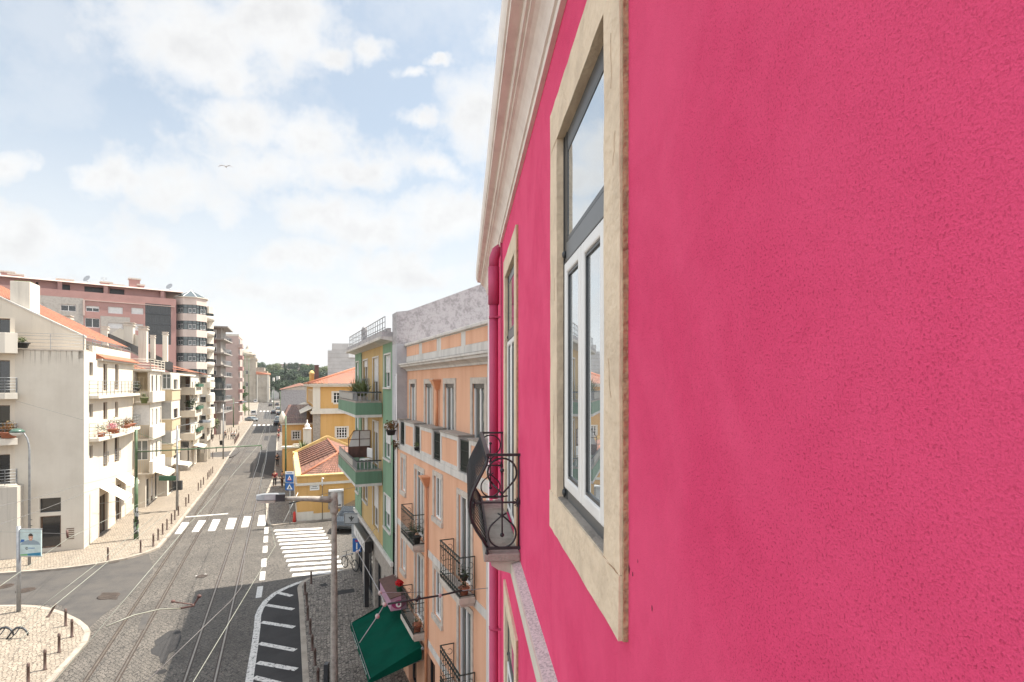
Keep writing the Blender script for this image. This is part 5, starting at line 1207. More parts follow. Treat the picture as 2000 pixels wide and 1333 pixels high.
# fourth block
b4, f4, W4, _ = block('rounded_terrace_house', 'white house with square windows and rounded white balcony ends at the terrace end', 390, 1.2, 2.1, 411, 12.0, None, 31, street_w=(2, .9, 1.4), n=3, floor_h=2.85, z_first=3.4)
z = lambda py: H - (py - HY) / FP * 78.5
hh = [(1.28, 1.95, z(748), z(733)), (1.28, 1.95, z(786), z(771)), (1.28, 1.95, z(822), z(808)), (1.3, 1.8, z(858), z(842)), (1.3, 1.8, z(885), z(867))]
q = MB(SD); q.wall(.3, 2.1, .0, 12.0, hh, 0, .2); q.build('return_wall', P['whitew'], b4)
for h in hh: window(b4, *h, dep=.14, fw=.05, mul=1, fm='dark', gm='glassb', xf=SD, far=True, shut=.3)
for pa, pb in ((758, 746), (786, 771), (811, 797), (836, 820)):
    q = MB(); q.prism([(.25, 2.11), (.25, 2.5), (0, 2.75), (-3.2, 2.75), (-3.2, 2.11)], z(pa), z(pb)); q.build('balcony', P['whitew'], b4, bevel=.05)
q = MB(); q.box(-W4, .1, -9, 2.2, 12.001, 12.25); q.build('roof_slab', P['whitew'], b4)
tile_roof('roof', (-W4 - 1, 1.7, 12.26), (.8, 1.7, 12.26), (.8, -5, 14.2), (-W4 - 1, -5, 14.2), P['t_or'], b4, rib=.4, course=.6)
# chimneys and the dark gutter wall over the terrace roofs
def chim(px0, px1, pyt, pyb, Y, label, m='creamd', cap='t_dk'):
    a = at(px0, pyt, Y); b = at(px1, pyb, Y); t = thing('chimney_stack', label, 'chimney', ((a.x + b.x) / 2, Y, b.z - 1.0), LA.rz, 'chimneys over the terraced roofs'); w_ = (b.x - a.x) * .42; hh_ = a.z - b.z + 1.0
    q = MB(); q.box(-w_, w_, -w_ * .8, w_ * .8, 0, hh_ - .35); q.build('stack', P[m], t)
    q = MB(); q.box(-w_ * 1.15, w_ * 1.15, -w_, w_, hh_ - .349, hh_ - .22)
    for k in (-.8, -.3, .2, .7): q.box(w_ * k - .06, w_ * k + .1, -w_ * .8, w_ * .8, hh_ - .219, hh_ - .06)
    q.box(-w_ * 1.1, w_ * 1.1, -w_, w_, hh_ - .059, hh_); q.build('cap', P['stonel'], t)
chim(270, 290, 638, 690, 60, 'broad grey chimney with slotted cap in front of the dark glazed stairwell')
chim(242, 264, 631, 655, 62, 'low wide chimney with slotted cap behind the cream gable'); chim(293, 304, 655, 684, 64, 'narrow pinkish chimney beside the broad grey one')
chim(317, 329, 649, 690, 66, 'plain white chimney nearest the stack of tower windows', 'whitew'); chim(198, 213, 638, 664, 56, 'small chimney at the left foot of the orange roofs'); chim(119, 141, 617, 634, 52, 'squat cream chimney seen over the orange roof of the corner house', 'cream')
t = thing('cream_gable_house', 'low house with cream gable end and orange roof between the chimneys', 'house', LA.w(LA.U(250), -6.2), LA.rz)
def loc(p): l = LA.local(p[0], p[1]); return (l[0] - LA.U(250), l[1] + 6.2, p[2])
pts = [at(x, y, 62) for x, y in ((212, 672), (212, 655), (234, 641), (270, 656), (272, 684))]
q = MB(); pl = [loc(p) for p in pts]; q.hexa(pl, [(p[0] - .3, p[1] - .1, p[2]) for p in pl]); q.build('gable_wall', P['creamd'], t); q = MB(); q.hexa([(-1, -6, 0), (-1, 3, 0), (-9, 3, 0), (-9, -6, 0)], [(-1, -6, 13), (-1, 3, 13), (-9, 3, 13), (-9, -6, 13)]); q.build('house_body', P['creamd'], t)
A_, B_ = loc(at(214, 652, 56)), loc(at(338, 709, 69)); A2, B2_ = loc(at(214, 664, 56)), loc(at(338, 728, 69))
q = MB(); q.hexa([(A2[0], A2[1], A2[2]), (A2[0], A2[1] - .3, A2[2]), (B2_[0], B2_[1] - .3, B2_[2]), (B2_[0], B2_[1], B2_[2])], [(A_[0], A_[1], A_[2]), (A_[0], A_[1] - .3, A_[2]), (B_[0], B_[1] - .3, B_[2]), (B_[0], B_[1], B_[2])]); q.build('dark_gutter_wall', P['shop'], t)

# ------------------------------------------------------------------ big pink apartment building with glazed corner tower
X0, X1 = (-62.0, 104.0), (-80.6, 88.6)
PB = Fr(X0[0], X0[1], X1[0] - X0[0], X1[1] - X0[1])
pb = PB.root('pink_apartment_block', 'long dusty pink apartment block with grey tiled panels and roof terraces behind the terrace', 'apartment block')
LPB = PB.U(-60)
ztop = PB.Z(250, 577); 
hs = []
def ph(a, b, t, bt): u = PB.rng(a, b); m_ = (a + b) / 2; hs.append((u[0], u[1], PB.Z(m_, bt), PB.Z(m_, t))); return len(hs) - 1
spec = [(118.6, 148.7, 595, 608, .2), (168, 194, 598, 609, .4), (211, 240, 600, 613, 1), (256.6, 280, 602, 614, 1), (211, 240, 631, 642, 1), (258, 280, 633, 646, 1), (69, 85, 592, 603, .4), (166, 195, 622, 640, 0), (20, 45, 590, 602, .5), (20, 45, 625, 637, 1)]
for s_ in spec: ph(*s_[:4])
gc = PB.rng(283.6, 334); hs.append((gc[0], gc[1], PB.Z(309, 673), PB.Z(309, 594.5)))
q = MB(); q.wall(0, LPB, 0, ztop, hs, 0, .3); q.box(0, LPB, -14, -.31, 0, ztop - .02); q.build('wall', P['pinkf'], pb)
for h, s_ in zip(hs, spec): window(pb, *h, dep=.2, fw=.07, mul=1, fm='white', gm='glassb', far=True, shut=s_[4])
h = hs[-1]; q = MB(); q.face([(h[0], -.15, h[2]), (h[1], -.15, h[2]), (h[1], -.15, h[3]), (h[0], -.15, h[3])]); go = q.build('stair_glazing', P['glassb'], pb)
q = MB()
for k in range(1, 16): u = h[0] + (h[1] - h[0]) * k / 16; q.box(u - .02, u + .02, -.14, -.08, h[2], h[3])
for k in range(1, 4): zz = h[2] + (h[3] - h[2]) * k / 4; q.box(h[0], h[1], -.14, -.04, zz - .12, zz + .12)
q.build('mullions', P['dark'], go)
def panel(a, b, t, bt, m, y=.03): u = PB.rng(a, b); m_ = (a + b) / 2; return (u[0], u[1], y, PB.Z(m_, bt), PB.Z(m_, t), m)
u = PB.rng(66, 163); 
q = MB(); q.wall(u[0], u[1], PB.Z(115, 650), PB.Z(115, 580), [h for h in hs], .06, .07); q.build('tile_panel', P['greyt'], pb)
u = PB.rng(196, 254); q = MB(); q.wall(u[0], u[1], PB.Z(225, 660), PB.Z(225, 619), hs, .05, .06); q.build('tile_panel', P['greyt'], pb)
q = MB(); q.box(gc[0] - .6, PB.U(166), .002, .16, ztop - 1.5, ztop - 1.38); q.box(PB.U(166), PB.U(166) + .3, .002, .16, PB.Z(165, 617), ztop - 1.38); q.build('moulding', P['pinkl'], pb)
# penthouse recess and roof slab
pz = PB.Z(250, 564)
ph_ = []
for a, b in ((70, 75), (121, 137), (165, 205), (214, 243)): u = PB.rng(a, b, -1.2); ph_.append((u[0], u[1], ztop + .1, ztop + 1.1))
q = MB(); q.wall(1.5, LPB, ztop, pz + .2, ph_, -1.2, .8); q.box(1.5, LPB, -13, -2.05, ztop, pz + .2); q.build('penthouse_wall', P['pinkf'], pb)
for a, b, c, d in ph_: q = MB(); q.box(a, b, -2.0, -1.98, c, d); q.build('recess_back', P['shop'], pb)
for p in (117, 207, 318): q = MB(); q.box(PB.U(p) - .3, PB.U(p) + .3, -1.19, -.4, ztop, pz + .2); q.build('roof_fin', P['pinkf'], pb)
q = MB(); q.hexa([(-1.2, -14, pz + .2), (LPB, -14, pz + .2), (LPB, -.2, pz + .2), (-1.2, -.2, pz + .2)], [(-1.2, -14, pz + .5), (LPB, -14, pz + .5), (LPB, -.5, pz + .45), (-.8, -.5, pz + .45)]); q.build('roof', P['pinkl'], pb)
ro = pz + .48
for i, (px, w_, h_) in enumerate(((15, .8, 1.0), (31, .9, .7), (127, 1.1, .6), (208, .8, .8), (229, 1.0, .5), (263, .8, 1.9), (275, .5, .9))):
    u = PB.U(px, -3); q = MB(); q.box(u - w_, u + w_, -4, -2.8, ro - .2, ro + h_ - .25); co = q.build('chimney', P['pinkf'], pb); q = MB(); q.box(u - w_ - .15, u + w_ + .15, -4.1, -2.7, ro + h_ - .249, ro + h_); q.build('chimney_cap', P['stonel'], co)
def antenna(px, label, dish=False):
    t = thing('roof_antenna' if not dish else 'satellite_dish', label, 'antenna' if not dish else 'satellite dish', PB.w(PB.U(px, -3.4), -3.4, ro), PB.rz)
    q = MB(); q.tube([(0, 0, 0), (0, 0, 1.6 if not dish else .9)], .04, 5)
    q.build('mast', P['galv'], t)
    q = MB()
    if dish: q.lathe([(.02, 0), (.35, .06), (.65, .22)], (0, 0, 0), 12); o = q.build('dish', P['galv'], t); o.location = (0, 0, 1.0); o.rotation_euler = (R(60), 0, R(130))
    else:
        for k in range(4): q.box(-.45, .45, -.015, .015, 1.2 + k * .12, 1.23 + k * .12)
        q.build('aerial', P['galv'], t)
antenna(171, 'satellite dish tilted up on the pink roof left of centre', True); antenna(332, 'satellite dish near the tower end of the pink roof', True); antenna(203, 'spindly tv aerial on the pink roof')
# octagonal glazed tower
def tower(name, label, cx, cy, r, ztop, zbot, rot, n=8, cap=True, fl=3.0, first=.0):
    t = thing(name, label, 'tower', (cx, cy, 0), rot)
    ring = lambda rr, z: [(rr * math.cos(2 * math.pi * (k + .5) / n), rr * math.sin(2 * math.pi * (k + .5) / n), z) for k in range(n)]
    g = MB(); g.loft([ring(r - .12, zbot), ring(r - .12, ztop)], 0, True, False); g.build('glazing', P['glassg'], t)
    z = ztop; k = 0
    while z > zbot + 1:
        q = MB(); q.loft([ring(r, z - 1.35), ring(r, z)], 0, True, False); q.build('spandrel_band', P['towerb'] if not first else P['whitew'], t); 
        q = MB(); q.loft([ring(r - .02, z - 1.95), ring(r - .02, z - 1.88)], 0, True, False)
        for a, b in zip(ring(r - .04, 0), ring(r - .04, 0)[1:] + ring(r - .04, 0)[:1]):
            for s in (0, .35, .68):
                x = a[0] + (b[0] - a[0]) * s; y = a[1] + (b[1] - a[1]) * s; q.box(x - .05, x + .05, y - .05, y + .05, z - fl, z - 1.35)
        q.build('window_frame', P['dark'], t)
        q = MB(); rr_ = ring(r - .07, 0)
        for a, b in zip(rr_, rr_[1:] + rr_[:1]):
            for s0_, s1_ in ((.37, .66), (.70, .97)):
                p_ = Vector(a).lerp(Vector(b), s0_); p2_ = Vector(a).lerp(Vector(b), s1_); hz0, hz1 = z - 2.85, z - 1.98
                for (u_, v_, w0, w1) in ((p_, p_.lerp(p2_, .12), hz0, hz1), (p_.lerp(p2_, .88), p2_, hz0, hz1), (p_.lerp(p2_, .12), p_.lerp(p2_, .88), hz0, hz0 + .1), (p_.lerp(p2_, .12), p_.lerp(p2_, .88), hz1 - .1, hz1)):
                    q.face([(u_.x, u_.y, w0), (v_.x, v_.y, w0), (v_.x, v_.y, w1), (u_.x, u_.y, w1)])
        q.build('casement', P['shutter'], t)
        z -= fl; k += 1
    if cap:
        q = MB(); q.loft([ring(r + .25, ztop + .001), ring(r + .25, ztop + .15)], 0, True, False); q.build('rim', P['whitew'], t)
        q = MB(); rr = ring(r, ztop + .15)
        for a, b in zip(rr, rr[1:] + rr[:1]): q.face([a, b, (0, 0, ztop + 1.7)])
        ro_ = q.build('glass_roof', P['glassg'], t); q = MB(); [q.tube([a, (0, 0, ztop + 1.7)], .07, 4) for a in rr]; q.build('ribs', P['white'], ro_)
    return t
tc_ = at(373, 585, 107.5)
tower('corner_tower', 'octagonal glazed corner tower with pale bands and pyramid glass roof', tc_.x, 107.5, 2.85, tc_.z, 0, LA.rz + R(4))
q = MB(); a = at(353, 600, 108.5); 
tw = thing('link_block', 'pink wall slice joining the tower to the pink block', 'building', (at(345, 0, 105).x, 107, 0), LA.rz); q.box(-3.0, 1.5, -7, -2.3, 0, at(345, 593, 106).z); q.build('wall', P['pinkf'], tw)
tb = at(402, 600, 112.0); t2 = tower('balcony_tower', 'slimmer white banded bay with rounded balconies right of the octagonal tower', tb.x + .2, 112.0, 1.25, tb.z, 0, LA.rz, n=8, cap=False, first=1)
z = tb.z - 2.0
while z > 8: q = MB(); q.lathe([(1.0, 0), (1.45, .1), (1.5, .95), (1.3, 1.0)], (1.1, 0, z - 1.0), 14); z -= 3.0; q.build('rounded_balcony', P['whitew'], t2)
# grey balcony block
GB = Fr(*at(441, 750, 121)[:2], *dL)
gb = GB.root('grey_balcony_block', 'grey apartment block with projecting balcony slabs beyond the glazed tower', 'apartment block')
gt = at(430, 641, 121).z
q = MB(); q.box(-11, -.6, -12, -1.0, 0, gt); q.build('wall', P['concrete'], gb)
q = MB(); q.box(-.599, -.55, -3.0, -1.9, 0, gt - .3); q.build('pink_strip', P['pinkf'], gb)
for i, py in enumerate((659, 686, 710, 732, 757, 780, 803)):
    zz = at(430, py, 120).z; q = MB(); q.hexa([(-11, -4.5, zz - .55), (.9, -4.5, zz - .55), (1.3, -.2, zz - .55), (-11, .4, zz - .55)], [(-11, -4.5, zz - .3), (.9, -4.5, zz - .3), (1.3, -.2, zz - .3), (-11, .4, zz - .3)]); bo_ = q.build('balcony', P['concrete'], gb)
    q = MB(); bars(q, [(.8, -4.4), (1.2, -.3), (-11, .3)], zz - .3, zz + .6, .9, .03); q.build('railing', P['galv'], bo_)
    if i in (4, 5): q = MB(); q.box(-.5, .9, -4.3, -.25, zz - .3, zz + 2.0); q.build('glazed_enclosure', P['glassg'], bo_)
    window(gb, 1.4, 2.6, zz - .1, zz + 1.7, xf=lambda x, y, z: (-.55 + y, -x - .4, z), dep=-.02, fw=.08, mul=1, far=True, shut=.5)
q = MB(); q.box(-11, 1.4, -5, .5, gt + .001, gt + .25); q.build('roof', P['concrete'], gb)
# tall pink and white slab
EB = Fr(*at(466, 750, 150)[:2], *dL)
eb = EB.root('pale_pink_block', 'pale pink apartment slab with stacked balconies before the church', 'apartment block')
et = at(452, 657, 150).z
q = MB(); q.box(-14, 0, -12, 0, 0, et); q.build('wall', P['pinkl'], eb)
q = MB(); q.box(-14, .02, -12.1, .1, et, et + .5); q.build('roof', P['whitew'], eb)
for i in range(7):
    zz = et - 2.9 - i * 3.0
    for a in (.4, 1.9, 3.4): window(eb, a, a + 1.1, zz + .9, zz + 2.2, xf=lambda x, y, z: (y, -x - 1.4, z), dep=-.03, fw=.08, mul=1, far=True, shut=(0, .5, .9)[(i + int(a)) % 3])
    q = MB(); q.box(-4.2, .6, .001, 1.0, zz - .2, zz + .75); bo_ = q.build('balcony', P['pinkf'] if i % 3 else P['pinkl'], eb)
    q = MB(); q.box(-3.8, -.4, .002, .05, zz + .76, zz + 2.3); q.build('door_opening', P['shop'], bo_)
# ------------------------------------------------------------------ yellow houses across the side street
YH = Fr(-17.0, 44.6, -.93, -.375)      # front wall: local x to the left, outward towards the camera; right = negative x
yh = YH.root('yellow_corner_house', 'low yellow corner house with pale coping and hipped brown tile roof', 'house')
YW, YD = 7.2, 17.5
zc = 3.62
wn = YH.rng(641, 671); wn = (wn[0] + .12, wn[1] - .12, YH.Z(656, 991), YH.Z(656, 959))
q = MB(); q.wall(-YW, 0, .12, 3.0, [wn], 0, .2); q.wall(-YW, 0, 3.0, zc, [], 0, .2)
SDY = lambda x, y, z: (y, -x, z)       # left (street) wall: x goes away from the camera, y outwards (+x)
q.xf = lambda x, y, z: (y, -x, z); sh = [(3.0, 3.9, 1.2, 2.6), (8.0, 8.9, 1.2, 2.6), (12.0, 12.9, .2, 2.6)]; q.wall(0, YD, .12, zc, sh, 0, .2); q.xf = None
q.face([(-YW, 0, .1), (-YW, -YD, .1), (-YW, -YD, zc), (-YW, 0, zc)]); q.face([(0, -YD, .1), (-YW, -YD, .1), (-YW, -YD, zc), (0, -YD, zc)])
q.face([(0, -.01, 3.2), (-YW, -.01, 3.2), (-YW, -YD, 3.2), (0, -YD, 3.2)])
q.build('wall', P['yellow'], yh)
for h in sh: window(yh, *h, xf=SDY, dep=.15, fw=.06, mul=1, gm='glassb', far=True)
window(yh, *wn, dep=.12, fw=.06, sw=.13, st=.03, mul=1, sm='stone', gm='glassg', shut=.86)
q = MB(); q.box(wn[0] - .1, wn[1] + .1, .031, .3, wn[3] - .02, wn[3] + .16); q.build('shutter_box', P['white'], yh, bevel=.03)
q = MB(); q.box(-YW, .0, .001, .16, 2.92, 3.10); q.box(.0, .14, -YD, .16, 2.92, 3.1); q.build('string_course', P['whitew'], yh)
q = MB(); q.box(-YW - .1, .12, -.32, .12, zc, zc + .1); q.box(-.32, .12, -YD, -.321, zc, zc + .1); q.build('coping', P['yell2'], yh)
q = MB(); q.box(-YW, .05, .001, .05, .1, .62); q.box(-1.2, .055, .051, .06, .1, .82); q.box(.0, .05, -YD, 0, .1, .62); q.build('plinth', P['whitew'], yh)
# hipped roof: apex near the front, ridge running back to a gable parapet
ea = -.36; wr = -6.4; mid_ = (ea + wr) / 2; ze = 3.66; zr_ = 4.95; ya = -3.4; yb_ = -16.6
tile_roof('roof', (ea, ya + .2, ze), (ea, yb_, ze), (mid_, yb_, zr_), (mid_, ya, zr_), P['t_br'], yh)
# hip end (triangular pieces): build as tiled quads collapsing to the apex
tile_roof('hip_roof', (wr, -.36, ze), (ea, -.36, ze), (mid_ + .05, ya, zr_), (mid_ - .05, ya, zr_), P['t_br'], yh)
tile_roof('hip_roof', (ea, -.36, ze - .02), (ea, ya + .25, ze - .02), (mid_, ya, zr_ - .02), (mid_, ya - .02, zr_ - .02), P['t_br'], yh)
tile_roof('roof', (wr, yb_, ze), (wr, -.5, ze), (mid_, ya, zr_), (mid_, yb_, zr_), P['t_br'], yh)
q = MB(); q.tube([(ea + .05, -.3, ze + .05), (mid_, ya, zr_ + .06)], .11, 6); q.tube([(wr, -.3, ze + .05), (mid_, ya, zr_ + .06)], .11, 6); q.tube([(mid_, ya, zr_ + .07), (mid_, yb_, zr_ + .07)], .11, 6); q.build('ridge_tiles', P['terra'], yh)
for k in range(1, 9): q = MB(); t_ = k / 9; yy = ya + (yb_ - ya) * t_; q.tube([(ea, yy, ze + .14), (mid_, yy, zr_ + .14)], .06, 5); q.build('tile_rib', P['t_dk'], yh)
q = MB(); q.hexa([(.1, yb_ - .1, 3.3), (wr - .3, yb_ - .1, 3.3), (wr - .3, yb_ - .45, 3.3), (.1, yb_ - .45, 3.3)], [(.1, yb_ - .1, ze + .1), (wr - .3, yb_ - .1, ze + .1), (wr - .3, yb_ - .45, ze + .1), (.1, yb_ - .45, ze + .1)])
q.hexa([(0, yb_ - .11, ze + .1), (mid_ * 2, yb_ - .11, ze + .1), (mid_ * 2, yb_ - .44, ze + .1), (0, yb_ - .44, ze + .1)], [(mid_ + .15, yb_ - .11, zr_ + .35), (mid_ - .15, yb_ - .11, zr_ + .35), (mid_ - .15, yb_ - .44, zr_ + .35), (mid_ + .15, yb_ - .44, zr_ + .35)]); q.build('gable_parapet', P['yell2'], yh)
q = MB(); q.tube([(.1, -16.8, 3.7), (.1, -14.5, 3.72), (.1, -14, 3.95), (.1, -13.2, 4.0)], .09, 6); q.build('scroll_coping', P['yell2'], yh)
# street name plate and the lamp bracket on the front
pl = thing('street_plate', 'small white street name plate on the yellow front wall', 'sign', YH.w(YH.U(614.5, .02), .012, YH.Z(614.5, 958)), YH.rz)
q = MB(); q.box(-.36, .36, -.01, .01, 0, .42); q.build('plate', P['signw'], pl, bevel=.01)
q = MB()
for r_, (zz, ln_) in enumerate(((.27, .16), (.12, .27))):
    x = -ln_
    while x < ln_: wd = random.uniform(.025, .045); q.box(x, x + wd, .011, .013, zz, zz + .06); x += wd + .014
q.build('lettering', P['dark'], pl)
t = thing('wall_lamp_bracket', 'thin pipe bracket with white swan neck standing on the yellow front wall', 'bracket', YH.w(YH.U(629.5, .12), .12, .12), YH.rz)
q = MB(); q.tube([(0, 0, 0), (0, 0, 3.0)], .022, 6); q.build('conduit', P['dark'], t)
q = MB(); q.tube([(0, 0, 2.7), (.02, .02, 3.15), (.0, .12, 3.32), (-.1, .16, 3.3)], .06, 8); q.ball((0, .02, 1.9), .05); q.build('neck', P['white'], t)

# annex behind and the yellow palace
an = Fr(*G(551, 750 + 11 * 1100 / 72)[:2], .93, .375); an = Fr(at(551, 0, 72).x + .0, 72.0, -.93, -.375)
ax = an.root('yellow_annex', 'yellow single storey wing with dark brown tiles and a white framed window', 'house')
ze_ = an.Z(580, 828); aw_ = -an.U(615)
wa = an.rng(571, 586); wa = (wa[0], wa[1], an.Z(578, 858), an.Z(578, 843))
q = MB(); q.wall(-aw_, 0, 0, ze_, [wa], 0, .2); q.face([(0, 0, 0), (0, -14, 0), (0, -14, ze_), (0, 0, ze_)]); q.face([(-aw_, 0, 0), (-aw_, -14, 0), (-aw_, -14, ze_), (-aw_, 0, ze_)]); q.build('wall', P['yellow'], ax)
window(ax, *wa, dep=.12, fw=.06, sw=.14, mul=2, rows=(.33, .66), fm='white', gm='glassb', sm='trim')
q = MB(); q.box(-aw_, .15, .001, .22, ze_ - .12, ze_ + .06); q.box(.001, .15, -14, 0, ze_ - .12, ze_ + .06); q.build('cornice', P['whitew'], ax)
tile_roof('roof', (-aw_, .25, ze_ + .07), (.2, .25, ze_ + .07), (-.8, -7, ze_ + 2.2), (-aw_, -7, ze_ + 2.2), P['t_dk'], ax)
q = MB(); q.hexa([(.2, .2, ze_ + .06), (.2, -14, ze_ + .06), (-.8, -7, ze_ + 2.2), (-.8, -7.01, ze_ + 2.2)][:4], [(.2, .2, ze_ + .09), (.2, -14, ze_ + .09), (-.8, -7, ze_ + 2.24), (-.8, -7.01, ze_ + 2.24)]); q.build('roof_side', P['t_dk'], ax)
q = MB(); q.lathe([(.32, 0), (.42, .5), (.36, 1.0), (.2, 1.35), (.05, 1.6)], (-.05, .05, ze_ + .06), 12); q.build('corner_finial', P['whitew'], ax)
# garden wall pier with finial and the white terrace below it
tt = thing('garden_pier', 'white garden pier with pale yellow finial before the yellow palace', 'pier', at(600, 870, 66), YH.rz)
q = MB(); q.box(-.45, .45, -.3, .3, -1, 1.9); q.build('pier', P['whitew'], tt)
q = MB(); q.lathe([(.5, 1.901), (.42, 2.05), (.22, 2.1), (.33, 2.3), (.2, 2.5), (.07, 2.6), (.05, 2.95), (.01, 3.0)], (0, 0, 0), 12); q.build('finial', P['cornice'], tt)
tt = thing('garden_wall', 'low yellow garden wall with bright white coping above the street', 'wall', (at(552, 0, 66.5).x, 66.5, 0), YH.rz)
q = MB(); q.box(-4.8, 0, -.2, .2, 0, at(575, 872, 66).z - .3); q.box(-.4, 0, -4, -.2, 0, at(575, 872, 66).z - .3); q.build('wall', P['yellow'], tt)
q = MB(); zz = at(575, 872, 66).z - .3; q.box(-4.8, .1, -.5, .4, zz + .001, zz + .22); q.hexa([(-2.2, -.1, zz + .22), (-1.0, -.1, zz + .22), (-1.0, .1, zz + .22), (-2.2, .1, zz + .22)], [(-2.0, -.1, zz + .5), (-1.2, -.1, zz + .5), (-1.2, .1, zz + .5), (-2.0, .1, zz + .5)]); q.build('coping', P['whitew'], tt)
tt = thing('garden_palm', 'small palm sprouting over the garden wall behind the brown tile roof', 'palm', at(592, 885, 63), 0)
q = MB(); q.tube([(0, 0, -2.5), (0, 0, .1)], .14, 8); q.build('trunk', P['bark'], tt); q = MB(); blades(q, (0, 0, 0), 60, 1.7, 1.5, .06); q.build('crown', P['leafo'], tt)
# palace
PY = 70.0
pl_ = Fr(at(613.5, 0, PY).x, PY, -.93, -.375)
pp_ = pl_.root('yellow_palace', 'tall yellow palace with white corner pilasters and orange hipped roof', 'palace')
ze2 = pl_.Z(640, 751); zm = pl_.Z(640, 803); PW, PD = 22, 26
Wp = lambda a, b, t, bt: pl_.rng(a, b) + (pl_.Z((a + b) / 2, bt), pl_.Z((a + b) / 2, t))
pw1, pw2 = Wp(651, 664, 790, 764.5), Wp(657, 678, 857.5, 833)
q = MB(); q.wall(-PW, 0, 0, ze2, [pw1, pw2], 0, .25)
q.xf = SDY; shh = [(2.2, 3.8, zm + .9, ze2 - .9), (6.5, 8.1, zm + .9, ze2 - .9), (11, 12.6, zm + .9, ze2 - .9), (15.5, 17.1, zm + .9, ze2 - .9), (3, 4.2, 2, 4)]; q.wall(0, PD, 0, ze2, shh, 0, .25); q.xf = None
q.face([(-PW, 0, 0), (-PW, -PD, 0), (-PW, -PD, ze2), (-PW, 0, ze2)]); q.build('wall', P['yellow'], pp_)
window(pp_, *pw1, dep=.15, fw=.08, sw=.22, mul=1, rows=(.33, .66), gm='glassb', sm='whitew'); window(pp_, *pw2, dep=.15, fw=.08, sw=.2, mul=3, rows=(.25, .5, .75), gm='glassb', sm='whitew')
for h in shh: window(pp_, *h, dep=.15, fw=.08, sw=.2, mul=1, gm='glassb', sm='whitew', xf=SDY)
u2 = pl_.U(625.5)
q = MB(); q.box(u2, .12, -.8, .12, zm + .3, ze2 - .3); q.build('upper_pilaster', P['whitew'], pp_); q = MB(); q.box(-.01, .12, -PD, -PD + 2, zm + .3, ze2 - .3); q.build('upper_pilaster', P['whitew'], pp_)
q = MB(); q.box(u2, .14, -.8, .14, 0, zm - .35); q.build('lower_pilaster', P['stone'], pp_)
q = MB(); q.box(-PW, .4, .001, .4, zm - .35, zm + .02); q.box(.001, .4, -PD, .0, zm - .35, zm + .02); q.box(-PW, .25, .002, .25, zm + .021, zm + .3); q.box(.002, .25, -PD, 0, zm + .021, zm + .3); q.build('string_course', P['whitew'], pp_)
q = MB(); q.box(-PW, .5, .001, .5, ze2 - .3, ze2 + .05); q.box(.001, .5, -PD, 0, ze2 - .3, ze2 + .05); q.box(-PW, .62, .501, .62, ze2 - .1, ze2 + .051); q.build('cornice', P['whitew'], pp_)
q = MB(); q.hexa([(.3, 0, zm + .3), (.3, -PD, zm + .3), (1.6, -PD, zm - .3), (1.6, 0, zm - .3)], [(.3, 0, zm + .4), (.3, -PD, zm + .4), (1.6, -PD, zm - .2), (1.6, 0, zm - .2)]); q.build('lean_to_roof', P['whitew'], pp_)
zr2 = pl_.Z(649.5, 715, -8); ry = -9.0; rx1 = -7.0
tile_roof('roof', (-PW, .7, ze2 + .06), (.7, .7, ze2 + .06), (rx1, ry, zr2), (-PW, ry, zr2), P['t_or'], pp_, rib=.35, course=.5)
tile_roof('roof', (.7, .7, ze2 + .06), (.7, -PD, ze2 + .06), (rx1, ry - .1, zr2), (rx1, ry, zr2), P['t_or'], pp_, rib=.35, course=.5)
q = MB(); q.tube([(.7, .7, ze2 + .15), (rx1, ry, zr2 + .08)], .16, 6); q.tube([(rx1, ry, zr2 + .08), (-PW, ry, zr2 + .08)], .16, 6); q.build('ridge_tiles', P['terra'], pp_)
a = pl_.U(606, -2); q = MB(); q.lathe([(.32, 0), (.34, 1.4), (.42, 1.45), (.36, 1.6), (.2, 1.85), (.05, 1.95)], (-.3, -14, ze2 + .1), 12); q.build('round_chimney', P['yell2'], pp_)
q = MB(); q.box(-1.2, -.65, -13, -12.4, ze2 + .2, ze2 + 2.7); q.box(-1.26, -.6, -13.1, -12.3, ze2 + 2.701, ze2 + 2.8); q.build('brick_chimney', P['brown'], pp_)
# weathered old house beyond and the light concrete block over the palace roof
oh = Fr(at(553, 0, 128).x - .5, 128, -.93, -.375); o_ = oh.root('old_grey_house', 'derelict grey rendered house with sagging tiled gable beside the road', 'house')
zz = at(570, 762, 128).z
oo = oh.rng(560, 578)
q = MB(); q.wall(-9, 0, 0, zz, [(-6.0, -5.0, 5.5, 7.2)], 0, .3); q.xf = SDY; q.wall(0, 24, 0, zz, [(k, k + 1.1, 5.4, 7.3) for k in (2, 6, 10, 14, 18)], 0, .3); q.xf = None; q.build('wall', P['greyw'], o_)
q = MB(); q.box(-8.8, -.31, -24, -.31, 0, zz - .05); q.build('inner_walls', P['greys'], o_)
tile_roof('roof', (.3, .3, zz), (.3, -24, zz), (-4.5, -24, zz + 1.6), (-4.5, .3, zz + 1.0), P['t_br'], o_, rib=.5, course=.8)
tile_roof('roof', (-9.3, -24, zz), (-9.3, .3, zz), (-4.5, .3, zz + 1.0), (-4.5, -24, zz + 1.6), P['t_br'], o_, rib=.5, course=.8)
q = MB(); q.hexa([(0, .05, zz - .02), (-9, .05, zz - .02), (-9, -.2, zz - .02), (0, -.2, zz - .02)], [(-4.2, .05, zz + .85), (-4.8, .05, zz + .85), (-4.8, -.2, zz + .85), (-4.2, -.2, zz + .85)]); q.build('gable', P['stonel'], o_)
q = MB(); q.box(-9, .05, .31, .34, 3.2, 3.4); q.build('ledge', P['whitew'], o_)
nb = Fr(at(640, 0, 150).x, 150, -1, -.1); nb_ = nb.root('concrete_block', 'bare light grey concrete building rising behind the palace roof', 'building')
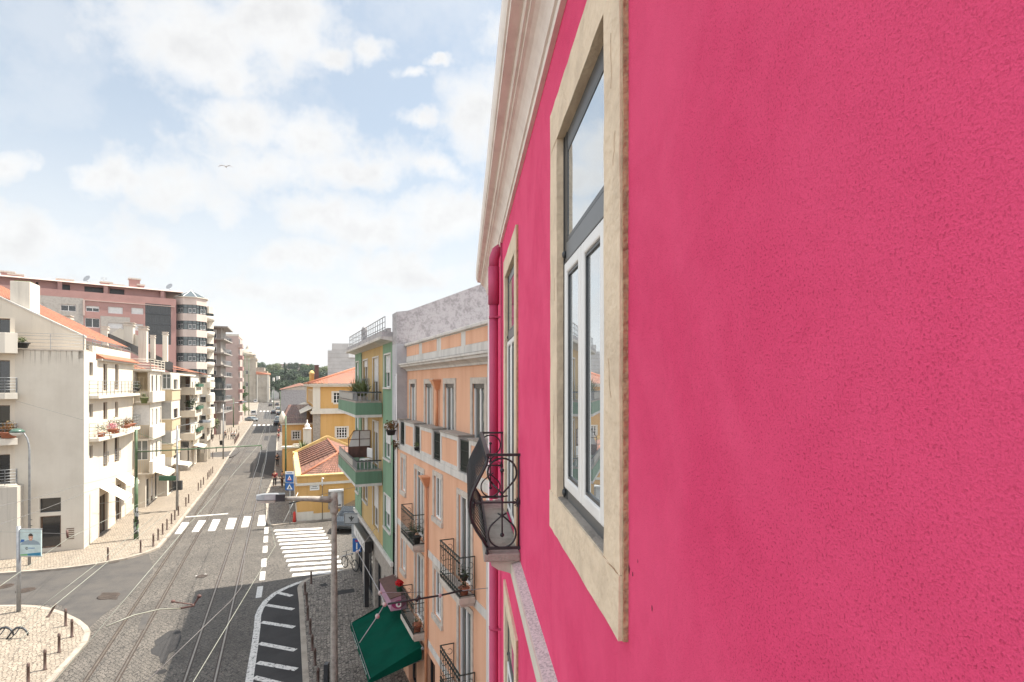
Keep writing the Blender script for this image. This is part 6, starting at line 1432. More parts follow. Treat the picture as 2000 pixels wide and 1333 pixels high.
q = MB(); q.box(-12, 0, -14, 0, 0, at(640, 685, 150).z); q.box(-12.1, -1.1, -12, -.0 + .02, 0, at(650, 671, 150).z); q.build('wall', P['pconc'], nb_)
q = MB()
for z in range(2, 21): q.box(-12, -.0, .021, .05, z, z + .06)
q.build('board_marks', P['greyt'], nb_)
q = MB(); q.box(-8, -5.5, .03, .4, 18, 21.5); q.build('plant_box', P['signw'], nb_)

# ------------------------------------------------------------------ church at the end of the street
CH = Fr(at(463, 0, 300).x, 300, .999, .05); CH = Fr(at(500, 0, 330).x, 330, -.93, -.375)
ch = CH.root('church', 'pale stone church with domed bell tower at the end of the street', 'church')
S = 330 / 1100.
zt = at(480, 702, 330).z
q = MB(); q.box(0, 28 * S + 2, -16, 0, 0, zt); q.build('tower_wall', P['church'], ch)
for a in (0, 28 * S - .2):
    q = MB(); q.box(a, a + 1.4, .001, .25, 0, zt); q.build('pilaster', P['church'], ch)
q = MB(); q.box(-.5, 28 * S + 2.5, -16, .6, zt - .5, zt + .5); q.box(-.2, 28 * S + 2.2, .002, .3, zt - 9.5, zt - 8.8); q.build('cornice', P['church'], ch)
for z in (zt - 6.5, zt - 13.5): window(ch, 4.2, 5.6, z - 2.6, z, dep=-.02, fw=.15, fm='trim', gm='glassb', far=True)
q = MB(); q.lathe([(4.4, 0), (4.4, 1.6), (4.7, 1.7), (4.2, 3.0), (3.0, 4.4), (1.5, 5.3), (.9, 5.5), (.8, 6.4), (.3, 7.2), (.1, 8.0)], (4.8, -5, zt + .5), 16); q.build('dome', P['church'], ch)
for k, (dx, w_) in enumerate(((.6, .9), (8.6, .8))): q = MB(); q.lathe([(.5, 0), (.7, .5), (.4, 1.2), (.15, 2.4), (.02, 3.0)], (dx, -.4, zt + .5), 10); q.build('pinnacle', P['church'], ch)
zn = at(510, 728, 330).z
q = MB(); q.box(-4.5, -.01, -20, -1, 0, zn + 3); q.box(-6, -4.51, -20, -2, 0, zn + 1); q.build('nave_wall', P['church'], ch)
for a in (-4.2, -2.8, -1.4): window(ch, a, a + .8, zn - 4, zn - 1.5, y=-1, dep=-.02, fw=.1, fm='trim', gm='glassb', far=True)
cb = Fr(at(525.5, 0, 332).x, 332, -.93, -.375); cb_ = cb.root('mural_house', 'pale house with tall blank end wall beside the church', 'house')
zb_ = at(512, 732, 332).z
q = MB(); q.box(0, 6.6, -24, 0, 0, zb_); q.build('wall', P['church'], cb_)
q = MB(); q.box(-.1, 1.0, .001, .2, 0, zb_); q.box(6.0, 6.7, .001, .2, 0, zb_); q.build('pilaster', P['whitew'], cb_)
q = MB(); q.hexa([(-.6, .5, zb_), (7, .5, zb_), (7, -24, zb_), (-.6, -24, zb_)], [(-.5, -.5, zb_ + .3), (7, .2, zb_ + 1.6), (7, -12, zb_ + 2.6), (-.5, -12, zb_ + 1.0)]); q.build('roof', P['terra'], cb_)
random.seed(5); q = MB()
for k in range(9): x = 1.4 + k * .5; z = zb_ - 3.2 + random.uniform(-.8, .8); q.tube([(x, .03, z), (x + .3, .03, z + random.uniform(.3, .9)), (x + .6, .03, z - .1)], .09, 4)
q.build('painted_scrolls', P['greys'], cb_)
mo = thing('white_monument', 'small white stone monument half hidden in the park trees', 'monument', (at(539, 0, 420).x, 420, 0), 0)
q = MB(); q.box(-2.2, -1.3, -1, 1, 0, at(0, 738, 420).z); q.box(.6, 2.6, -1, 1, 0, at(0, 735, 420).z); q.build('pillars', P['trim'], mo)
q = MB(); q.box(-2.6, 3, -1.2, 1.2, 0, 6); q.build('plinth', P['trim'], mo)
# hill
q = MB(); nx, ny = 26, 10
def hz(x, y):
    e = max(0, (y - 430) / 330.0); e = min(1, e); e = e * e * (3 - 2 * e); return -.28 + e * (25 + 5 * math.sin(x * .012 + 1) + 2 * math.sin(x * .05))
ids = [[q.add((-700 + 50 * i, 430 + 60 * j, hz(-700 + 50 * i, 430 + 60 * j))) for i in range(nx)] for j in range(ny)]
for j in range(ny - 1):
    for i in range(nx - 1): q.f.append([ids[j][i], ids[j][i + 1], ids[j + 1][i + 1], ids[j + 1][i]]); q.mi.append(0); q.sm.append(True)
struct(q.build('hill', P['hill']))
hp = Fr(at(596, 0, 760).x, 760, -1, 0); hp_ = hp.root('hilltop_palace', 'long pale pink palace on the wooded hilltop', 'palace')
zh = at(560, 713, 760).z
q = MB(); q.box(-2, 42, -20, 0, 18, zh); q.box(10, 26, -20, 2, 18, zh + 1.5); q.build('wall', P['pinkl'], hp_)
q = MB(); q.box(-3, 43, -20, .5, zh, zh + .8); q.build('roof', P['terra'], hp_)
for k in range(11): window(hp_, k * 3.8, k * 3.8 + 1.4, zh - 5, zh - 2.5, y=2.1, dep=0, fw=.2, gm='glassb', far=True)
# trees
def tree(name, label, x, y, z, h, r, mt, seed, n=1500, cat='tree', group='trees on the park hill', trunk=.3, conif=False, size=.5):
    rnd = random.Random(seed); t = thing(name, label, cat, (x, y, z), rnd.uniform(0, 6), group)
    q = MB(); q.tube([(0, 0, -1), (r * .05, 0, h * .3), (0, r * .04, h * .6)], [h * .035, h * .025, h * .015], 7)
    for k in range(5): a = rnd.uniform(0, 6.28); q.tube([(0, 0, h * .3 + k * h * .06), (math.cos(a) * r * .5, math.sin(a) * r * .5, h * (.5 + k * .06))], [h * .012, h * .005], 5)
    q.build('trunk', P['bark'], t)
    q = MB()
    if conif:
        for k in range(14): f = k / 14; rr = r * (1 - f) ** .8; leaves(q, (0, 0, h * (.15 + .83 * f)), (rr, rr, h * .05), int(n / 14 * (1 - f * .6)), size, rnd=rnd, shell=.3)
    else:
        m = 15
        for k in range(m):
            a = rnd.uniform(0, 6.28); el_ = rnd.uniform(-.5, 1); rr = r * rnd.uniform(.35, .75); c = (math.cos(a) * rr * math.cos(el_), math.sin(a) * rr * math.cos(el_), h * .66 + math.sin(el_) * h * .24)
            s_ = r * rnd.uniform(.28, .5); leaves(q, c, (s_, s_, s_ * .8), n // m, size, rnd=rnd, shell=.55)
    q.build('crown', P[mt], t); return t
proto = [('broad_tree', 'leafd', False), ('round_tree', 'leaf', False), ('cypress_tree', 'leafd', True), ('olive_tree', 'leafo', False)]
made = {}
kinds = ['broad dark', 'bushy green', 'pointed dark', 'olive green']
tl_ = [(500, 712, 700, 0), (508, 709, 690, 1), (517, 710, 680, 0), (526, 713, 640, 0), (535, 712, 610, 3), (545, 716, 600, 0), (556, 708, 640, 2), (562, 716, 590, 0), (571, 717, 640, 1), (578, 708, 660, 0), (587, 712, 660, 2), (594, 716, 560, 0), (603, 714, 600, 1), (612, 715, 600, 0), (622, 717, 560, 1), (631, 719, 560, 3), (641, 720, 540, 0), (492, 716, 640, 0),
       (530, 724, 520, 3), (541, 727, 500, 1), (550, 722, 480, 0), (558, 724, 440, 2), (566, 728, 430, 0), (575, 732, 420, 0), (584, 728, 470, 0), (593, 731, 400, 1), (600, 735, 360, 0), (610, 729, 400, 1), (556, 742, 330, 0), (567, 745, 300, 0), (578, 748, 290, 1), (533, 738, 470, 0), (526, 732, 540, 1), (546, 736, 400, 0), (548, 752, 380, 1), (536, 752, 430, 0)]
for i, (px, py, Y, k) in enumerate(tl_):
    tp = at(px, py, Y); gz_ = hz(tp.x, Y) if Y > 430 else 0; h = max(7, (tp.z - gz_) * random.uniform(.88, 1.12)); r0 = 5.2 if k != 2 else 2.6
    lab = kinds[k] + ' tree ' + ('on the skyline of the park hill' if py < 722 else 'below the hilltop palace' if py < 740 else 'standing low behind the old grey house')
    hh = h; rr = max(5.5, min(11, h * .5)) if k != 2 else h * .22
    nm, mt, cf = proto[k]
    if k not in made: made[k] = (tree(nm, lab, tp.x, Y, gz_, 12, 6 if k != 2 else 2.6, mt, 40 + k, n=2600, conif=cf, size=.42), ); o = made[k][0]
    else: o = copy_tree(made[k][0])
    o.location = (tp.x, Y, gz_); o.rotation_euler = (0, 0, i * 1.7); s_ = h / 12; o.scale = (max(s_ * .9, rr / 6 if k != 2 else s_), max(s_ * .9, rr / 6 if k != 2 else s_), s_)
    o['label'] = lab; o['group'] = lab.split(' tree')[0] + ' trees ' + lab.split('tree ')[1]
t = tree('street_tree', 'dense green tree against the pink slab beside the park lawn', at(470, 0, 205).x, 205, 0, at(0, 748, 205).z, 2.6, 'leaf', 77, n=2200, size=.22, group=None)
t = tree('street_tree', 'small olive shrub tree in front of the grey balcony block', at(416, 0, 112).x + .8, 110, 0, 4.2, 1.7, 'leafo', 78, n=700, size=.16, group=None)
q = MB()
for k in range(60): a = random.uniform(0, 1); leaves(q, (at(455 + 25 * a, 0, 300 - 80 * a).x, 300 - 80 * a, .6), (2.5, 2.5, .8), 14, .3)
o = q.build('undergrowth', P['leafo']); tag(o, None, None, None, 'stuff')
# ------------------------------------------------------------------ street furniture
ordi = ['first', 'second', 'third', 'fourth', 'fifth', 'sixth', 'seventh', 'eighth', 'ninth', 'tenth', 'eleventh', 'twelfth', 'thirteenth', 'fourteenth', 'fifteenth', 'sixteenth', 'seventeenth', 'eighteenth', 'nineteenth', 'twentieth']
def bollard_mesh(h=.85):
    q = MB(); q.lathe([(.075, 0), (.075, .03), (.052, .05), (.048, h * .82), (.058, h * .83), (.058, h * .87), (.05, h * .88), (.052, h * .95), (.03, h), (.002, h + .005)], (0, 0, 0), 12); return q
BOL = [('along the near right kerb beside the parking bays, counted from the crossing', [(607.7, 1140), (595.7, 1162), (599, 1183), (601, 1211), (606, 1238), (610, 1271), (615, 1299), (621, 1340)], .66),
       ('along the left pavement kerb, counted from the corner', [z3(548, 715), z3(714, 675), z3(779, 640), z4(128, 643), z4(153, 612), z4(176, 583), z4(198, 559), z4(221, 529), z4(238, 510), z4(256, 487), z4(294, 440), z4(308, 423), z4(357, 360), z4(370, 345), z4(383, 330), z4(405, 303), z4(412, 292), z4(421, 283), z4(430, 272)], .82),
       ('on the rounded corner pavement, counted from the side street', [z3(333, 1048), z3(365, 1104), z3(300, 1182), z3(228, 1270), z3(143, 1345)], .78),
       ('on the far left plaza, counted from the camera', [(415, 862), (428.5, 859), (446, 859.5), (395, 871), (415.5, 896), (422.5, 851), (444.5, 846), (448, 844), (451.5, 842), (462, 847), (466.5, 840), (457, 858), (463, 823), (474, 820)], .95)]
bproto = None
for where, pts, h in BOL:
    for i, (px, py) in enumerate(pts):
        x, y = G(px, py, .12)
        lab = ordi[i] + ' brown iron bollard ' + where.split(',')[0] + ','.join([''] + where.split(',')[1:])
        if bproto is None: bproto = bollard_mesh().build('bollard', P['bollard']); o = bproto
        else: o = bproto.copy(); COL.objects.link(o)
        tag(o, lab.replace(', counted from the crossing', '').replace('brown iron ', ''), 'bollard', 'brown bollards ' + where.split(',')[0]); o.location = (x, y, .12); o.scale = (1, 1, h / .85)
x, y = G(*z3(243, 1003), .12); o = bproto.copy(); COL.objects.link(o); tag(o, 'bollard knocked askew, leaning towards the side street on the corner pavement', 'bollard', None); o.location = (x, y, .12); o.rotation_euler = (R(-14), R(24), 0)
# concrete lamp post in front
lx, ly = -6.35, 20.1
t = thing('concrete_lamp_post', 'tall tapered concrete lamp post with single arm on the near right pavement', 'lamp post', (lx, ly, .12))
q = MB(); q.lathe([(.15, 0), (.13, .4), (.118, 3.0), (.088, 6.2), (.086, 6.35)], (0, 0, 0), 14); q.build('pole', P['conc2'], t)
q = MB(); q.lathe([(.12, 0), (.14, .05), (.145, .12), (.14, .45), (.115, .55), (.13, .6), (.115, .72), (.05, .78)], (0, 0, 6.25), 14); q.build('collar', P['conc2'], t)
ad = Vector((-.93, -.36, 0)); p0 = Vector((0, 0, 6.74)); p1 = p0 + ad * 1.68 + Vector((0, 0, .16))
q = MB(); q.tube([tuple(p0), tuple(p0.lerp(p1, .5) + Vector((0, 0, .02))), tuple(p1)], [.125, .095, .075], 8); q.build('arm', P['conc2'], t)
hd = thing('lamp_head', None, None); 
def lamp_head(parent, loc, rz, tilt=0):
    q = MB(); q.loft([[(x, yy * w_, z0 + zz) for yy, zz in ((-1, 0), (-.8, hh), (.8, hh), (1, 0), (.7, -.02), (-.7, -.02))] for x, w_, hh, z0 in ((-.04, .09, .15, 0), (.22, .16, .19, 0), (.6, .18, .19, .0), (.86, .15, .13, .02))], 0, True, False)
    o = q.build('lamp_head', P['galv'], parent); o.location = loc; o.rotation_euler = (0, tilt, rz)
    q = MB(); q.box(-.05, .25, -.17, .17, -.06, .18); q.build('ballast_housing', P['dark'], o)
    q = MB(); q.loft([[(x, yy * w_, zz) for yy, zz in ((-1, -.021), (1, -.021), (.6, -.11), (-.6, -.11))] for x, w_ in ((.28, .14), (.6, .16), (.83, .12))], 0, True, False); q.build('lens', P['milk'], o)
    return o
bpy.data.objects.remove(hd)
lamp_head(t, tuple(p1), math.atan2(ad.y, ad.x), R(-2))
q = MB(); q.box(-.34, -.2, -.1, .12, .0, .9); q.build('junction_box', P['dark'], t)
# blue crossing signs on a post at the yellow corner
x, y = -18.2, 43.9; sx0 = at(557, 0, 43.5)
t = thing('crossing_sign', 'post with two stacked blue square pictogram signs at the yellow house corner', 'sign', (sx0.x + .35, 43.5, .12), R(-4))
zT, zM, zB = at(0, 921, 43.5).z - .12, at(0, 944, 43.5).z - .12, at(0, 957.5, 43.5).z - .12
q = MB(); q.tube([(0, 0.04, 0), (0, 0.04, zT)], .035, 8); q.build('post', P['galv'], t)
q = MB(); q.box(-.36, .36, -.03, .0, zM + .03, zT); a_ = q.build('upper_board', P['signw'], t, bevel=.02); q = MB(); q.box(-.33, .33, -.036, -.031, zM + .05, zT - .22); q.build('blue_field', P['blue'], a_)
q = MB(); q.face([(-.17, -.04, zM + .25), (.17, -.04, zM + .25), (0, -.04, zM + .6)]); q.build('triangle', P['signw'], a_); q = MB(); q.box(-.15, .15, -.043, -.041, zM + .22, zM + .28); q.ball((0, -.045, zM + .38), .05, .01, .07); q.build('red_mark', P['red'], a_)
q = MB(); [q.box(-.22 + k * .09, -.16 + k * .09, -.035, -.031, zT - .15, zT - .07) for k in range(5)]; q.build('lettering', P['blue'], a_)
q = MB(); q.box(-.34, .34, -.03, .0, zB - .02, zM - .01); b_ = q.build('lower_board', P['blue'], t, bevel=.02)
q = MB(); q.face([(-.24, -.035, zB + .06), (.24, -.035, zB + .06), (0, -.035, zM - .08)]); q.build('triangle', P['signw'], b_)
q = MB(); q.ball((0, -.042, zB + .30), .03, .008, .03); q.face([(-.03, -.04, zB + .27), (.04, -.04, zB + .27), (.09, -.04, zB + .09), (.03, -.04, zB + .09), (0, -.04, zB + .17), (-.04, -.04, zB + .09), (-.09, -.04, zB + .09)]); q.build('walking_figure', P['dark'], b_)
# red and white stay guard
t = thing('stay_guard', 'red cone guard and white stay leaning at the yellow house corner', 'barrier', G(575, 1020, .12) + (.12,), 0)
q = MB(); q.lathe([(.14, 0), (.10, .4), (.11, .7), (.02, .85)], (0, 0, 0), 10); q.build('cone', P['red'], t)
q = MB(); q.tube([(-.75, -.3, .0), (.25, .1, 2.3)], .03, 6); q.build('stay', P['signw'], t)
# green tram pole with span arm
gx_, gy_ = G(266, 1053, .12); gtop = at(0, 843, gy_).z
t = thing('tram_pole', 'green tram wire pole with bill-posted base and long arm reaching over the tracks', 'pole', (gx_, gy_, .12))
q = MB(); q.tube([(0, 0, 0), (0, 0, 1.2)], .15, 12); q.tube([(0, 0, 1.2), (0, 0, 4.3)], .115, 12); q.tube([(0, 0, 4.3), (0, 0, gtop)], .09, 12); q.build('shaft', P['polegreen'], t)
q = MB(); random.seed(9)
for k in range(16): a = random.uniform(-2.6, .4); z = random.uniform(.2, 2.1); q.hexa([(.155 * math.cos(a), .155 * math.sin(a), z), (.155 * math.cos(a + .7), .155 * math.sin(a + .7), z), (.17 * math.cos(a + .7), .17 * math.sin(a + .7), z), (.17 * math.cos(a), .17 * math.sin(a), z)], [(.155 * math.cos(a), .155 * math.sin(a), z + .25), (.155 * math.cos(a + .7), .155 * math.sin(a + .7), z + .3), (.17 * math.cos(a + .7), .17 * math.sin(a + .7), z + .3), (.17 * math.cos(a), .17 * math.sin(a), z + .25)], k % 2)
q.build('posters', [P['black'], P['signg']], t)
q = MB(); za = 6.1; q.tube([(.05, 0, za), (7.4, 3.1, za + .12)], .045, 8); q.tube([(7.4, 3.1, za + .12), (7.42, 3.1, za - .25)], .03, 6); q.tube([(0, 0, gtop - .2), (2.6, 1.1, za + .08)], .014, 5)
for k in (2.2, 4.6): q.tube([(k, k * .42, za + .03), (k, k * .42, za - .22)], .03, 6)
q.build('span_arm', P['polegreen'], t)
# grey lamp poles with sign box
def lamp_pole(label, px, py, pyt, arms, box=True, mat='galv', r=.11, group=None):
    x, y = G(px, py, .12); zt_ = at(0, pyt, y).z - .12
    t = thing('street_lamp', label, 'street lamp', (x, y, .12), 0, group)
    q = MB(); q.tube([(0, 0, 0), (0, 0, zt_)], [r, r * .6], 10); q.build('pole', P[mat], t)
    for (dx, dy, L) in arms:
        d = Vector((dx, dy, 0)).normalized(); q = MB(); q.tube([(0, 0, zt_ - .05), tuple(d * L + Vector((0, 0, zt_ + .25)))], .04, 6); q.build('arm', P[mat], t)
        lamp_head(t, tuple(d * L + Vector((0, 0, zt_ + .25))), math.atan2(dy, dx), 0)
    if box:
        q = MB(); q.box(-1.55, -.05, -.06, .06, 2.55, 2.95); q.build('sign_board', P['potg'], t, bevel=.02)
        q = MB(); q.box(-.32, -.12, -.14, .14, 1.7, 2.5); q.build('signal_box', P['dark'], t, bevel=.02)
        q = MB(); q.box(.12, .4, -.14, .14, 1.75, 2.55); q.build('signal_box', P['dark'], t, bevel=.02)
    return t
lamp_pole('grey street lamp with dark green board and signal boxes on the left pavement', 346, 997, 832, [(.93, .4, 1.7)])
lamp_pole('plain grey lamp mast by the cross street with litter bin', 436, 897, 790, [(.93, .4, 2.2)], False)
for i, (px, py, pyt) in enumerate(((478.5, 812, 690), (486, 812, 697), (456, 835, 778), (534, 798, 758), (547.5, 818, 765))):
    lamp_pole(('tall dark double lamp mast left of the church tower', 'tall dark lamp mast in front of the church', 'short lamp mast at the edge of the park lawn', 'lamp mast near the far square on the right kerb', 'lamp mast beside the old grey house')[i], px, py, pyt, [(1, .2, 1.5), (-1, -.2, 1.5)] if i < 2 else [(-.9, -.3, 1.2)], False, 'polegreen', .13, 'distant lamp masts')
t = thing('tram_pole', 'thin green pole in front of the yellow annex', 'pole', (at(558, 0, 58).x, 58, .12)); q = MB(); q.tube([(0, 0, 0), (0, 0, at(0, 815, 58).z)], [.1, .07], 8); q.build('shaft', P['polegreen'], t)
# foreground lamp with green cap
cx_, cy_ = G(57.5, 1104, .12); zt_ = at(0, 845, cy_).z
t = thing('curved_street_lamp', 'slim curved street lamp with green cap and milky bowl before the corner house', 'street lamp', (cx_, cy_, .12))
q = MB(); q.tube([(0, 0, 0), (0, 0, zt_ - 1.2), (-.03, -.01, zt_ - .8), (-.11, -.04, zt_ - .45), (-.25, -.1, zt_ - .15), (-.36, -.15, zt_ - .05)], [.085, .06, .05, .045, .04, .04], 10); q.build('pole', P['galv'], t)
q = MB(); q.lathe([(.002, .22), (.16, .2), (.3, .12), (.40, .0), (.36, -.01)], (-.55, -.22, zt_ - .08), 16); q.build('cap', P['greenglass'], t)
q = MB(); q.lathe([(.35, -.012), (.32, -.1), (.2, -.2), (.02, -.25)], (-.55, -.22, zt_ - .08), 16); q.build('bowl', P['milk'], t)
q = MB(); [q.box(.05, .16, -.02, .02, z, z + .03) for z in (1.75, 2.05, 2.35, 2.7)]; q.build('step_pegs', P['dark'], t)
# advertising banner on a pole
bx_, by_ = G(36.5, 1195, .12)
t = thing('banner_pole', 'steel pole with a pale blue poster banner of a smiling face on the corner pavement', 'advertising sign', (bx_, by_, .12))
zt_ = at(0, 1028, by_).z - .12
q = MB(); q.tube([(0, 0, 0), (0, 0, zt_)], .09, 12); q.build('pole', P['galv'], t)
za_, zb_ = at(0, 1034, by_).z - .12, at(0, 1086, by_).z - .12
q = MB(); q.box(.09, 1.09, -.03, .03, zb_, za_); fb = q.build('board', colr('poster_sky', (.42, .52, .52)), t); q = MB(); q.box(.07, 1.11, -.035, .035, za_, za_ + .035); q.box(.07, 1.11, -.035, .035, zb_ - .035, zb_); q.build('frame_rail', P['galv'], t)
hh = za_ - zb_; e = -.032
def disc(cx, cz, rx, rz, y, n=18): return [(cx + rx * math.cos(2 * math.pi * k / n), y, cz + rz * math.sin(2 * math.pi * k / n)) for k in range(n)]
q = MB(); q.face([(.12, e, zb_ + hh * .42), (1.06, e, zb_ + hh * .42), (.98, e, zb_ + hh * .53), (.75, e, zb_ + hh * .6), (.45, e, zb_ + hh * .6), (.2, e, zb_ + hh * .53)]); q.build('shirt_print', colr('poster_shirt', (.22, .28, .32)), fb)
q = MB(); q.face(disc(.6, zb_ + hh * .71, .105, .165, e - .002)); q.face([(.53, e - .001, zb_ + hh * .58), (.67, e - .001, zb_ + hh * .58), (.66, e - .001, zb_ + hh * .66), (.54, e - .001, zb_ + hh * .66)]); q.build('face_print', P['skin'], fb)
q = MB(); q.face([(.60 + .112 * math.cos(a), e - .004, zb_ + hh * .745 + .13 * math.sin(a)) for a in [math.pi * k / 10 for k in range(11)]]); q.face(disc(.555, zb_ + hh * .72, .014, .012, e - .005, 8)); q.face(disc(.645, zb_ + hh * .72, .014, .012, e - .005, 8)); q.build('hair_print', P['hair'], fb)
q = MB(); q.face([(.555, e - .005, zb_ + hh * .655), (.6, e - .005, zb_ + hh * .64), (.645, e - .005, zb_ + hh * .655), (.6, e - .005, zb_ + hh * .66)]); q.build('smile_print', P['signw'], fb)
q = MB(); q.face([(.10, e, zb_ + hh * .5), (.3, e, zb_ + hh * .55), (.3, e, zb_ + hh * .62), (.15, e, zb_ + hh * .62)]); q.build('blue_print', P['blue'], fb)
q = MB(); q.face([(.1, e, zb_ + .02), (1.08, e, zb_ + .02), (1.08, e, zb_ + hh * .14), (.1, e, zb_ + hh * .06)]); q.build('blue_band', colr('poster_teal', (.03, .18, .30)), fb)
q = MB(); q.face([(.1, e - .001, zb_ + .02), (.45, e - .001, zb_ + .02), (.45, e - .001, zb_ + hh * .075), (.1, e - .001, zb_ + hh * .06)]); q.build('green_band', colr('poster_green', (.16, .36, .14)), fb)
q = MB(); pr = arc((.42, zb_ + hh * .29), .05, 30, 340, 12, lambda a, b: (a, e - .004, b)); q.tube(pr, .014, 4); q.build('round_logo', P['dark'], fb)
q = MB(); [q.box(.5 + k * .05, .535 + k * .05, e - .003, e, zb_ + hh * .28, zb_ + hh * .31) for k in range(6)]; q.build('lettering', P['blue'], fb)
# bicycle racks on the corner pavement: wave shaped dark hoops
def rack(label, px):
    x, y = G(px, 1246, .12); t = tag(None or MB().build('bike_rack', P['dark']), label, 'bicycle rack', 'wavy bicycle racks on the corner pavement'); me = MB()
    pts = [(-.38, -.1, .0), (-.30, -.08, .10), (-.18, -.05, .30), (-.05, 0, .42), (.10, .02, .44), (.28, .03, .36), (.40, .03, .20), (.42, .03, .08)]
    me.tube(pts, [.03, .035, .04, .05, .05, .045, .04, .03], 8); me.tube([(.1, .02, .44), (.02, -.12, .22), (-.12, -.3, .02)], [.03, .025, .015], 6)
    bpy.data.objects.remove(t); o = me.build('bike_rack', P['dark']); tag(o, label, 'bicycle rack', 'wavy bicycle racks on the corner pavement'); o.location = (x, y, .12)
rack('dark wavy bicycle rack nearest the bollards on the corner pavement', 34); rack('dark wavy bicycle rack cut by the left frame edge on the corner pavement', 6)
# litter bins
for px, py, lab in ((432, 871 + 2, 'black litter bin hung by the grey lamp mast'), (394, 897, 'black litter bin at the end of the terrace beside the cross street')):
    x, y = G(px, py, .12); t = thing('litter_bin', lab, 'bin', (x, y, .12)); q = MB(); q.lathe([(.22, .3), (.27, 1.0), (.29, 1.0), (.29, 1.06), (.2, 1.08)], (0, 0, 0), 12); q.build('body', P['black'], t); q = MB(); q.tube([(0, .3, 0), (0, .3, 1.1)], .03, 6); q.build('post', P['dark'], t)
# railing at the plaza kerb
t = thing('pedestrian_railing', 'low metal railing along the kerb of the far left plaza', 'railing', G(458, 869, .12) + (.12,), 0)
q = MB(); e2 = Vector(G(467, 853, .12)) - Vector(G(458, 869, .12)); bars(q, [(0, 0), (e2.x, e2.y)], .05, .95, .6, .025); q.build('rails', P['bollard'], t)
# ------------------------------------------------------------------ overhead wires
def wire(label, pts, r=.011, mat='wire', sag=.0, name='overhead_wire', grp='overhead tram wires'):
    q = MB(); out = []
    for a, b in zip(pts, pts[1:]):
        a, b = Vector(a), Vector(b)
        for k in range(9 if sag else 2):
            t = k / (8 if sag else 1); p = a.lerp(b, t); p.z -= sag * 4 * t * (1 - t) * (b - a).length / 20; out.append(tuple(p))
    q.tube(out, r * .72, 5); o = q.build(name, P[mat]); return tag(o, label, 'wire', grp)
wire('pale trolley wire over the left tram track', [at(60, 1420, 8.9), at(106, 1333, 10.2), at(371, 1022, 21.8), at(503, 872, 48.7), (-52, 122, 5.6), (-130, 300, 5.6)], .013, 'wirel')
wire('trolley wire over the right tram track crossing the parking bays', [at(330, 1420, 8.9), at(377, 1333, 10.2), at(538, 1066, 18.8), at(508.5, 941, 31), at(527, 850, 59), (-54, 130, 5.6)], .011, 'wirel')
wire('thin dark trolley wire beside the right rail', [at(285, 1333, 10.5), at(450, 1175, 14), at(472, 1146, 15), at(486, 1010, 23), at(515, 905, 40)], .009)
wire('pale curved wire turning into the left side street, outer one', [at(40, 1226, 12.5), at(81, 1185, 13.65), at(185, 1105, 16.7), at(300, 1010, 23)], .012, 'wirel')
wire('pale curved wire turning into the left side street, inner one', [at(35, 1255, 12), at(96, 1191, 13.5), at(204, 1103, 16.8), at(330, 1000, 24)], .012, 'wirel')
wire('upper span wire from the left frame edge to the green tram pole', [at(-60, 1006, 15), at(0, 989, 17), at(165, 945, 25), at(266, 915, 39.8)], .012, 'wire', .1)
wire('lower span wire from the left frame edge to the green tram pole', [at(-60, 1048, 15), at(0, 1024, 17), at(165, 963, 25), at(266, 922, 39.8)], .012, 'wire', .1)
wire('bright span wire rising from bottom left past the corner house door', [at(-40, 1180, 12), at(0, 1145, 13), at(131, 1053, 19), at(260, 990, 30), at(345, 950, 49)], .011, 'wirel')
wire('short wire from the banner pole to the insulator by the air grille', [at(-30, 1038, 26), at(131, 1043, 19.5)], .008)
wire('thin cable strung across the blank cream end wall', [at(30.6, 783, 34.5), at(163, 821, 36.6)], .012)
wire('thin wire from the green pole arm across the upper road', [at(267, 877, 39.9), at(345, 872, 49), at(430, 884, 60), at(520, 872, 60)], .012)
wire('black cable crossing behind the lamp arm with a dark splice', [at(440, 1012, 24), at(500, 1000, 27), at(560, 985, 28), at(585, 979, 28.5), at(630, 966, 30), at(700, 950, 28), at(768, 935, 24.4)], .012)
wire('far cross wire over the road near the park', [at(478, 792, 200), at(545, 790, 200)], .02); 
wire('white house cable running down the joint of green and peach houses', [PE.w(uend - .05, .09, 11.3), PE.w(uend + .06, .1, 8.7), PE.w(uend - .1, .1, 5), PE.w(uend + .1, .1, 2.5)], .014, 'white')
t = thing('splice_insulator', 'dark rod insulator on the cable behind the lamp arm', 'insulator', at(0, 750, 28) * 0, 0); q = MB(); q.tube([at(565, 984, 28.1), at(606, 973.5, 29.2)], .035, 6); q.build('rod', P['black'], t)
# bracket tube with clamps over the left track
t = thing('wire_bracket', 'pale bent bracket tube with two dark clamps above the tram tracks', 'wire bracket', (0, 0, 0))
q = MB(); q.tube([at(207, 1224, 12.8), at(262, 1202, 13.6), at(312, 1190.5, 14.2), at(352, 1189, 14.8)], .016, 7); q.build('tube', P['wirel'], t)
q = MB(); q.tube([at(350, 1189, 14.8), at(377, 1184, 15.0), at(389, 1165, 15.1)], .025, 7); q.tube([at(338, 1176, 15), at(377, 1181, 15)], .016, 6); q.ball(at(338, 1175, 15), .06, .05, .04); q.ball(at(389, 1165, 15.1), .06, .05, .05); q.ball(at(377, 1183, 15.0), .045, .04, .035); q.build('clamps', P['brown'], t)
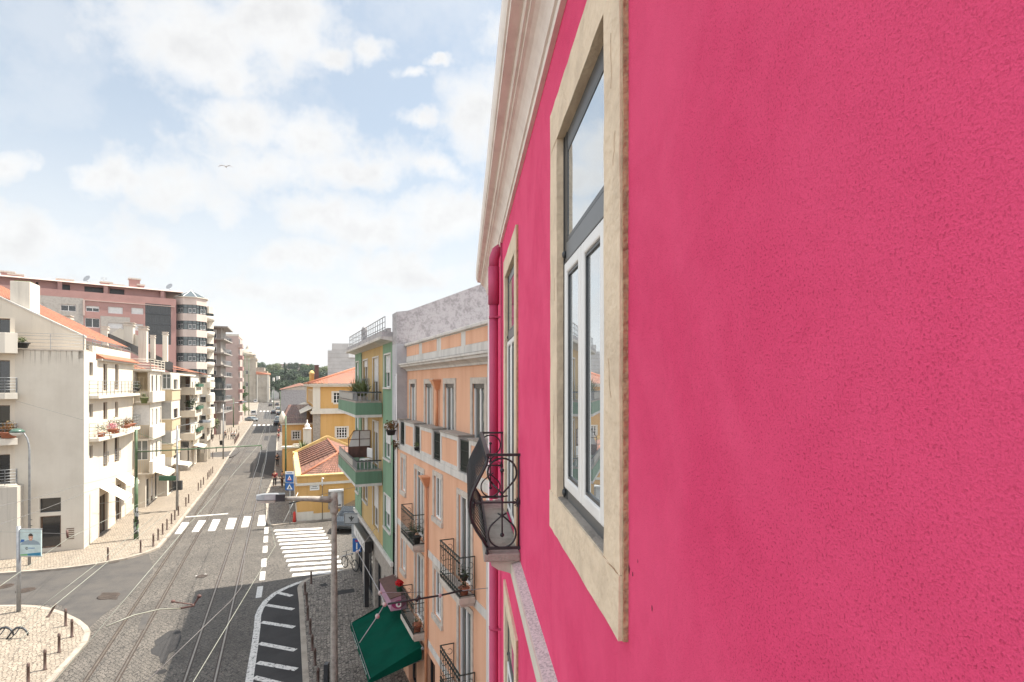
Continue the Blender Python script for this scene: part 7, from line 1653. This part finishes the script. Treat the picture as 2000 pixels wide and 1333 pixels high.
# insulated stay anchored to the peach house
t = thing('insulated_stay', 'black insulating rod with porcelain knobs anchored to the peach wall over the awning', 'insulator', (0, 0, 0))
Pn = lambda px, py, Y: at(px, py, Y)
aw0 = Pn(953, 1149, 13.0); k1 = Pn(902, 1154, 12.6); k2 = Pn(859, 1163.5, 12.3); k3 = Pn(758, 1180, 11.6); k4 = Pn(751, 1181, 11.5)
q = MB(); q.tube([aw0, k1], .008, 6); q.tube([k4, Pn(737, 1204, 11.2), Pn(702, 1256, 10.8)], .009, 6); q.tube([k4, Pn(742, 1158, 12), Pn(698, 1078, 16), Pn(735, 1030, 20)], .009, 6); q.tube([Pn(742, 1158, 12), Pn(826, 1157, 13.5)], .007, 5); q.tube([Pn(698, 1078, 16), Pn(640, 1095, 17), Pn(560, 1108, 18)], .008, 5); q.build('wires', P['galv'], t)
q = MB(); q.tube([k1, k2], .021, 8); q.tube([k2, k3], .021, 8); q.build('rod', P['black'], t)
for k_, p in enumerate((k2, k4, Pn(737, 1204, 11.2), Pn(742, 1159, 12), Pn(698, 1078, 16))): q = MB(); q.ball(p, .045, .045, .05, 10); q.build('knob', P['porcel'], t)
q = MB(); q.tube([Pn(813, 1174, 12), Pn(819, 1165, 12)], .04, 8); q.build('clamp', P['black'], t)
t = thing('wire_insulators', 'pair of dark insulators where wires meet near the air grille of the corner house', 'insulator', (0, 0, 0)); q = MB(); p = at(131, 1044, 19.4); q.tube([p + Vector((0, 0, .14)), p, p + Vector((.03, 0, -.14))], .035, 7); q.build('body', P['brown'], t)

# ------------------------------------------------------------------ vehicles
def car(name, label, loc, rz, paint, L=4.2, W=1.72, Hh=1.45, kind='hatch', group=None, cat='car'):
    t = thing(name, label, cat, loc, rz, group); hw = W / 2
    if kind == 'van': st = [(-L / 2, .35, .9, 1.0, .9, .8), (-L / 2 + .1, .3, 1.05, Hh - .05, 1, .86), (0, .25, 1.1, Hh, 1, .86), (L * .12, .25, 1.1, Hh - .02, 1, .86), (L * .3, .25, 1.05, 1.08, 1, .9), (L * .46, .28, .85, .88, .95, .85), (L / 2, .38, .6, .62, .85, .8)]
    elif kind == 'sedan': st = [(-L / 2, .38, .75, .76, .86, .8), (-L * .46, .3, .9, .92, .96, .85), (-L * .3, .25, .95, .98, 1, .85), (-L * .14, .24, .95, Hh - .04, 1, .76), (L * .05, .24, .93, Hh, 1, .76), (L * .14, .24, .92, Hh - .08, 1, .78), (L * .28, .25, .88, .92, 1, .86), (L * .44, .28, .76, .78, .95, .84), (L / 2, .38, .56, .58, .84, .78)]
    else: st = [(-L / 2, .38, .8, .86, .88, .8), (-L * .46, .3, .92, 1.1, .97, .82), (-L * .36, .25, .95, Hh - .04, 1, .78), (0, .24, .94, Hh, 1, .77), (L * .12, .24, .93, Hh - .06, 1, .78), (L * .29, .25, .9, .94, 1, .86), (L * .44, .28, .76, .78, .95, .84), (L / 2, .38, .56, .58, .84, .78)]
    ring = lambda s: [(s[0], -hw * s[4], s[1]), (s[0], -hw * s[4] * 1.02, (s[1] + s[2]) / 2), (s[0], -hw * s[4], s[2]), (s[0], -hw * s[5], s[3]), (s[0], hw * s[5], s[3]), (s[0], hw * s[4], s[2]), (s[0], hw * s[4] * 1.02, (s[1] + s[2]) / 2), (s[0], hw * s[4], s[1])]
    b = MB(); b.loft([ring(s) for s in st], 0, True, False); b.build('body', colr('paint_%d%d%d' % tuple(int(v * 99) for v in paint), paint, .25, .6), t, bevel=.035)
    g = MB()
    for s, u in zip(st, st[1:]):
        h0, h1 = s[3] - s[2], u[3] - u[2]
        if max(h0, h1) > .2:
            for sg in (-1, 1):
                def P_(s, f): return (s[0], sg * (hw * (s[4] + (s[5] - s[4]) * f) + .012), s[2] + (s[3] - s[2]) * f)
                if h0 > .2 and h1 > .2: g.face([P_(s, .12), P_(u, .12), P_(u, .86), P_(s, .86)])
                elif h0 > .2: g.face([P_(s, .12), (s[0] + (u[0] - s[0]) * .75, P_(u, 0)[1], u[2] + .06), P_(s, .8)])
            if h0 <= .2 or h1 <= .2:      # windscreen or rear window
                lo, hi = (s, u) if h0 < h1 else (u, s); d = .02 if hi is s else -.02
                g.face([(lo[0] + d - (lo[0] - hi[0]) * .08, -hw * .78, lo[3] + .04 + .03), (lo[0] + d - (lo[0] - hi[0]) * .08, hw * .78, lo[3] + .07), (hi[0] + d, hw * .70, hi[3] - .04), (hi[0] + d, -hw * .70, hi[3] - .04)])
    g.build('windows', P['glassb'], t)
    for sx in (-L * .31, L * .31):
        for sg in (-1, 1):
            q = MB(); q.loft([[(sx + r * math.cos(a), sg * yy, .31 + r * math.sin(a)) for a in [2 * math.pi * k / 16 for k in range(16)]] for r, yy in ((.26, hw * .8), (.31, hw * .82), (.31, hw * 1.0), (.27, hw * 1.015))]); w_ = q.build('wheel', P['black'], t)
            q = MB(); q.loft([[(sx + r * math.cos(a), sg * yy, .31 + r * math.sin(a)) for a in [2 * math.pi * k / 12 for k in range(12)]] for r, yy in ((.2, hw * .99), (.19, hw * 1.03), (.05, hw * 1.02))]); q.build('rim', P['rim'], w_)
    for sg in (-1, 1):
        q = MB(); q.ball((L * .465, sg * hw * .66, .66), .1, .15, .08, 10); q.build('headlight', P['hlamp'], t)
        q = MB(); q.box(-L / 2 - .01, -L / 2 + .06, sg * hw * .62, sg * hw * .82, .72, .88); q.build('tail_light', P['tlamp'], t)
        q = MB(); q.ball((L * .17, sg * (hw + .1), .98), .07, .1, .07, 8); q.build('mirror', P['black'], t)
    q = MB(); q.box(L / 2 - .04, L / 2 + .01, -hw * .45, hw * .45, .38, .54); q.build('grille', P['black'], t)
    return t
car('parked_car', 'dark people carrier parked head-on in the side street behind the hanging signs', (-12.15, 43.4, .0), R(264), (.025, .03, .035), 4.3, 1.75, 1.7, 'van')
rdir = math.atan2(.92, -.40)
def gcar(px, py): x, y = G(px, py); return (x, y, .0)
silver = car('parked_car', 'dark silver saloon pulled across the kerb by the lawn', gcar(491, 823), rdir + R(35) + math.pi, (.10, .12, .13), 4.4, 1.75, 1.4, 'sedan', 'cars in the far street')
white = car('parked_car', 'white van parked on the left kerb behind the silver saloon', gcar(495.5, 812), rdir, (.55, .55, .54), 4.8, 1.8, 1.9, 'van', 'cars in the far street')
blk = car('parked_car', 'black car driving away in the right lane past the old grey house', gcar(534, 809), rdir, (.02, .02, .022), 4.2, 1.75, 1.45, 'hatch', 'cars in the far street')
red_ = car('parked_car', 'red hatchback parked in the far square', (0, 0, 0), rdir, (.30, .02, .02), 4.0, 1.7, 1.45, 'hatch', 'cars in the far square')
yel = car('parked_car', 'yellow van parked in the middle of the far square', (0, 0, 0), rdir, (.60, .40, .05), 4.6, 1.8, 1.9, 'van', 'cars in the far square')
def cc(o, label, px, py, rz, g='cars in the far street'):
    c = again(o, label, gcar(px, py), rz); c['group'] = g; return c
red_.location = gcar(515, 772.5); yel.location = gcar(520, 772)
cc(blk, 'black car further ahead in the right lane before the far crossing', 528, 794, rdir); cc(blk, 'small dark car waiting at the farthest crossing', 526, 785.5, rdir)
cc(blk, 'dark hatchback nearest the camera in the right hand parking row', 540.5, 831, rdir); cc(silver, 'grey saloon second in the right hand parking row', 543.5, 822, rdir); cc(blk, 'dark hatchback third in the right hand parking row', 545, 812, rdir)
cc(silver, 'grey saloon parked beside the old grey house wall', 543, 801, rdir); cc(blk, 'dark hatchback parked at the right kerb before the square', 541, 793, rdir)
cc(blk, 'dark car crossing the plaza behind the terrace end', 411.5, 843, R(200)); cc(silver, 'grey car parked beyond the bench on the left plaza', 447, 808.5, R(190)); cc(white, 'white van parked by the park bank', 499, 787, rdir)
sq = [(silver, 480, 775, 10), (white, 488, 773.5, 100), (blk, 495, 775, 80), (white, 497, 771, 20), (blk, 503, 772.5, 95), (silver, 508, 775, 5), (white, 526, 771, 85), (silver, 533, 771, 10), (white, 539, 773, 15), (silver, 500, 778, 12), (blk, 511, 778.5, 8), (white, 521, 777.5, 10), (silver, 530, 776.5, 12), (blk, 485, 778, 14), (white, 545, 777, 20), (silver, 546, 771.5, 30)]
lb = {id(silver): 'grey saloon', id(white): 'white van', id(blk): 'dark hatchback'}
sqn = {}
for o, px, py, a in sq:
    k = lb[id(o)]; sqn.setdefault(k, 0)
    cc(o, ordi[sqn[k]] + ' ' + k + ' from the left among the cars of the far square', px, py, R(a), 'cars in the far square'); sqn[k] += 1
# bicycle against the shop
bx = at(692, 0, 33.2); t = thing('bicycle', 'dark bicycle leaning by the shop entrance at the corner', 'bicycle', (-9.5, 33.0, .12), R(140))
for sx in (-.52, .52):
    q = MB(); q.tube(arc((sx, .34), .32, 0, 360, 20, lambda a, b: (a, 0, b)), .03, 6); w_ = q.build('wheel', P['black'], t)
    q = MB(); [q.tube([(sx + .31 * math.cos(a), 0, .34 + .31 * math.sin(a)), (sx - .31 * math.cos(a), 0, .34 - .31 * math.sin(a))], .004, 3) for a in [math.pi * k / 8 for k in range(8)]]; q.build('spokes', P['galv'], w_)
q = MB(); [q.tube(p, .018, 6) for p in ([(-.52, 0, .34), (-.08, 0, .33), (.36, 0, .82), (-.16, 0, .84), (-.08, 0, .33)], [(-.52, 0, .34), (-.17, 0, .82)], [(.52, 0, .34), (.38, 0, .78), (.33, 0, 1.0)])]; q.build('frame', P['dark'], t)
q = MB(); q.tube([(.33, -.26, 1.02), (.36, 0, 1.02), (.33, .26, 1.02)], .014, 6); q.build('handlebar', P['galv'], t); q = MB(); q.ball((-.2, 0, .95), .13, .06, .035); q.build('saddle', P['black'], t)
# ------------------------------------------------------------------ people
def skinned(name, pts, edges, rad, m, parent, sub=1):
    me = bpy.data.meshes.new(name); me.from_pydata(pts, edges, []); o = bpy.data.objects.new(name, me); COL.objects.link(o); o.parent = parent
    me.materials.append(m); s = o.modifiers.new('skin', 'SKIN'); s.use_smooth_shade = True
    for v, r in zip(me.skin_vertices[0].data, rad): v.radius = (r, r)
    me.skin_vertices[0].data[0].use_root = True
    u = o.modifiers.new('sub', 'SUBSURF'); u.levels = sub; u.render_levels = sub; return o
def person(label, px, py, rz, shirt, trousers, stride=.25, h=1.72, hair='hair', z=.12, arm=.2, group=None):
    x, y = G(px, py, z); t = thing('person', label, 'person', (x, y, z), rz, group); k = h / 1.75; s = stride
    v = [(0, 0, .95), (0, 0, 1.15), (0, .01, 1.38), (0, 0, 1.5), (.01, 0, 1.6), (.015, 0, 1.7), (0, -.19, 1.42), (-arm * .5, -.24, 1.15), (arm * .3, -.25, .92), (arm * .4, -.25, .82), (0, .19, 1.42), (arm * .5, .24, 1.15), (arm * .9, .23, .95), (arm * 1.1, .22, .86),
         (s * .1, -.1, .88), (s * .7, -.1, .5), (s * .8, -.1, .1), (s * .8 + .14, -.11, .04), (-s * .1, .1, .88), (-s * .3, .1, .5), (-s * 1.1, .1, .12), (-s * 1.1 + .14, .11, .04)]
    e = [(0, 1), (1, 2), (2, 3), (3, 4), (4, 5), (2, 6), (6, 7), (7, 8), (8, 9), (2, 10), (10, 11), (11, 12), (12, 13), (0, 14), (14, 15), (15, 16), (16, 17), (0, 18), (18, 19), (19, 20), (20, 21)]
    r = [.13, .11, .12, .05, .085, .07, .05, .042, .034, .03, .05, .042, .034, .03, .08, .055, .04, .035, .08, .055, .04, .035]
    v = [tuple(c * k for c in p) for p in v]
    skinned('person_body', v, e, r, P['skin'], t)
    ids = [0, 1, 2, 6, 7, 10, 11]; mp = {a: i for i, a in enumerate(ids)}; skinned('shirt', [v[i] for i in ids], [(mp[a], mp[b]) for a, b in e if a in mp and b in mp], [.15, .135, .145, .07, .055, .07, .055], shirt, t)
    ids = [0, 14, 15, 16, 18, 19, 20]; mp = {a: i for i, a in enumerate(ids)}; skinned('trousers', [v[i] for i in ids], [(mp[a], mp[b]) for a, b in e if a in mp and b in mp], [.145, .1, .075, .06, .1, .075, .06], trousers, t)
    q = MB(); q.ball((-.012 * k, 0, 1.68 * k), .10, .09, .095, 10); q.build('hair', P[hair], t); return t
c_ = colr
person('person in black clothes walking away on the right pavement beside the tarmac patches', 541.5, 911, rdir, c_('cloth_black', (.02, .02, .022)), c_('cloth_black', (.02, .02, .022)), .3)
person('person in a dark red shirt on the right pavement above the lamp head', 536.5, 951, rdir + math.pi, c_('cloth_red', (.24, .025, .03)), c_('cloth_dark', (.04, .035, .04)), .15)
person('person in grey clothes standing half behind the blue crossing sign', 551, 952, rdir + .6, c_('cloth_grey', (.22, .2, .19)), c_('cloth_brown', (.12, .07, .05)), .1)
person('person in a pale shirt near the terrace end on the far plaza', 408.5, 859, R(120), c_('cloth_pale', (.5, .5, .52)), c_('cloth_blue', (.05, .07, .11)), .2, group='people on the far plaza')
person('person in grey and black left of the pair on the plaza', 440, 858, R(100), c_('cloth_grey', (.22, .2, .19)), c_('cloth_black', (.02, .02, .022)), .25, group='people on the far plaza')
person('left walker of the pair in white tops on the plaza', 452.3, 859, R(95), c_('cloth_white', (.62, .6, .57)), c_('cloth_black', (.02, .02, .022)), .15, group='people on the far plaza')
person('right walker of the pair in white tops on the plaza', 457.8, 859, R(100), c_('cloth_white', (.62, .6, .57)), c_('cloth_black', (.02, .02, .022)), .2, group='people on the far plaza')
person('person in white standing near the lawn corner', 456.5, 815, R(60), c_('cloth_white', (.62, .6, .57)), c_('cloth_grey', (.22, .2, .19)), .1, group='people on the far plaza')
for i, (px, py, cl) in enumerate(((544, 852, 'cloth_red'), (546, 846, 'cloth_black'), (543.5, 863, 'cloth_red'), (545, 838, 'cloth_black'))):
    person(('person in dark red nearest in the queue along the right wall', 'person in black leaning on the right wall', 'person in dark red walking down beside the yellow annex', 'farthest person in black on the right pavement')[(2, 1, 0, 3).index(i)] if False else ('person in dark red beside the yellow annex wall', 'person in black just beyond the two in red', 'person in dark red nearest the camera by the annex', 'farthest person in black on the right pavement')[i], px, py, rdir, P[cl], P['cloth_dark'], .2, group='people by the annex')
# bench on the plaza
x, y = G(447, 822, .12); t = thing('park_bench', 'dark wooden bench on the plaza near the lawn', 'bench', (x, y, .12), R(20)); q = MB(); q.box(-.9, .9, -.22, .22, .4, .46); q.build('seat', P['brownw'], t); q = MB(); q.box(-.9, .9, .2, .25, .5, .9); q.build('backrest', P['brownw'], t)
for sx in (-.7, .7): q = MB(); q.box(sx - .04, sx + .04, -.2, .2, 0, .399); q.build('leg', P['dark'], t)
# ------------------------------------------------------------------ gull
p = at(441, 326, 60); t = thing('gull', 'grey gull gliding with bent wings high in the sky', 'bird', p, R(10))
skinned('bird_body', [(0, 0, 0), (.0, -.18, .0), (0, -.28, .02), (0, .2, -.01), (0, .32, 0)], [(0, 1), (1, 2), (0, 3), (3, 4)], [.06, .045, .035, .035, .015], P['gull'], t)
for sg, nm in ((-1, 0), (1, 1)):
    q = MB(); st = [(0, .07, .0), (.25, .09, .10), (.42, .085, .12), (.62, .05, .03), (.78, .012, -.05)]
    q.loft([[(sg * x_, -c, z_ + .008), (sg * x_, 0, z_ + .02), (sg * x_, c, z_ + .005), (sg * x_, 0, z_ - .006)] for x_, c, z_ in st], 0, True, False); q.build('wing', P['gull'], t)
q = MB(); q.loft([[(-.03, -.29, .02), (.03, -.29, .02), (.03, -.29, .0), (-.03, -.29, .0)], [(-.002, -.36, .0), (.002, -.36, .0), (.002, -.36, -.005), (-.002, -.36, -.005)]]); q.build('beak', P['porcel'], t)

# ------------------------------------------------------------------ thin air haze over the whole scene
hz_ = MB(); hz_.box(-450, 330, -60, 960, -1.5, 95); ho = hz_.build('haze', plain('x_tmp', (1, 1, 1)))
hm = bpy.data.materials.new('air'); hm.use_nodes = True; nt = hm.node_tree; nt.nodes.clear()
pv = nt.nodes.new('ShaderNodeVolumePrincipled'); pv.inputs['Color'].default_value = (0.90, 0.94, 1.0, 1); pv.inputs['Density'].default_value = 0.00011; pv.inputs['Anisotropy'].default_value = 0.2
om = nt.nodes.new('ShaderNodeOutputMaterial'); nt.links.new(pv.outputs[0], om.inputs['Volume']); ho.data.materials.clear(); ho.data.materials.append(hm); tag(ho, None, None, None, 'stuff')
